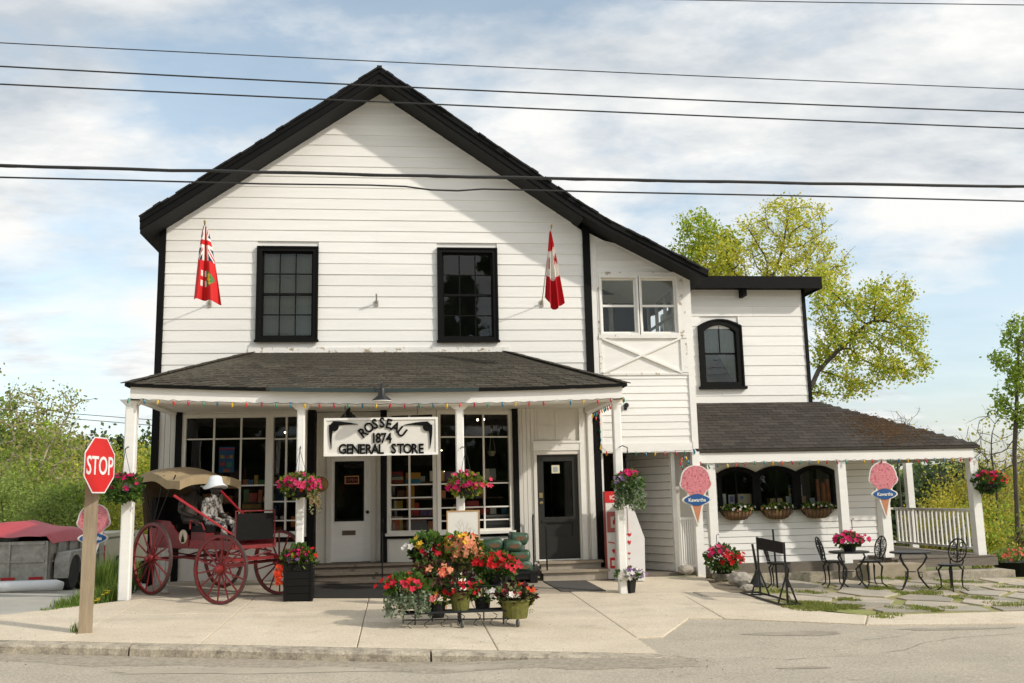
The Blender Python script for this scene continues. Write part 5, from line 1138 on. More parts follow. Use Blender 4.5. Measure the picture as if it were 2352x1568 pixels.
# ---- green bags of soil on a black pallet
BAG = mat('bag_green', (.045, .10, .062), .42, .4, 9, .35, 14, spots=((.22, .27, .2), 8, .66)); gp = G(1180, 1341); PLY = gp.y+.45
pa = thing('pallet', 'low black plastic pallet under the green soil bags', 'pallet', (gp.x, PLY, gp.z)); a0, a1 = P(1122, 1320, PLY-.3).x, P(1237, 1320, PLY-.3).x; pz = P(1180, 1312, PLY-.3).z
MB().box(a0, a1, PLY-.34, PLY+.4, pz-.05, pz).build('pallet_deck', POTB, pa); MB().box(a0+.05, a1-.05, PLY-.30, PLY+.36, pz-.15, pz-.05).build('pallet_frame', IRON, pa)
for x in (a0+.02, a1-.16): MB().box(x, x+.14, PLY-.33, PLY+.38, gz(x, PLY), pz-.05).build('pallet_foot', POTB, pa)
for i, (px, py, wd, lab) in enumerate(((1150, 1300, .46, 'green soil bag at the bottom left of the pallet stack'), (1198, 1300, .40, 'green soil bag at the bottom right of the pallet stack'), (1140, 1275, .44, 'green soil bag second from the bottom in the left stack'), (1192, 1276, .40, 'green soil bag with pale top edge in the right stack'), (1130, 1251, .44, 'upper green soil bag leaning behind the flower stand'), (1176, 1253, .42, 'green soil bag resting across the two stacks'), (1190, 1235, .36, 'topmost green soil bag of the pallet stack'))):
    c = P(px, py, PLY+(.0 if i % 2 else .06)); mb = MB(); W_, D_, H_ = wd/2, .26, .115; nu = 12
    vs, fs = ICO[2]; mb.add([c+Vector((math.copysign(abs(q[0])**.32, q[0])*W_*U(.98, 1.02)*(1-.06*(i % 3)), math.copysign(abs(q[1])**.35, q[1])*D_*U(.98, 1.02), math.copysign(abs(q[2])**.6, q[2])*H_*(.72+.28*(1-abs(q[0])**3))*U(.94, 1.06)+.018*math.sin(q[0]*4+i*1.7))) for q in vs], fs)
    bg = mb.build('soil_bag', BAG, smooth=True, origin=(c.x, c.y, c.z-H_)); tag(bg, lab, 'bag', 'green soil bags')
    lb = MB(); lb.prism([(.085*math.cos(a)*1.2, .04*math.sin(a)) for a in axis((0, 6.0, 12))], c+Vector((.02, -D_-.006, .0)), X_, Z_, (0, .012, 0)); lb.build('printed_panel', mat('bag_label', (.17, .09, .045), .5, .6, 30), bg)
# ---- ice freezer and red display in the passage
FY = -.85; prof = [(1434, 1312), (1481, 1305), (1480.5, 1235), (1452, 1158), (1434, 1158)]
pts = [P(a, b, FY) for a, b in prof]; zb = gz(4.6, FY); fz_ = thing('ice_freezer', 'white slant-front ice freezer with red markings in the passage mouth', 'freezer', (4.6, FY, zb))
pts[0].x -= .12; pts[4].x -= .12; pts[0].z = pts[1].z = zb+.02
FRW = mat('freezer_enamel', (.74, .73, .71), .35, .05, 5); FRR = mat('freezer_red', (.55, .03, .03), .4, .1)
MB().prism([(p.x, p.z) for p in pts], (0, FY, 0), X_, Z_, (0, .75, 0)).build('cabinet', FRW, fz_)
dm = MB(); dm.bar((P(1441, 1180, FY).x, FY-.003, P(1441, 1165, FY).z), (P(1441, 1180, FY).x, FY-.003, P(1441, 1222, FY).z), .012, .006)
for py, w, h in ((1228, .10, .075), (1246, .08, .09), (1271, .06, .05), (1283, .045, .03), (1300, .06, .03)):
    q = P(1445, py, FY); dm.prism([(-w/2, h*.2), (-w*.2, h/2), (w*.1, h*.3), (w/2, h/2), (w*.35, -h*.2), (0, -h/2)], q+Vector((0, -.004, 0)), X_, Z_, (0, .003, 0))
dm.build('red_marking', FRR, fz_)
DY = -.55; d0, d1, d2, d3 = R4(1392, 1128, 1436, 1335, DY); ds = thing('ice_vending_stand', 'narrow red and white poster display at the left side of the passage', 'display stand', (d0+.15, DY, gz(d0, DY)))
d2 = gz(d0, DY)+.02; MB().box(d0+.01, d1, DY, DY+.14, d2, d3).build('cabinet', FRW, ds); hh = d3-d2
dm = MB(); dm.box(d0, d1, DY-.012, DY, d3-.13*hh, d3, c=rgb(200, 25, 28)); dm.box(d0, d1, DY-.010, DY, d3-.22*hh, d3-.14*hh, c=rgb(225, 218, 210)); dm.box(d0+.03, d1, DY-.010, DY, d3-.47*hh, d3-.235*hh, c=rgb(170, 90, 85)); dm.box(d0+.10, d1-.03, DY-.014, DY-.01, d3-.42*hh, d3-.29*hh, c=rgb(205, 195, 185)); dm.box(d0+.14, d1-.06, DY-.018, DY-.014, d3-.38*hh, d3-.33*hh, c=rgb(190, 40, 40)); dm.box(d0+.17, d1-.04, DY-.018, DY-.014, d3-.33*hh, d3-.30*hh, c=rgb(40, 38, 36))
dm.box(d0-.004, d0+.01, DY-.01, DY+.14, d2, d3, c=rgb(165, 60, 55)); dm.box(d0+.06, d0+.2, DY-.012, DY, d2+.12*hh, d2+.24*hh, c=rgb(205, 40, 40)); dm.box(d0+.09, d0+.17, DY-.015, DY-.012, d2+.15*hh, d2+.21*hh, c=rgb(228, 220, 212)); dm.prism([(0, .03), (.05, .05), (.09, .02), (.04, -.04)], (d0+.1, DY-.012, d2+.31*hh), X_, Z_, (0, .003, 0), c=rgb(205, 40, 40)); dm.bar((d0+.04, DY-.005, d2+.42*hh), (d0+.2, DY-.005, d2+.40*hh), .01, .018, c=rgb(205, 40, 40))
dm.build('printed_panel', PRINT, ds)
l = MB(); letters(l, 'ICE', (d0+.17, DY-.012, d3-.07*hh), X_, Z_, .075, (0, -.003, 0), .03); l.build('lettering', SIGNW, ds)
q = P(1483, 1145, 1.1); tag(MB().box(q.x-.09, q.x+.09, 1.1, 1.13, q.z-.22, q.z+.2).build('framed_notice', mat('notice_wood', (.16, .08, .035), .6), origin=(q.x, 1.1, q.z-.22)), 'brown framed notice on the clapboard wall inside the passage', 'notice')
# ---- handrails
def hrail(label, pts, r=.016, posts=()):
    t = thing('handrail', label, 'handrail', pts[0]); MB().tube(pts, r, 7).build('rail', IRON, t)
    for p in posts: MB().tube([p, (p[0], p[1], pts[0][2]-.0)], r*.9, 7).build('post', IRON, t)
hrail('black handrail hugging the wall left of the dark side door', [Vector((2.60, -.12, .30)), Vector((2.60, -.12, 1.22)), Vector((2.60, -.16, 1.30)), Vector((2.60, -.22, 1.26))])
hrail('short black handrail post standing on the side door steps', [Vector((2.80, -.52, .25)), Vector((2.80, -.52, 1.02)), Vector((2.80, -.48, 1.08))])
hrail('thin black handrail at the entrance steps by the black pilaster', [Vector((-.32, -.75, .2)), Vector((-.32, -.75, 1.05)), Vector((-.32, -.4, 1.22)), Vector((-.32, -.08, 1.30))])
# ---- mats, wheel chocks
def flat(name, pxs, m, label, cat, th=.012):
    w = [G(a, b) for a, b in pxs]; mb = MB(); n = len(w); mb.add([q+Vector((0, 0, .003)) for q in w]+[q+Vector((0, 0, .003+th)) for q in w], [tuple(range(n, 2*n))]+[(i, (i+1) % n, (i+1) % n+n, i+n) for i in range(n)]); return tag(mb.build(name, m, origin=w[0]), label, cat)
RUB = mat('ribbed_rubber', (.03, .028, .025), .8, .5, 30, .8, 60, stretch=(8, .4, 1)); GRT = mat('grey_mat_weave', (.085, .08, .072), .9, .3, 40, .5, 90)
flat('door_mat', ((720, 1374), (905, 1374), (895, 1344), (722, 1344)), RUB, 'dark ribbed rubber mat below the entrance steps', 'mat'); flat('door_mat', ((1290, 1359), (1392, 1358), (1345, 1334), (1248, 1336)), GRT, 'dark grey mat at the foot of the side door steps', 'mat')
for (px, py, s, lab) in ((514, 1387, .055, 'small stone chock behind the nearest buggy wheel'), (378, 1363, .05, 'pale stone chock beside the rear buggy wheel')):
    q = G(px, py); tag(MB().ico(q+Vector((0, 0, s*.5)), s, sq=(1.6, 1.1, .8), jit=.12, sub=1).build('wheel_chock', ROCK, origin=q), lab, 'stone')
q = P(737, 1112, -.33); wr_ = MB()
wr_.lathe([(0, 0), (.14, .01), (.15, .03), (.09, .05), (.08, .12), (0, .13)], q, 18, ax=(0, -1, 0)); tag(wr_.build('straw_hat', mat('straw', (.33, .19, .075), .8, .3, 40), smooth=True, origin=q), 'brown straw hat hanging beside the entrance', 'hat')

# ================================================================== the red buggy (local frame: x forward, y left, z up)
BR = mat('buggy_red', (.20, .014, .015), .45, .4, 9, .15, 30, spots=((.10, .02, .015), 16, .63)); BRD = mat('buggy_dark_red', (.13, .010, .012), .5, .35, 9); LEATH = mat('black_leather', (.006, .0055, .005), .6, .3, 10, .25, 40, spec=.15); CANV = mat('tan_canvas', (.36, .27, .155), .85, .2, 5, .3, 30); TYRE = mat('iron_tyre', (.05, .03, .026), .6, .2)
bz = gz(-3.4, -1.9); bug = thing('horse_buggy', 'red horse buggy with spoked wheels and tan canvas canopy parked on the porch', 'buggy', (-3.63, -1.57, bz), rad(-45.4))
def L_(mb, name, m, par=None, **k): return mb.build(name, m, par or bug, local=True, **k)
def wheel(cx, cy, r, steer=0.0, tilt=0.0):
    sp = MB(); sp.tube([(0, 0, .05), (0, 0, r-.03)], [.017, .012], 6)
    w = MB(); w.ring([((r-.012)*math.cos(i*.19635), (r-.012)*math.sin(i*.19635)) for i in range(32)], [((r-.05)*math.cos(i*.19635), (r-.05)*math.sin(i*.19635)) for i in range(32)], (0, -.019, 0), (1, 0, 0), (0, 0, 1), (0, .038, 0))
    wo_ = L_(w, 'wheel', BR); wo_.location = (cx, cy, r+(gz(*( (Vector((-3.63, -1.57, 0))+Matrix.Rotation(rad(-45.4), 3, 'Z')@Vector((cx, cy, 0)))[:2]))-bz)); wo_.rotation_euler = (tilt, 0, steer)
    t = MB(); t.ring([(r*math.cos(i*.19635), r*math.sin(i*.19635)) for i in range(32)], [((r-.013)*math.cos(i*.19635), (r-.013)*math.sin(i*.19635)) for i in range(32)], (0, -.021, 0), (1, 0, 0), (0, 0, 1), (0, .042, 0)); L_(t, 'tyre', TYRE, wo_)
    h = MB(); h.lathe([(.03, -.13), (.045, -.12), (.05, -.06), (.07, -.05), (.07, .05), (.05, .06), (.045, .1)], (0, 0, 0), 12, ax=(0, 1, 0)); L_(h, 'hub', BR, wo_, smooth=False)
    s0_ = None; k0 = U(0, 1)
    for i in range(14):
        if s0_ is None: s0_ = L_(sp, 'spoke', BR, wo_); s0_.rotation_euler = (0, k0, 0)
        else: c = s0_.copy(); COL.objects.link(c); c.parent = wo_; c.rotation_euler = (0, k0+i*2*math.pi/14, 0)
    return wo_
wheel(0, -.70, .595); wheel(0, .70, .595); FA = Vector((1.77, 0, 0)); sa = rad(13)
wheel(1.77+.70*math.sin(sa), -.70*math.cos(sa), .535, sa); wheel(1.77-.70*math.sin(sa), .70*math.cos(sa), .535, sa)
L_(MB().tube([(0, -.70, .595), (0, .70, .595)], .025, 8), 'axle', BRD); L_(MB().tube([(1.77+.7*math.sin(sa), -.7*math.cos(sa), .535), (1.77-.7*math.sin(sa), .7*math.cos(sa), .535)], .025, 8), 'axle', BRD)
for y in (-.3, .3): L_(MB().tube([(0, y, .62), (.9, y*.6, .56), (1.77, y*.7, .60)], .02, 6), 'reach_bar', BR)
for x in (0, 1.77):
    s = MB()
    for k in (-1, 1): s.tube([(x, -.40, .70), (x, 0, .70+k*.075), (x, .40, .70)], .014, 6)
    L_(s, 'leaf_spring', BRD)
fg = MB(); fg.bar((1.55, -.42, .66), (1.95, -.46, .60), .05, .05); fg.bar((1.55, .42, .66), (1.95, .46, .60), .05, .05); fg.bar((1.9, -.62, .60), (1.75, .62, .60), .06, .05); L_(fg, 'fifth_wheel', BR)
bd2 = MB(); bd2.box(-.52, 1.85, -.40, .40, .76, .82); L_(bd2, 'floor', BR)
for y in (-.42, .40):
    p = MB(); p.prism([(-.56, .80), (.62, .80), (.62, .98), (.34, 1.0), (.20, 1.08), (.05, 1.21), (-.52, 1.24)], (0, y, 0), (1, 0, 0), (0, 0, 1), (0, .025, 0)); L_(p, 'side_panel', BR)
    p = MB(); p.prism([(.66, .76), (1.85, .76), (1.85, .90), (.66, .90)], (0, y, 0), (1, 0, 0), (0, 0, 1), (0, .025, 0)); L_(p, 'side_panel', BR)
L_(MB().box(-.56, -.53, -.40, .40, .80, 1.24), 'back_panel', BR)
L_(MB().box(-.50, .22, -.38, .38, 1.02, 1.14), 'rear_seat', LEATH); L_(MB().box(-.52, -.40, -.42, .42, 1.12, 1.62), 'backrest', LEATH)
fs_seat = MB(); fs_seat.box(.66, 1.10, -.40, .40, 1.03, 1.13); L_(fs_seat, 'front_seat', LEATH); L_(MB().box(.68, 1.08, -.41, .41, .82, 1.03), 'seat_box', BRD); L_(MB().tube([(.66, -.42, 1.08), (.66, -.42, 1.22), (1.0, -.42, 1.17), (1.08, -.42, 1.06)], .016, 6), 'arm_rail', BR)
ds_ = MB(); ds_.box(1.83, 1.86, -.36, .36, .90, 1.32); L_(ds_, 'dashboard', LEATH); L_(MB().tube([(1.86, -.38, .8), (1.86, -.38, 1.36), (1.86, .38, 1.36), (1.86, .38, .8)], .012, 6), 'dash_frame', BR)
em = MB(); em.lathe([(0, .0), (.115, .0), (.115, .012), (0, .012)], (.48, -.422, .955), 20, ax=(0, -1, 0)); L_(em, 'emblem', mat('cream_emblem', (.58, .50, .36), .5, .15), label='round cream emblem on the near side panel')
e2_ = MB(); e2_.prism([(-.05, -.09), (.05, -.09), (.04, -.04), (.012, .02), (0, .06), (-.012, .02), (-.04, -.04)], (.48, -.436, .955), (1, 0, 0), (0, 0, 1), (0, -.003, 0)); L_(e2_, 'emblem_figure', BLACK)
# canopy: bows and sagging canvas
cp = MB(); NX, NY = 20, 16
def cz(u, v):
    x = lerp(-.70, .60, u); y = lerp(-.60, .60, v); e = abs(v-.5)*2
    z = 2.05+.11*math.sin(math.pi*min(1, u*1.25+.12))-.08*u-.10*e**3+.012*math.sin(u*14+v*5)*(1-e)
    return (x, y, z)
for j in range(NY+1):
    for i in range(NX+1): cp.v.append(cz(i/NX, j/NY))
for j in range(NY):
    for i in range(NX): cp.f.append((j*(NX+1)+i, j*(NX+1)+i+1, (j+1)*(NX+1)+i+1, (j+1)*(NX+1)+i)); cp.m.append(0); cp.c.append(None)
def skirt(idx):
    for a, b in zip(idx[:-1], idx[1:]):
        A, B = Vector(a), Vector(b); cp.add([A, B, B-Vector((0, 0, .14+.008*math.sin(B.x*11))), A-Vector((0, 0, .14+.008*math.sin(A.x*11)))], [(0, 1, 2, 3)])
skirt([cz(i/NX, 0) for i in range(NX+1)]); skirt([cz(i/NX, 1) for i in range(NX+1)]); skirt([cz(1, j/NY) for j in range(NY+1)]); skirt([cz(0, j/NY) for j in range(NY+1)])
L_(cp, 'canopy', CANV, smooth=True)
for y in (-.56, .56):
    for (x0, x1) in ((-.42, -.62), (-.42, .05), (-.38, .40)): L_(MB().tube([(x0, y*.8, 1.1), (x1, y, 1.98)], .012, 6), 'canopy_bow', IRON)
L_(MB().add([(-.62, -.5, 1.15), (-.62, .5, 1.15), (-.70, .58, 2.0), (-.70, -.58, 2.0)], [(0, 1, 2, 3)]), 'back_curtain', mat('dark_canvas', (.13, .09, .05), .9, .2, 6))
L_(MB().ico((-.1, -.52, 1.92), .055, sub=1), 'lantern_globe', FRW, smooth=True)
Mi = Matrix.Translation((-3.63, -1.57, bz))@Matrix.Rotation(rad(-45.4), 4, 'Z'); Mi = Mi.inverted()
def Lw(px, py, Y): return Mi@P(px, py, Y)
L_(MB().tube([Lw(400, 1138, -2.9), Lw(533, 1227, -3.3)], [.022, .016], 7), 'shaft_pole', mat('shaft_red', (.42, .02, .03), .4, .15)); L_(MB().tube([Lw(505, 1125, -1.7), Lw(590, 1212, -2.4)], [.02, .016], 7), 'shaft_pole', MATS['shaft_red'])

# ---- two dressed mannequins on the buggy
def skin(name, J, E, R, m, parent=None, sub=1, loc=None, rz=0.0):
    me = bpy.data.meshes.new(name); me.from_pydata(J, E, []); o = bpy.data.objects.new(name, me); COL.objects.link(o)
    md = o.modifiers.new('skin', 'SKIN'); md.use_smooth_shade = True
    if not me.skin_vertices: 
        pass
    for i, r in enumerate(R):
        sv = me.skin_vertices[0].data[i]; sv.radius = (r, r) if not isinstance(r, tuple) else r; sv.use_root = (i == 0)
    s = o.modifiers.new('subsurf', 'SUBSURF'); s.levels = sub; s.render_levels = sub
    me.materials.append(m)
    if parent is not None: o.parent = parent
    return o
def seated(name, label, lx, ly, zs, m, headm, lean=0.0, hat=None, yaw=0.0, s=1.0):
    """Seated figure: pelvis at the seat, thighs forward, hands on the knees with five fingers each."""
    w = Matrix.Translation((-3.63, -1.57, bz))@Matrix.Rotation(rad(-45.4), 4, 'Z')@Matrix.Translation((lx, ly, zs)); p = w.translation
    t = bpy.data.objects.new(name, None); COL.objects.link(t); t.location = p; t.rotation_euler = (0, 0, rad(-45.4)+yaw); OFF[t.name] = Vector(p); tag(t, label, 'mannequin')
    J = [(0, 0, .10), (.02-lean*.3, 0, .28), (.0+lean*.4, 0, .46), (.02+lean, 0, .56), (.04+lean, 0, .64)]; E = [(0, 1), (1, 2), (2, 3), (3, 4)]; R = [(.15, .12), (.13, .105), (.15, .10), (.06, .06), (.052, .055)]
    for sd in (-1, 1):
        k = len(J); hx, hy, hz_ = .36, sd*.16, .16
        J += [(lean*.5+.0, sd*.17, .50), (.06, sd*.24, .25), (.28, sd*.17, .18), (.345, sd*.155, .165)]; E += [(2, k), (k, k+1), (k+1, k+2), (k+2, k+3)]; R += [.062, .048, .036, .034]
        for f, (dy, L, dz) in enumerate(((-.045, .05, .0), (-.028, .085, -.01), (-.008, .095, -.012), (.012, .088, -.012), (.03, .07, -.01))):
            a = len(J); J += [(.345+L*.55, sd*(.155)+dy*sd*-1, .165+dz*.5), (.345+L, sd*.155+dy*sd*-1.15, .15+dz*2)]; E += [(k+3, a), (a, a+1)]; R += [.010, .008]
        a = len(J); J += [(.06, sd*.09, .085), (.44, sd*.13, .095), (.50, sd*.13, -.32), (.50, sd*.13, -.38), (.62, sd*.14, -.40)]; E += [(0, a), (a, a+1), (a+1, a+2), (a+2, a+3), (a+3, a+4)]; R += [.095, .070, .045, .045, .035]
    J = [tuple(q*s for q in j) for j in J]; R = [tuple(q*s for q in r) if isinstance(r, tuple) else r*s for r in R]
    bo_ = skin('body', J, E, R, m, t)
    hd_ = MB(); hc = Vector((.06+lean, 0, .76))*s
    for q, r, sq in ((hc-Vector((0, 0, .012)), .112, (1.05, .88, 1.2)),): hd_.ico(q, r*s, sq=sq, sub=2)
    hd_.ico(hc+Vector((.105, 0, -.015))*s, .02*s, sq=(1, .7, 1.3), sub=1); hd_.ico(hc+Vector((.085, 0, -.075))*s, .035*s, sq=(.6, 1, .5), sub=1)
    for sd in (-1, 1): hd_.ico(hc+Vector((0, sd*.085, -.01))*s, .025*s, sq=(.7, .35, 1.2), sub=1); hd_.ico(hc+Vector((.09, sd*.035, .015))*s, .014*s, sub=1)
    hd_.build('head', headm, t, local=True, smooth=True)
    if hat:
        h = MB(); h.lathe([(.195, -.075), (.20, -.07), (.125, .0), (.115, .05), (.10, .10), (.05, .125), (0, .13)], hc+Vector((-.01, 0, .06)), 22, wob=lambda a, r, z: (1+(.10*math.cos(2*a) if r > .15 else 0), (.03*math.cos(2*a+.6) if r > .15 else 0))); h.build('hat', hat, t, local=True, smooth=True)
    return t
CAMO = mat('silver_print_cloth', (.30, .275, .24), .5, .6, 9, .8, 10, spots=((.035, .03, .027), 15, .49), col2=(.44, .41, .37)); DKF = mat('dark_coat', (.030, .024, .020), .6, .5, 9, .5, 16, col2=(.075, .052, .04)); DKH = mat('dark_face_cloth', (.03, .025, .022), .6, .2)
seated('mannequin', 'seated mannequin in black and silver patterned clothes and white sun hat', .80, -.14, 1.09, CAMO, DKH, .06, mat('hat_white', (.74, .78, .80), .8, .06), .25, .90)
seated('mannequin', 'seated dark-clothed mannequin slumped on the rear seat under the canopy', -.02, -.02, 1.12, DKF, DKH, .10, None, 0.1, .98)

# ================================================================== utility trailer and truck on the side street
def rootbox(t, x0, x1, y0, y1, z0, z1, name, m, par=None): return MB().box(x0, x1, y0, y1, z0, z1).build(name, m, par or t)
TY = .5; sst = lambda x, y: gz(x, y)-.035-.07*max(0., y+2)
tg = sst(-7.3, TY+1.5)-.02; ALU = mat('dull_aluminium', (.40, .38, .33), .5, .45, 7, .1, 20, metal=.35); TARP = mat('red_tarpaulin', (.48, .04, .05), .55, .2, 5, .4, 12)
tx1 = P(113, 1300, TY).x; tx0 = tx1-1.85; tzb = P(60, 1345, TY).z; tzt = P(110, 1242, TY).z
trl = thing('utility_trailer', 'grey metal utility trailer with red tarpaulin and tandem wheels', 'trailer', ((tx0+tx1)/2, TY+1.8, tg)); TL = 3.4
rootbox(trl, tx0, tx1, TY, TY+TL, tzb, tzb+.08, 'floor_frame', ALU)
for x in (tx0, tx1-.03): rootbox(trl, x, x+.03, TY+.03, TY+TL, tzb+.08, tzt, 'side_wall', ALU)
rootbox(trl, tx0+.03, tx1-.03, TY, TY+.03, tzb+.08, tzt, 'tailgate', ALU); rootbox(trl, tx0+.03, tx1-.03, TY+TL-.03, TY+TL, tzb+.08, tzt, 'front_wall', ALU)
for z in (tzb+.45, tzt-.04): rootbox(trl, tx0+.05, tx1-.09, TY-.025, TY, z-.02, z+.02, 'gate_rib', ALU)
for x in (tx1-.07, tx1-.75): rootbox(trl, x, x+.04, TY-.03, TY, tzb+.05, tzt, 'gate_post', ALU)
for i in range(5): y = TY+.35+i*.65; rootbox(trl, tx1, tx1+.04, y, y+.05, tzb+.05, tzt, 'stake_post', ALU)
rootbox(trl, tx1, tx1+.03, TY+.1, TY+TL-.05, tzb+.42, tzb+.46, 'side_rib', ALU)
REFL = mat('red_reflector', (.45, .02, .02), .3, .1)
for i in range(6): y = TY+.25+i*.42; rootbox(trl, tx1+.03, tx1+.045, y, y+.16, tzb+.30, tzb+.35, 'reflector', REFL)
for x in (tx0+.5, tx1-.85, tx1-.35): rootbox(trl, x, x+.25, TY-.036, TY-.026, tzb+.11, tzb+.16, 'reflector', REFL)
for x in (tx1+.05, tx1+.19): MB().lathe([(.0, .02), (.045, .015), (.05, 0)], (x-.1, TY-.02, tzb-.07), 12, ax=(0, -1, 0)).build('tail_lamp', REFL, trl)
rootbox(trl, tx1-.2, tx1+.25, TY, TY+.05, tzb-.14, tzb+.0, 'lamp_bracket', ALU)
fe = MB()
wz = sst(tx1+.18, TY+.95)+.33
fpts = [(-.43, -.05), (-.42, .28), (-.30, .44), (1.08, .44), (1.20, .28), (1.21, -.05)]+[(.78+.375*math.cos(a), .375*math.sin(a)) for a in axis((0, math.pi, 8))]+[(.375*math.cos(a), .375*math.sin(a)) for a in axis((0, math.pi, 8))]
fe.prism(fpts, (tx1+.05, TY+.55, wz), Y_, Z_, (.26, 0, 0)); fe.build('fender', ALU, trl)
def tyre_(t, c, r, w, ax=(1, 0, 0), name='wheel'):
    o = MB().lathe([(r*.58, -w/2), (r*.92, -w/2), (r, -w*.3), (r, w*.3), (r*.92, w/2), (r*.58, w/2)], c, 22, ax=ax).build(name, mat('tyre_rubber', (.035, .033, .03), .85, .3, 10), t); MB().lathe([(0, w*.25), (r*.25, w*.3), (r*.3, w*.42), (r*.58, w*.44), (r*.6, -w*.2)], c, 16, ax=ax).build('rim', ALU, o); return o
for y in (TY+.55, TY+1.33):
    for x in (tx1+.18, tx0-.18): tyre_(trl, (x, y, sst(x, y)+.33), .335, .2, (1 if x > tx0 else -1, 0, 0))
rootbox(trl, tx0+1.0, tx0+1.35, TY-.01, TY, tzb-.16, tzb-.01, 'licence_plate', mat('plate_grey', (.33, .34, .35), .4, .25, 30))
MB().bar(((tx0+tx1)/2, TY+TL, tzb), ((tx0+tx1)/2, TY+TL+1.4, tzb-.02), .1, .08).build('drawbar', ALU, trl)
tp_ = MB(); N1, N2 = 16, 22
for j in range(N2+1):
    for i in range(N1+1):
        u, v = i/N1, j/N2; e = max(abs(u-.5), abs(v-.5)*.92)*2
        z = tzt+.04+.36*max(0, 1-e)**.6*(.5+.5*math.sin(2.6*v+.5)+.18*math.sin(u*7))-.10*max(0, e-.93)/.07*.9
        tp_.v.append((lerp(tx0-.05, tx1+.06, u), lerp(TY-.06, TY+TL+.02, v), z+.012*math.sin(u*19+v*8)))
for j in range(N2):
    for i in range(N1): tp_.f.append((j*(N1+1)+i, j*(N1+1)+i+1, (j+1)*(N1+1)+i+1, (j+1)*(N1+1)+i)); tp_.m.append(0); tp_.c.append(None)
tp_.build('tarpaulin', TARP, trl, smooth=True)
# white rounded kerb log in front of it
k0, k1 = P(-60, 1366, TY-.6), P(143, 1365, TY-.6); kz = sst(k0.x, TY-.6)
tag(MB().tube([(k0.x, TY-.6, kz+.10), (k1.x-.12, TY-.6, kz+.10), (k1.x, TY-.6, kz+.09)], [.10, .10, .07], 12).build('parking_bumper', mat('bumper_white', (.72, .72, .72), .35, .05), smooth=True, origin=(k1.x, TY-.6, kz)), 'white rounded parking bumper on the side street behind the stop sign', 'bumper')
# pickup with a cap
TKY = 5.6; tk1 = P(226, 1280, TKY).x; gk = sst(tk1, 7)-.02; SIL = mat('beige_car_paint', (.44, .38, .28), .35, .12, 3, metal=.3); TINT = mat('tinted_glass', (.02, .025, .028), .08, .05)
ztk = P(250, 1226, TKY).z; trk = thing('pickup_truck', 'beige pickup with a boxy cap parked ahead of the trailer', 'truck', (tk1-.2, TKY+2.5, gk)); w0, w1 = tk1-1.7, tk1+.15; zr = ztk; zbelt = P(250, 1243, TKY).z; zbot = gk+.5
bdy = MB(); bdy.prism([(0, zbot), (.02, zbelt-.08), (.1, zbelt), (5.1, zbelt), (5.2, zbelt-.1), (5.25, zbot+.1), (5.2, zbot)], (w0, TKY, 0), Y_, Z_, (w1-w0, 0, 0)); bdy.build('body', SIL, trk)
cab = MB(); cab.prism([(.06, zbelt-.02), (.22, zr), (3.3, zr), (4.0, zbelt-.02)], (w0+.08, TKY, 0), Y_, Z_, (w1-w0-.16, 0, 0)); cab.build('cab_and_cap', SIL, trk)
wnm = MB(); wnm.prism([(.40, zbelt+.03), (.46, zr-.09), (1.5, zr-.09), (1.5, zbelt+.03)], (w1-.085, TKY, 0), Y_, Z_, (.012, 0, 0)); wnm.build('side_window', TINT, trk); wnm = MB(); wnm.prism([(1.9, zbelt+.03), (1.9, zr-.09), (2.9, zr-.09), (2.9, zbelt+.03)], (w1-.085, TKY, 0), Y_, Z_, (.012, 0, 0)); wnm.build('side_window', TINT, trk)
rw = MB(); rw.add([(w0+.2, TKY+.06, zbelt+.02), (w1-.2, TKY+.06, zbelt+.02), (w1-.25, TKY+.175, zr-.09), (w0+.25, TKY+.175, zr-.09)], [(0, 1, 2, 3)]); rw.build('rear_window', TINT, trk)
for x in (w1-.17, w0+.02): MB().box(x, x+.16, TKY-.03, TKY+.08, zbelt-.62, zbelt-.1).build('tail_lamp', mat('lamp_red', (.55, .02, .02), .2, .05), trk)
MB().box(w0, w1, TKY-.15, TKY+.02, zbot-.1, zbot+.1).build('bumper', ALU, trk)
for y in (TKY+1.1, TKY+4.2):
    for x in (w1-.06, w0+.06): tyre_(trk, (x, y, sst(x, y)+.37), .37, .24)

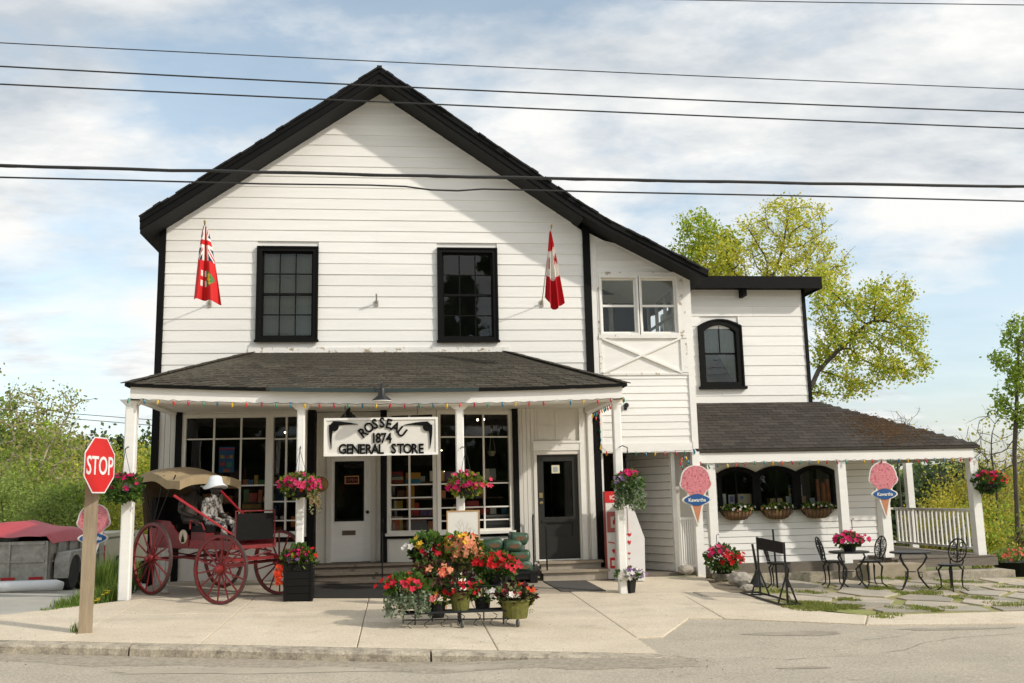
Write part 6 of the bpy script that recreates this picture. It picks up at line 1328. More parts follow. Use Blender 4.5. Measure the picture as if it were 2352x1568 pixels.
# ================================================================== patio furniture
def scroll(c, r, turns, a0, s=1, n=16): return [c+Vector((s*r*(1-.8*i/n)*math.cos(a0+turns*6.283*i/n), 0, r*(1-.8*i/n)*math.sin(a0+turns*6.283*i/n))) for i in range(n+1)]
def leg_curve(x, y, h, k=.05, out=.10): d = Vector((x, y, 0)); d = d.normalized() if d.length else Vector((1, 0, 0)); b = Vector((x, y, 0)); return [b*.85+Vector((0, 0, h)), b+d*k+Vector((0, 0, h*.82)), b+d*k*.4+Vector((0, 0, h*.45)), b+d*(out*.25)+Vector((0, 0, h*.16)), b+d*out+Vector((0, 0, .012)), b+d*(out+.02)+Vector((0, 0, .012))]
def chair(label, px, py, rz, s=1.0):
    q = G(px, py); t = thing('patio_chair', label, 'chair', q, rz, 'black iron patio chairs'); B = lambda mb, n, **k: mb.build(n, IRON, t, local=True, **k)
    B(MB().lathe([(0, .0), (.19, .0), (.205, .012), (.205, .03), (.19, .035), (0, .03)], (0, 0, .43), 20), 'seat')
    for a in (.75, 2.4, 3.9, 5.5): B(MB().tube(leg_curve(.15*math.cos(a), .15*math.sin(a), .44), [.018, .02, .014, .012, .014, .01], 6), 'leg')
    bk = []
    ring = [Vector((-.17-.10*(math.sin(u)*.5+.5), .185*math.cos(u), .69+.20*math.sin(u))) for u in axis((0, 6.2832, 26))]; B(MB().tube(ring, .013, 6), 'back_ring')
    for sy in (-1, 1):
        B(MB().tube([(-.16, sy*.12, .45), (-.18, sy*.14, .52), (-.185, sy*.11, .56)], .013, 6), 'back_stay')
        for (cy, cz_, r, a0, tn) in ((.085, .78, .062, .3, 1.2), (.09, .66, .06, 2.2, -1.2), (.05, .58, .045, 1.0, 1.1)):
            pts = [Vector((-.17-.10*((v.z-.69)/.20*.5+.5), sy*v.x, v.z)) for v in [Vector((cy+(r*(1-.75*i/14))*math.cos(a0+tn*6.283*i/14), 0, cz_+(r*(1-.75*i/14))*math.sin(a0+tn*6.283*i/14))) for i in range(15)]]
            B(MB().tube(pts, .008, 5), 'back_scroll')
    B(MB().tube([(-.18, 0, .49), (-.21, .012, .62), (-.23, -.012, .74), (-.262, 0, .885)], [.012, .02, .02, .01], 6), 'back_splat')
    return t
def table(label, px, py, zt_=.66, r=.34):
    q = G(px, py); t = thing('patio_table', label, 'table', q, 0, 'black iron patio tables'); B = lambda mb, n, **k: mb.build(n, IRON, t, local=True, **k)
    B(MB().lathe([(0, 0), (r, 0), (r+.012, .008), (r+.012, .022), (r, .03), (0, .026)], (0, 0, zt_-.03), 28), 'table_top')
    for a in (-.35, 1.75, 3.5):
        c, s = math.cos(a), math.sin(a); pr = [(.24, zt_-.03), (.27, zt_-.10), (.20, zt_-.22), (.10, .34), (.12, .22), (.20, .10), (.27, .015), (.30, .012)]
        B(MB().tube([(c*r_, s*r_, z) for r_, z in pr], [.016, .018, .014, .014, .018, .016, .014, .01], 6), 'leg')
        B(MB().tube([(c*(.15+.055*(1-.7*i/12)*math.cos(1+i*.6)), s*(.15+.055*(1-.7*i/12)*math.cos(1+i*.6)), .24+.06*(1-.7*i/12)*math.sin(1+i*.6)) for i in range(13)], .008, 5), 'leg_scroll')
    B(MB().lathe([(0, .0), (.07, .0), (.07, .012), (0, .012)], (0, 0, .30), 12), 'leg_plate'); return t
chair('black iron chair facing right on the left side of the flower table', 1918, 1347, rad(-8)); chair('black iron chair on the right side of the flower table', 2004, 1346, rad(183)); chair('black iron chair partly behind the metal sign frame', 1792, 1352, rad(-12)); chair('black iron chair standing alone at the right end of the patio', 2188, 1357, rad(200))
t1 = table('round iron table carrying the pink flower basket', 1956, 1352); t2 = table('empty round iron table beside the deck step', 2098, 1353)
c = G(1956, 1352)+Vector((.02, 0, .66)); t = thing('flower_basket', 'basket of pink geraniums with a hook on the round iron table', 'flower basket', c)
pot(t, c, .13, .12, POTB); clump(t, c+Vector((0, 0, .19)), (.26, .2, .12), [(.05, .11, .02), (.09, .17, .03), (.12, .2, .03)], 300, .07, [(PNK, 34, .05, .3, 1.4, 1.1, 0), (HOT, 22, .05, -.3, .8, 1.15, -.2), (HOT, 10, .045, -.1, .7, .4, 1.0)]); hookwire(t, c+Vector((.08, 0, .1)), .42)
# concrete block and lower step by the deck
bx0, bx1 = P(1958, 1310, .2).x, P(2082, 1310, .2).x
tag(MB().box(bx0, bx1, -.55, .0, gz(bx0, 0)-.1, .155).build('concrete_block', mat('tan_concrete', (.40, .335, .235), .9, .3, 5, .4, 30), origin=(bx0, -.3, -.1)), 'tan concrete block step at the foot of the porch post', 'step')
sx0, sx1 = P(2070, 1315, -.3).x, P(2318, 1315, -.3).x
tag(MB().box(sx0, sx1, -.5, .1, gz(12, 0)-.12, gz(12, 0)+.10).build('stone_step', KERB, origin=(sx0, -.3, -.2)), 'long low stone step in front of the deck', 'step')
# black metal sign frame
qa, qb = G(1722, 1363), G(1817, 1391); sf = thing('sign_frame', 'black metal A-frame with a blank dark board at the edge of the pavement', 'sign frame', (qa+qb)/2)
dx_ = (qb-qa).normalized(); px_ = Vector((-dx_.y, dx_.x, 0)); hL = P(1748, 1233, qa.y+.1).z; base = MB()
def sfb(a, b, w=.028, n='frame_bar'): MB().bar(a, b, w, w).build(n, IRON, sf)
zg = lambda v: Vector((v.x, v.y, gz(v.x, v.y)+.02))
for s in (-.16, .16): sfb(zg(qa+px_*s), zg(qb+px_*s))
for q in (qa, qb): sfb(zg(q-px_*.16), zg(q+px_*.16))
sfb(zg(lerp(qa, qb, .2)-px_*.16), zg(lerp(qa, qb, .2)+px_*.16))
ua, ub = lerp(qa, qb, .28), lerp(qa, qb, .93)
for q, tp__ in ((ua, P(1748, 1233, ua.y).z), (ub, P(1811, 1245, ub.y).z)):
    sfb(zg(q), Vector((q.x, q.y, tp__)))
    for s in (-.16, .16): sfb(zg(q+px_*s), Vector((q.x, q.y, gz(q.x, q.y)+.45)), .022)
za, zb_ = P(1748, 1233, ua.y).z, P(1748, 1260, ua.y).z; zc, zd = P(1811, 1245, ub.y).z, P(1811, 1272, ub.y).z; mb = MB(); n_ = px_*-.012
mb.add([ua+Vector((0, 0, za-ua.z)), ua+Vector((0, 0, zb_-ua.z)), ub+Vector((0, 0, zd-ub.z)), ub+Vector((0, 0, zc-ub.z))]+[ua+Vector((0, 0, za-ua.z))+n_, ua+Vector((0, 0, zb_-ua.z))+n_, ub+Vector((0, 0, zd-ub.z))+n_, ub+Vector((0, 0, zc-ub.z))+n_], [(0, 1, 2, 3), (4, 7, 6, 5), (0, 4, 5, 1), (1, 5, 6, 2), (2, 6, 7, 3), (3, 7, 4, 0)]); mb.build('board', mat('chalkboard', (.012, .011, .010), .7, .4, 10, spec=.2), sf)
q = G(1741, 1345); br = thing('patio_torch', 'slim black garden torch with a flared base beside the sign frame', 'torch', q); MB().lathe([(.16, 0), (.15, .03), (.06, .20), (.025, .30), (.02, .32)], q, 14).build('flared_base', mat('dark_steel', (.05, .05, .05), .4, .2, metal=.5), br); MB().tube([q+Vector((0, 0, .3)), q+Vector((-.06, 0, .75))], [.03, .022], 8).build('stem', IRON, br)
q = G(1786, 1350); tag(MB().tube([q, Vector((q.x-.02, q.y, P(1785, 1215, q.y).z))], .018, 7).build('garden_stake', IRON, origin=q), 'tall thin black stake rising behind the sign frame board', 'stake')
# stones of the raised bed by the passage
for i, (px, py, s, sq, lab) in enumerate(((1640, 1318, .20, (1.0, .8, 1.0), 'mossy grey stone against the white bay post'), (1672, 1330, .22, (1.5, .9, .62), 'flat stone at the front of the small raised bed'), (1706, 1340, .24, (1.2, .9, .8), 'pale pointed boulder at the pavement corner'), (1722, 1356, .13, (1.3, .9, .7), 'small pale rock in front of the boulder'))):
    q = G(px, py); tag(MB().ico(q+Vector((0, .1, s*.25)), s*.8, sq=sq, jit=.09, sub=2).build('boulder', ROCK, origin=q), lab, 'rock', 'stones of the raised bed')
q = P(1575, 1308, -.05); tag(MB().ico(q, .12, sq=(1.3, .8, .8), jit=.15, sub=1).build('boulder', ROCK, origin=q), 'lichen-covered stone at the foot of the passage railing', 'rock', 'stones of the raised bed')
# flower boxes under the serving windows
for i, (a, b, lab) in enumerate(((1652, 1731, 'left flower box under the serving windows'), (1746, 1824, 'middle flower box under the serving windows'), (1838, 1917, 'right flower box under the serving windows'))):
    c0, c1 = P(a, 1172, YW-.16), P(b, 1172, YW-.16); cx = (c0.x+c1.x)/2; w = (c1.x-c0.x)/2; t = thing('window_box', 'brown coir '+lab, 'flower box', (cx, YW-.16, c0.z-.2)); m_ = MB(); n = 12; zt2 = zz0-.02
    for j in range(n+1):
        u = -1+2*j/n; k = math.sqrt(max(0, 1-abs(u)**3.5)); m_.v += [(cx+u*w, YW-.13-.14*k, zt2), (cx+u*w*.93, YW-.13-.13*k, zt2-.12*k-.02), (cx+u*w*.8, YW-.13-.06*k, zt2-.20*k-.02), (cx+u*w*.8, YW-.10, zt2-.2*k-.02), (cx+u*w, YW-.10, zt2)]
    for j in range(n):
        for k in range(5): m_.f.append((j*5+k, j*5+5+k, j*5+5+(k+1) % 5, j*5+(k+1) % 5)); m_.m.append(0); m_.c.append(None)
    m_.build('coir_liner', TERR, t, smooth=True)
    wi = MB()
    for j in range(9): u = -.9+1.8*j/8; k = math.sqrt(1-abs(u)**3.5); wi.tube([(cx+u*w, YW-.14-.14*k, zt2+.01), (cx+u*w*.93, YW-.14-.135*k, zt2-.12*k-.02), (cx+u*w*.8, YW-.14-.06*k, zt2-.205*k-.02)], .006, 4)
    wi.tube([(cx+u*w, YW-.14-.145*math.sqrt(max(0, 1-abs(u)**3.5)), zt2) for u in axis((-1, 1, 16))], .008, 5); wi.build('wire_frame', IRON, t)
    clump(t, (cx, YW-.2, zt2+.03), (w*.98, .11, .075), GL+YG[:1], 260, .06, [(WHF, 14, .03, -.2, .9, 1, 0), (PEA, 6, .028, -.6, .2, 1, 0)])
# ================================================================== things seen behind glass
def prop(name, label, cat, px0, py0, px1, py1, Y, col, th=.12, extra=()):
    x0, x1, z0, z1 = R4(px0, py0, px1, py1, Y); mb = MB(); mb.box(x0, x1, Y, Y+th, z0, z1, c=col)
    for (u0, v0, u1, v1, c) in extra: mb.box(lerp(x0, x1, u0), lerp(x0, x1, u1), Y-.004, Y+.002, lerp(z0, z1, v0), lerp(z0, z1, v1), c=c)
    return tag(mb.build(name, PRINT, origin=((x0+x1)/2, Y, z0)), label, cat)
SWI = YW+.11
prop('menu_card', 'pale menu card at the left end of the serving counter', 'card', 1650, 1134, 1668, 1170, SWI, rgb(215, 222, 200), .02, ((.3, .3, .7, .8, rgb(170, 150, 190)),)); prop('menu_card', 'small lilac printed card beside the pale menu card', 'card', 1674, 1136, 1688, 1170, SWI, rgb(200, 195, 200), .02, ((.2, .5, .8, .9, rgb(120, 110, 170)),)); prop('carton', 'cream carton in the left serving window', 'carton', 1694, 1134, 1728, 1158, SWI+.05, rgb(215, 195, 165), .2, ((.2, .5, .4, .8, rgb(90, 130, 190)),)); prop('cup_tray', 'row of cup sleeves in front of the cream carton', 'tray', 1692, 1156, 1736, 1170, SWI-.03, rgb(190, 165, 115), .1, ((0, .35, 1, .6, rgb(70, 55, 45)),))
prop('carton', 'small brown carton in the middle serving window', 'carton', 1770, 1144, 1798, 1170, SWI, rgb(195, 165, 120), .2); prop('poster', 'blue and orange postcard propped in the middle serving window', 'poster', 1812, 1114, 1842, 1138, SWI+.02, rgb(225, 215, 205), .01, ((.02, .72, .98, .98, rgb(45, 120, 185)), (.02, .15, .98, .7, rgb(215, 165, 95)), (.06, .2, .3, .55, rgb(50, 110, 120)), (.4, .2, .65, .6, rgb(160, 90, 60)), (.72, .2, .95, .5, rgb(60, 130, 150)))); prop('carton', 'brown carton with a white side below the postcard', 'carton', 1806, 1139, 1852, 1170, SWI+.06, rgb(150, 112, 70), .2, ((0, 0, .4, 1, rgb(210, 215, 218)),))
for px, py0, lab in ((1913-8, 1110, 'tall stack of wafer cones leaning in the right serving window'), (1894, 1118, 'short stack of wafer cones in the right serving window'), (1880, 1110, 'leftmost stack of wafer cones in the right serving window')):
    q = P(px, 1170, SWI+.02); zt2 = P(px, py0-10, SWI+.02).z; m_ = MB(); k = 14
    for j in range(k): z = lerp(q.z, zt2, j/k); m_.lathe([(.045, z), (.058, z+(zt2-q.z)/k*.95)], (q.x, q.y, 0), 10)
    tag(m_.build('cone_stack', CONEC, origin=q), lab, 'wafer cones')
prop('paper_cup', 'white paper cup at the left of the right serving window', 'cup', 1863, 1143, 1872, 1168, SWI, rgb(190, 200, 200), .06); prop('napkin_holder', 'pink and white napkin holder in the right serving window', 'holder', 1896-23, 1150, 1886, 1168, SWI-.03, rgb(205, 170, 170), .05)
# shop window displays
prop('banner', 'blue and pink printed banner hanging in the left shop window', 'banner', 503, 1026, 538, 1085, .32, rgb(50, 105, 160), .01, ((.0, .88, 1, .95, rgb(190, 70, 120)), (.1, .55, .35, .68, rgb(205, 175, 70)), (.45, .55, .6, .66, rgb(190, 60, 90)), (.68, .55, .9, .68, rgb(200, 170, 80)), (.1, .25, .4, .42, rgb(190, 70, 70)), (.5, .2, .85, .4, rgb(80, 150, 120)), (.3, .02, .7, .14, rgb(205, 110, 60))))
prop('book_pile', 'pile of red and white boxes in the right shop window', 'boxes', 896, 1083, 926, 1110, .35, rgb(175, 45, 40), .25, ((.1, .3, 1, .55, rgb(215, 205, 190)), (0, .55, .8, .7, rgb(60, 80, 110)))); prop('toy_truck', 'yellow toy truck with blue bed in the right shop window', 'toy', 932, 1085, 966, 1112, .32, rgb(200, 140, 40), .2, ((.0, 0, 1, .45, rgb(45, 125, 150)),))
prop('tin', 'yellow tin on the window shelf by the entrance', 'tin', 906, 1150, 925, 1167, .35, rgb(200, 165, 30), .12); prop('carton', 'mustard coloured box standing in the right shop window', 'carton', 934, 1116, 952, 1168, .4, rgb(190, 130, 40), .2); prop('picture_book', 'picture book with an orange bird on the window shelf', 'book', 897, 1186, 925, 1222, .20, rgb(205, 185, 160), .03, ((.25, .1, .75, .8, rgb(205, 95, 35)), (.8, 0, 1, .9, rgb(205, 165, 45)))); prop('magazine_rack', 'grey rack of papers low in the right shop window', 'rack', 934, 1190, 980, 1223, .30, rgb(120, 115, 115), .1, ((.0, .85, 1, 1, rgb(150, 60, 55)),)); prop('tablecloth_stack', 'folded grey striped cloth low in the right shop window', 'cloth', 1112, 1182, 1168, 1222, .30, rgb(135, 130, 130), .2, ((0, .9, 1, 1, rgb(200, 195, 190)), (0, .45, 1, .55, rgb(165, 160, 158)))); prop('carton', 'red box on the shelf behind the third porch post', 'carton', 1072, 1150, 1100, 1168, .45, rgb(150, 35, 30), .2); prop('mug', 'white mug on the window shelf', 'mug', 1126, 1166, 1140, 1180, .32, rgb(190, 190, 180), .08); prop('jar', 'teal jar on the window shelf beside the pilaster', 'jar', 1152, 1166, 1166, 1180, .32, rgb(30, 95, 120), .08)
prop('produce_tray', 'tray of yellow fruit in the left shop window', 'tray', 556, 1158, 600, 1174, .40, rgb(150, 115, 40), .3, ((0, 0, 1, .4, rgb(90, 75, 40)),)); prop('produce_tray', 'tray of green vegetables low in the left shop window', 'tray', 556, 1196, 612, 1218, .34, rgb(60, 80, 35), .3, ((0, .75, 1, 1, rgb(150, 135, 90)),)); prop('carton', 'orange box low beside the second porch post', 'carton', 668, 1186, 682, 1210, .3, rgb(190, 110, 30), .2); prop('cooler', 'blue cooler box behind the angled shop window', 'box', 632, 1118, 655, 1158, .7, rgb(30, 60, 95), .4)
sk = MB(); rk = random.Random(12); SC_ = [rgb(190, 60, 50), rgb(215, 170, 70), rgb(70, 110, 150), rgb(90, 130, 80), rgb(220, 210, 190), rgb(160, 110, 70), rgb(200, 120, 60), rgb(110, 80, 120), rgb(180, 180, 175)]
for (xa, xb, ya) in ((-4.0, -2.2, .75), (-.1, 2.1, .62)):
    for z in (.97, 1.32, 1.66, 2.0):
        sk.box(xa, xb, ya-.02, ya+.3, z-.025, z, c=rgb(90, 65, 45)); x = xa+.05
        while x < xb-.15:
            w = rk.uniform(.07, .22); h = rk.uniform(.10, .26)
            if rk.random() < .8: sk.box(x, x+w*.92, ya+rk.uniform(0, .08), ya+.25, z, z+h, c=rk.choice(SC_))
            x += w
sk.build('shelf_stock', PRINT, kind='stuff', label='jumbled colourful stock on the shelves inside the shop windows')
# small round paper labels on the left window
for i, px in enumerate((564, 580, 597, 634, 648)):
    q = P(px, 1188, .25); tag(MB().lathe([(0, 0), (.035, .0), (.035, .01), (0, .01)], q, 10, ax=(0, -1, 0)).build('price_tag', SIGNW, origin=q), ('leftmost', 'second', 'middle', 'fourth', 'rightmost')[i]+' round white price tag above the vegetable tray', 'price tag', 'price tags in the left shop window')
# lit bulbs inside
GLOW = mat('lit_bulb', (1, .85, .6), .3, 0, emit=((1, .80, .52), 14.0))
for i, (px, py, Y, r, lab) in enumerate(((1097, 964, .8, .035, 'lit globe bulb left of the pair inside the right window'), (1110.5, 963, .8, .04, 'lit globe bulb right of the pair inside the right window'), (905, 985+95, 1.0, .02, 'small warm lit bulb behind the right shop window') if False else (1020, 1083, .8, .022, 'warm candle bulb below the sign in the right window'), (1014, 1034, .9, .018, 'small white lit bulb right of the store sign'), (655, 993, .9, .03, 'warm lit bulb in the angled left shop window'))):
    q = P(px, py, Y); t = thing('indoor_lamp', lab, 'lamp', q); MB().ico(q, r*.62, sub=2).build('bulb', GLOW, t, smooth=True); MB().tube([q+Vector((0, 0, r)), (q.x, q.y, 3.45)], .006, 5).build('cord', IRON, t)
q = P(1129, 1040, .35); t = thing('hanging_pot', 'small hanging pot on strings in the right shop window', 'hanging pot', q); MB().lathe([(.05, -.06), (.085, .0), (.085, .04), (.07, .04)], q, 12).build('pot', mat('cream_glaze', (.33, .29, .2), .5, .2), t)
s_ = MB(); [s_.tube([q+Vector((.08*math.cos(a), .08*math.sin(a), .03)), q+Vector((0, 0, .5))], .004, 4) for a in (0, 2.1, 4.2)]; s_.build('string', mat('cotton', (.4, .36, .3), .9), t)
# white tag sign in the door glass
q = P(808, 1102, .28); t = thing('door_sign', 'small dark OPEN sign in an orange wooden frame behind the door glass', 'sign', q); f = MB(); f.ring([(-.14, -.08), (.14, -.08), (.14, .08), (-.14, .08)], [(-.12, -.06), (.12, -.06), (.12, .06), (-.12, .06)], q, X_, Z_, (0, .012, 0)); f.build('frame', mat('orange_wood', (.42, .19, .06), .6), t); MB().box(q.x-.12, q.x+.12, q.y+.003, q.y+.01, q.z-.06, q.z+.06).build('panel', BLACK, t)
l = MB(); letters(l, 'OPEN', q+Vector((0, .003, 0)), X_, Z_, .06, (0, -.002, 0), .01); l.build('lettering', mat('faded_red', (.30, .06, .05), .6), t)

# ================================================================== overhead cables
for i, (y0, ym, y1, r, lab) in enumerate(((98, 155, 205, .006, 'highest thin power line above the gable'), (152, 211, 258, .009, 'thin power line crossing the gable peak'), (193, 247, 295, .009, 'thin power line just below the gable peak'), (380, 408, 428, .022, 'thick bundled cable crossing the gable'), (407, None, 462, .010, 'lowest thin cable sagging with a kink in the middle'), (None, None, None, .006, 'faint wire across the top right corner of the sky'))):
    Y = -9.0; pts = []
    if y0 is None: pts = [P(a, b, Y) for a, b in ((1400, -4), (1590, -.5), (1900, 5), (2352, 11), (2700, 16))]
    elif ym is None: pts = [P(a, b, Y) for a, b in ((-500, 392), (0, 407), (300, 414), (600, 422), (850, 425), (930, 428), (990, 436), (1050, 438), (1110, 434), (1200, 436), (1400, 441), (1800, 449), (2352, 462), (2800, 472))]
    else:
        for j in range(-5, 30):
            x = 2352*j/24; t_ = j/24; yy = y0*(1-t_)*(1-2*t_)+ym*4*t_*(1-t_)+y1*t_*(2*t_-1); pts.append(P(x, yy, Y)+(Vector((0, 0, U(-.006, .006))) if r > .02 else Vector()))
    pts = [pts[0]+(pts[0]-pts[1]).normalized()*22+Vector((0, 0, .6))]+pts+[pts[-1]+(pts[-1]-pts[-2]).normalized()*22+Vector((0, 0, .6))]
    if r > .02:
        cb = thing('utility_cable', lab, 'cable', pts[0]); MB().tube(pts, r*.8, 6).build('messenger_wire', WIRE, cb)
        sp_ = sum([[lerp(pts[k], pts[k+1], m/6)+Vector((0, .006*math.cos((k*6+m)*.7), .007*math.sin((k*6+m)*.63)-.004)) for m in range(6)] for k in range(len(pts)-1)], []); MB().tube(sp_, .012, 5).build('lashed_cable', WIRE, cb)
    else: tag(MB().tube(pts, r, 5).build('utility_cable', WIRE, origin=pts[0]), lab, 'cable')
for (px0, py0, px1, py1) in ((150, 952, 340, 975), (150, 942, 340, 962)):
    a, b = P(px0-200, py0-25, 25), P(px1+60, py1+6, 25); tag(MB().tube([a, lerp(a, b, .5)-Vector((0, 0, .15)), b], .014, 4).build('utility_cable', WIRE, origin=a), 'faint distant wire left of the porch, '+('lower' if py0 > 945 else 'upper')+' of two', 'cable')

# ================================================================== trees and shrubs
def grow(root, attr, step=.35, infl=2.2, kill=.6, trunk=None, iters=120, rng=None):
    """Space colonisation: the branches reach for the points of the crown."""
    rng = rng or np.random.default_rng(1); A = np.array(attr, float); pos = [np.array(q, float) for q in (trunk or [root])]; par = [-1]+list(range(len(pos)-1))
    alive = np.ones(len(A), bool); near = np.full(len(A), 1e9); idx = np.zeros(len(A), int)
    def upd(k0):
        nonlocal near, idx
        for k in range(k0, len(pos)):
            d = np.linalg.norm(A-pos[k], axis=1); m = d < near; near[m] = d[m]; idx[m] = k
    upd(0)
    for it in range(iters):
        use = alive & (near < (infl if it > 12 else 1e9))
        if not use.any(): break
        k0 = len(pos); ii = idx[use]; D = A[use]; P_ = np.array(pos)
        dv = D-P_[ii]; dv /= np.linalg.norm(dv, axis=1)[:, None]+1e-9
        for k in np.unique(ii):
            v = dv[ii == k].sum(0)+rng.normal(0, .35, 3); v /= np.linalg.norm(v)+1e-9; q = pos[k]+v*step; pos.append(q); par.append(int(k))
        upd(k0); alive &= near > kill
        if len(pos) > 2600: break
    return np.array(pos), par
def tree(name, label, root, blobs, nattr, leaves, lsize, cols, tip=.012, step=.4, kill=.55, infl=2.5, trunk=None, seed=1, group=None, expo=2.3, bark=None, spread=.28, twigs=True, cat='tree', leafprob=None, droop=0.0):
    rng = np.random.default_rng(seed); att = []
    wts = np.array([b[3]*b[4]*b[5] for b in blobs], float)**.8; wts /= wts.sum()
    for b, w in zip(blobs, wts):
        n = max(6, int(nattr*w)); d = rng.normal(size=(n, 3)); d /= np.linalg.norm(d, axis=1)[:, None]; att.append(np.array(b[:3])+d*(rng.random((n, 1))**.42)*np.array(b[3:6]))
    att = np.concatenate(att); pos, par = grow(root, att, step, infl, kill, trunk, rng=rng); n = len(pos)
    r = np.zeros(n); ch = np.zeros(n, int)
    acc = np.zeros(n)
    for i in range(n-1, -1, -1):
        r[i] = max(tip, acc[i]**(1/expo)) if ch[i] else tip
        if par[i] >= 0: acc[par[i]] += r[i]**expo; ch[par[i]] += 1
    root = Vector(pos[0]); t = thing(name, label, cat, root, 0, group)
    wd = MB()
    for i in range(n):
        p = par[i]
        if p < 0: continue
        a, b = Vector(pos[p]), Vector(pos[i]); wd.tube([a, b], [min(r[p], r[i]*1.35), r[i]], 6 if r[i] > .05 else 4, caps=False)
    tips = [i for i in range(n) if r[i] < tip*2.4]
    if twigs:
        for i in tips[::1]:
            if ch[i] <= 1 and rng.random() < .8:
                a = Vector(pos[i]); d = (a-Vector(pos[par[i]])) if par[i] >= 0 else Vector((0, 0, 1)); d = d.normalized()+Vector(rng.normal(0, .5, 3)); wd.tube([a, a+d*step*U(.5, 1.1)], [tip*.8, tip*.35], 3, caps=False)
    wd.build('trunk', bark or BARK, t)
    lf = MB(); V = []; Fc = []; Cc = []
    k = rng.integers(0, len(tips), leaves); base = pos[np.array(tips)[k]]
    if leafprob is not None: keep = np.array([leafprob(q) for q in base]); m = rng.random(leaves) < keep; base = base[m]
    L = len(base); c = base+rng.normal(0, spread, (L, 3)); c[:, 2] -= droop*rng.random(L)
    d = rng.normal(size=(L, 3)); d /= np.linalg.norm(d, axis=1)[:, None]; e = np.cross(d, rng.normal(size=(L, 3))); e /= np.linalg.norm(e, axis=1)[:, None]+1e-9
    s = lsize*(.55+.9*rng.random((L, 1))); vs = np.stack([c-d*s*.5, c+e*s*.33, c+d*s*.5, c-e*s*.33], 1).reshape(-1, 3)
    me = bpy.data.meshes.new('crown'); off = np.array(root); me.from_pydata((vs-off).tolist(), [], [(4*i, 4*i+1, 4*i+2, 4*i+3) for i in range(L)])
    ci = rng.integers(0, len(cols), L); cl = np.array(cols)[ci]*(.72+.5*rng.random((L, 1))); at = me.color_attributes.new('Col', 'FLOAT_COLOR', 'CORNER'); at.data.foreach_set('color', np.repeat(np.concatenate([cl, np.ones((L, 1))], 1), 4, axis=0).ravel())
    me.materials.append(LEAF); me.update(); o = link('crown', me, t); return t
SPR = [(.60, .62, .06), (.70, .67, .08), (.50, .56, .06), (.74, .64, .09)]; FRE = [(.30, .44, .05), (.40, .52, .06), (.22, .34, .04)]; OLV = [(.30, .32, .09), (.38, .37, .11), (.22, .26, .07), (.44, .41, .14)]; DKG = [(.085, .125, .05), (.11, .155, .055), (.06, .10, .04)]; YSH = [(.62, .53, .06), (.54, .50, .07), (.40, .42, .07), (.66, .54, .08)]; MID = [(.28, .36, .09), (.36, .43, .11), (.20, .28, .07)]
def B(px, py, Y, rx, ry, rz): p = P(px, py, Y); return (p.x, p.y, p.z, rx, ry, rz)
def tr_at(px, Y): x = fx(px, 1100, Y); return (x, Y, hterr(x, Y)-.1)
# big tree behind the wing: fresh green at left, thin yellow leaf at right
Y = 15; rt = tr_at(1735, Y); tk = [rt, tuple(np.array(rt)+[0, 0, 3]), tuple(np.array(rt)+[.2, 0, 6]), tuple(np.array(rt)+[.1, 0, 7.2])]
tree('maple_tree', 'tall spring tree with sparse yellow leaves behind the wing roof', rt, [B(1790, 560, Y, 2.0, 1.8, 1.9), B(1770, 490, Y, 1.0, 1.2, .9), B(1850, 505, Y, .9, 1.1, .9), B(1700, 570, Y, 1.3, 1.4, 1.3), B(1880, 590, Y, 1.1, 1.2, .9), B(1650, 600, Y, 1.2, 1.3, 1.0), B(1780, 640, Y, 2.8, 2, .9), B(1905, 640, Y, 1.0, 1.2, 1.0)], 980, 11500, .10, SPR, tip=.013, step=.38, kill=.5, trunk=tk, seed=11, spread=.15)
rt = tr_at(1600, 17); tk = [rt, tuple(np.array(rt)+[0, 0, 3.5]), tuple(np.array(rt)+[-.1, 0, 6.5])]
tree('maple_tree', 'leafy fresh green tree rising above the bay roof', rt, [B(1605, 530, 17, .9, 1.2, 1.0), B(1575, 580, 17, .9, 1.2, 1.0), B(1640, 570, 17, 1.2, 1.3, 1.2), B(1560, 640, 17, 1.3, 1.4, .9), B(1630, 640, 17, 1.3, 1.4, 1.0)], 400, 9500, .12, FRE+SPR[:2], tip=.013, step=.4, trunk=tk, seed=12, spread=.19)
Y = 9; rt = tr_at(1846, Y); p1 = P(1858, 900, Y); p2 = P(1880, 850, Y); p3 = P(1930, 800, Y); p4 = P(1990, 745, Y); tk = [rt, (rt[0]+.05, Y, rt[2]+2.2), tuple(p1), tuple(p2), tuple(p3), tuple(p4)]
tree('leaning_tree', 'broad leaning tree with fresh leaves right of the wing', rt, [B(2040, 690, Y, 1.05, 1.2, .95), B(1985, 725, Y, 1.2, 1.2, 1.1), B(2070, 760, Y, .95, 1.2, .8), B(2080, 820, Y, .9, 1.1, .8), B(1990, 850, Y, 1.2, 1.2, .8), B(1920, 790, Y, .8, 1.1, 1.0), B(1905, 700, Y, .8, 1.0, 1.0), B(1890, 640, Y, .5, .9, .6), B(1930, 880, Y, .7, 1, .6), B(2110, 850, Y, .5, 1, .4)], 900, 11500, .095, FRE+SPR+SPR, tip=.011, step=.3, kill=.42, infl=1.9, trunk=tk, seed=13, spread=.13)
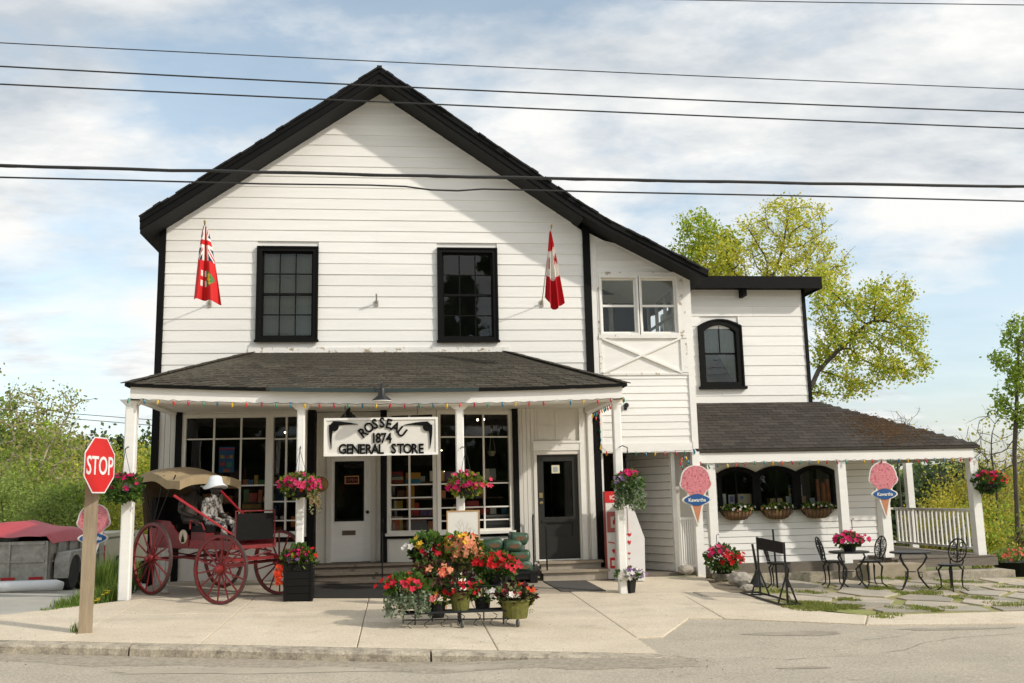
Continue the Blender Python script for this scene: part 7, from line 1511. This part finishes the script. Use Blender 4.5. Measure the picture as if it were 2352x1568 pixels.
# right edge
Y = 5; rt = tr_at(2338, Y); tk = [rt]+[tuple(P(px, py, Y)) for px, py in ((2338, 1240), (2334, 1130), (2330, 1040), (2334, 950), (2338, 860), (2340, 780))]
tree('young_tree', 'slender green tree at the right edge of the picture', rt, [B(2340, 760, Y, .55, .8, .55), B(2320, 830, Y, .55, .8, .5), B(2352, 880, Y, .7, .9, .6), B(2325, 930, Y, .5, .7, .4), B(2370, 820, Y, .6, .8, .6), B(2380, 960, Y, .6, .8, .6)], 320, 3600, .10, FRE+[(.34, .44, .07)], tip=.010, step=.22, kill=.3, infl=1.3, trunk=tk, seed=14, spread=.10)
for k, (px, top, Y, w, sd) in enumerate(((2280, 960, 10, 1.3, 21), (2060, 950, 26, 2.2, 22), (2215, 1000, 18, 1.3, 23))):
    rt = tr_at(px, Y); tree('bare_tree', ('bare thin-branched tree beside the right porch post', 'bare branching treetop showing above the mossy roof', 'small bare tree between the porch end and the hill')[k], rt, [B(px, top+60, Y, w, w, 1.3), B(px+15, top+20, Y, w*.7, w*.7, .8), B(px-30, top+90, Y, w*.8, w, .9)], 190, 240, .10, YSH, tip=.010, step=.35, kill=.4, trunk=[rt, (rt[0], rt[1], rt[2]+1.6), (rt[0]+.1, rt[1], rt[2]+3.0)], seed=sd, spread=.2, group='bare trees on the right')
def bush(name, label, px, py, Y, r, n, ls, cols, seed, group=None, nattr=120, cat='shrub', tip=.008, spread=.22):
    c = P(px, py, Y); g0 = c.z-r[2]*1.05; rt = (c.x, c.y, min(g0, hterr(c.x, Y)+.0)); bl = [(c.x+U(-.5, .5)*r[0], c.y+U(-.5, .5)*r[1], c.z+U(-.5, .35)*r[2], r[0]*.6, r[1]*.6, r[2]*.55) for _ in range(6)]
    return tree(name, label, rt, bl, nattr, n, ls, cols, tip=tip, step=.3*max(1, r[0]/1.5), kill=.4*max(1, r[0]/1.5), infl=3, seed=seed, group=group, spread=spread*max(1, r[0]/1.5), cat=cat)
for k, (px, py, Y, r, n, cols) in enumerate(((2140, 1200, 9, (1.3, 1, .9), 3200, YSH), (2200, 1150, 12, (1.4, 1.2, .9), 3000, YSH), (2290, 1120, 11, (1.4, 1.2, 1.5), 4200, YSH+OLV), (2345, 1090, 13, (1.3, 1.3, 1.6), 3600, OLV+YSH), (2310, 1205, 7, (1.1, 1, 1.0), 3200, YSH+FRE), (2262, 1250, 4.5, (.6, .6, .55), 1800, FRE+YSH), (2345, 1245, 5, (.7, .7, .6), 1500, OLV+[(.16, .09, .07)]))):
    bush('yellow_shrub', ('yellow flowering shrub seen through the left of the deck railing', 'yellow shrub showing above the middle of the deck railing', 'tall yellow-green shrub right of the porch corner post', 'olive shrub at the right picture edge behind the slender tree', 'bright yellow-green shrub below the hanging basket at far right', 'low green shrub at the end of the deck', 'reddish olive shrub low at the right edge')[k], px, py, Y, r, n, .085, cols, 40+k, 'shrubs behind the deck')
q = P(2330, 1283, 1.5); t = thing('flower_pot', 'low dark bowl of coral flowers at the far right edge', 'flower pot', q-Vector((0, 0, .45))); clump(t, q, (.5, .4, .22), MID, 420, .09, [(rgb(230, 120, 90), 40, .05, .0, 1, 1, 0)]); MB().lathe([(.3, -.45), (.46, -.1), (.48, -.06), (.42, -.06)], q, 16).build('bowl', POTB, t); MB().box(q.x-.6, q.x+.8, 1.1, 1.9, hterr(q.x, 1.5), q.z-.44).build('timber_base', TIMBER, t)
# far hillside and woods: one mass each
hm = MB(); xs = axis((20, 140, 14)); 
def hill(name, X0, X1, Y0, top, seed):
    m = MB(); nx, ny = 16, 6; rg = random.Random(seed)
    for j in range(ny+1):
        for i in range(nx+1): u, v = i/nx, j/ny; m.v.append((lerp(X0, X1, u), Y0+v*40, -4+(top+4)*sm(v*1.3)*(.75+.25*math.sin(u*5+seed))*sm(min(u, 1-u)*5+.25)))
    for j in range(ny):
        for i in range(nx): m.f.append((j*(nx+1)+i, j*(nx+1)+i+1, (j+1)*(nx+1)+i+1, (j+1)*(nx+1)+i)); m.m.append(0); m.c.append(None)
    return m.build(name, GRASSG, kind='structure', smooth=True)
hill('hill', 18, 110, 55, 3.0, 3); hill('hill', -120, -10, 60, 2.0, 8)
def wood(name, label, spots, cols, n_each, ls, seed):
    rng = np.random.default_rng(seed); Vs = []; Cs = []
    for (x, y, z, rx, rz, kind) in spots:
        m = n_each; d = rng.normal(size=(m, 3)); d /= np.linalg.norm(d, axis=1)[:, None]; k = rng.random((m, 1))**.33
        p = d*k*np.array([rx, rx, rz])
        if kind: p[:, 2] = (rng.random(m)*2-1)*rz; f = (1-(p[:, 2]/rz+1)/2)*.9+.08; a = rng.random(m)*6.283; rr = np.sqrt(rng.random(m))*rx*f; p[:, 0] = rr*np.cos(a); p[:, 1] = rr*np.sin(a)
        # gather into clumps
        cc = rng.normal(size=(26, 3)); cc /= np.linalg.norm(cc, axis=1)[:, None]; cc = cc*.85*np.array([rx, rx, rz])
        if not kind: w = rng.integers(0, 26, m); p = np.where(rng.random((m, 1)) < .6, cc[w]+rng.normal(0, .22, (m, 3))*np.array([rx, rx, rz]), p)
        c = p+np.array([x, y, z]); d = rng.normal(size=(m, 3)); d /= np.linalg.norm(d, axis=1)[:, None]; e = np.cross(d, rng.normal(size=(m, 3))); e /= np.linalg.norm(e, axis=1)[:, None]+1e-9; s = ls*(.6+.8*rng.random((m, 1)))
        Vs.append(np.stack([c-d*s*.5, c+e*s*.4, c+d*s*.5, c-e*s*.4], 1).reshape(-1, 3)); b = np.array(cols)[rng.integers(0, len(cols))]*(.8+.4*rng.random()); Cs.append(np.repeat(np.concatenate([b*(.75+.5*rng.random((m, 1))), np.ones((m, 1))], 1), 4, axis=0))
    V = np.concatenate(Vs); L = len(V)//4; me = bpy.data.meshes.new(name); me.from_pydata(V.tolist(), [], [(4*i, 4*i+1, 4*i+2, 4*i+3) for i in range(L)]); at = me.color_attributes.new('Col', 'FLOAT_COLOR', 'CORNER'); at.data.foreach_set('color', np.concatenate(Cs).ravel()); me.materials.append(LEAF); me.update()
    return link(name, me, None, None, 'stuff', label)
rg = random.Random(4)
def belt(px0, px1, Y0, Y1, ytop, n, rx, conif=.4, h=None):
    o = []
    for i in range(n):
        px = rg.uniform(px0, px1); Y = rg.uniform(Y0, Y1); top = P(px, ytop+rg.uniform(-6, 22), Y); k = rg.random() < conif; r = rx*rg.uniform(.7, 1.2); hz = r*(2.3 if k else 1.35); o.append((top.x, Y, top.z-hz, r*(.6 if k else 1), hz, k))
        o.append((top.x+rg.uniform(-r, r), Y, top.z-hz*2.1, r*1.1, hz*1.1, False))
    return o
wood('hillside_wood', 'dark green wooded hillside seen beyond the deck railing', belt(1980, 2260, 50, 85, 1068, 46, 2.6, .35), DKG+MID, 900, .42, 5)
wood('far_wood', 'distant conifer wood behind the stop sign', belt(-60, 350, 70, 100, 1000, 40, 3.0, .65)+belt(-900, -60, 50, 90, 985, 60, 3.2, .4), DKG+MID, 800, .5, 6)
wood('far_wood', 'distant pale green treeline between post and store', belt(150, 360, 45, 60, 1085, 20, 2.0, .2), OLV+YSH[2:3]+MID, 700, .30, 7)
wood('far_wood', 'distant green treeline at the right edge', belt(2200, 3100, 45, 65, 1085, 60, 2.6, .2), MID+OLV, 700, .4, 9)
# woods on the left, tree by tree
def wtree(k, px, top, Y, w, cols, n, ls, lab, bare=False, seed=0):
    rt = tr_at(px, Y); tp = P(px, top, Y); H = tp.z-rt[2]; bl = [(rt[0]+U(-.25, .25)*w, Y+U(-.4, .4)*w, rt[2]+H*f, w*q, w*q, H*.14) for f, q in ((.30, .75), (.45, .95), (.60, .9), (.74, .75), (.86, .5))]
    tree('woodland_tree', lab, rt, bl, 300 if not bare else 340, int(n*.85), ls*.66, cols, tip=.024, step=.55, kill=.7, infl=3.2, trunk=[rt, (rt[0], rt[1], rt[2]+H*.15), (rt[0]+U(-.2, .2), rt[1], rt[2]+H*.28)], seed=seed, group='woods beyond the side street', spread=.22, bark=mat('pale_bark', (.40, .335, .255), .95, .3, 6, .5, 20))
for k, a in enumerate(((-20, 835, 24, 2.6, MID+DKG[:1], 9000, .24, 'dark pine-like tree at the far left picture edge'), (70, 845, 26, 2.5, OLV+SPR[:1], 5200, .22, 'olive spring tree left of the stop sign with pale limbs'), (120, 880, 23, 2.0, OLV+YSH[1:2], 4600, .2, 'thin-leaved tree leaning towards the stop sign'), (30, 895, 20, 2.2, FRE+OLV, 6000, .2, 'yellow-green tree above the trailer'), (165, 950, 30, 1.5, OLV, 500, .2, 'nearly bare tree just left of the stop sign'), (100, 955, 18, 1.8, OLV+FRE, 5200, .18, 'bushy olive tree behind the trailer tarpaulin'), (170, 1030, 19, 1.3, OLV+SPR[:2], 3800, .17, 'small olive tree behind the cone sign'))):
    wtree(k, *a[:4], a[4], a[5], a[6], a[7], a[5] < 700, 60+k)
for k, (px, py, Y, r, n, cols, lab) in enumerate(((20, 1165, 14, (1.8, 1.4, 1.0), 4200, [(.28, .38, .09), (.38, .46, .12)], 'rounded green bush above the left end of the trailer'), (110, 1175, 13, (1.6, 1.3, .9), 3800, MID+[(.34, .42, .1)], 'rounded green bush behind the trailer tarpaulin'), (60, 1105, 16, (1.8, 1.4, 1.1), 3600, FRE+OLV, 'bright bush in the wood edge at left'), (180, 1150, 14, (1.2, 1.1, 1.1), 3000, MID+FRE, 'green bush behind the stop sign post'), (262, 1080, 22, (1.6, 1.4, 1.4), 3400, YSH+FRE, 'yellow-green bush between stop sign and porch post'), (330, 1090, 16, (.9, 1, 1.5), 3200, FRE+YSH, 'bright green bush between porch post and store corner'), (265, 1190, 14, (1.3, 1.1, .8), 3200, YSH+FRE, 'yellow-green bush behind the pickup'), (330, 1180, 13, (.9, .9, .9), 2600, OLV+YSH, 'pale grassy bush behind the buggy'))):
    bush('hedge_bush', lab, px, py, Y, r, int(n*1.1), .085, cols, 80+k, 'bushes along the side street', 110)
# the wood across the road, mirrored in the window panes
sp = [(-70+i*2.4+rg.uniform(-1, 1), -58+rg.uniform(-5, 5), rg.uniform(1, 3), rg.uniform(3.2, 4.6), rg.uniform(4.5, 7.5), rg.random() < .25) for i in range(60)]
sp += [(x, -56+rg.uniform(-3, 3), rg.uniform(8, 13), rg.uniform(2.5, 3.5), rg.uniform(6, 9), False) for x in (2, 5, 8)]
wood('opposite_wood', 'wood on the far side of the road facing the store', sp, DKG, 420, 1.5, 15)
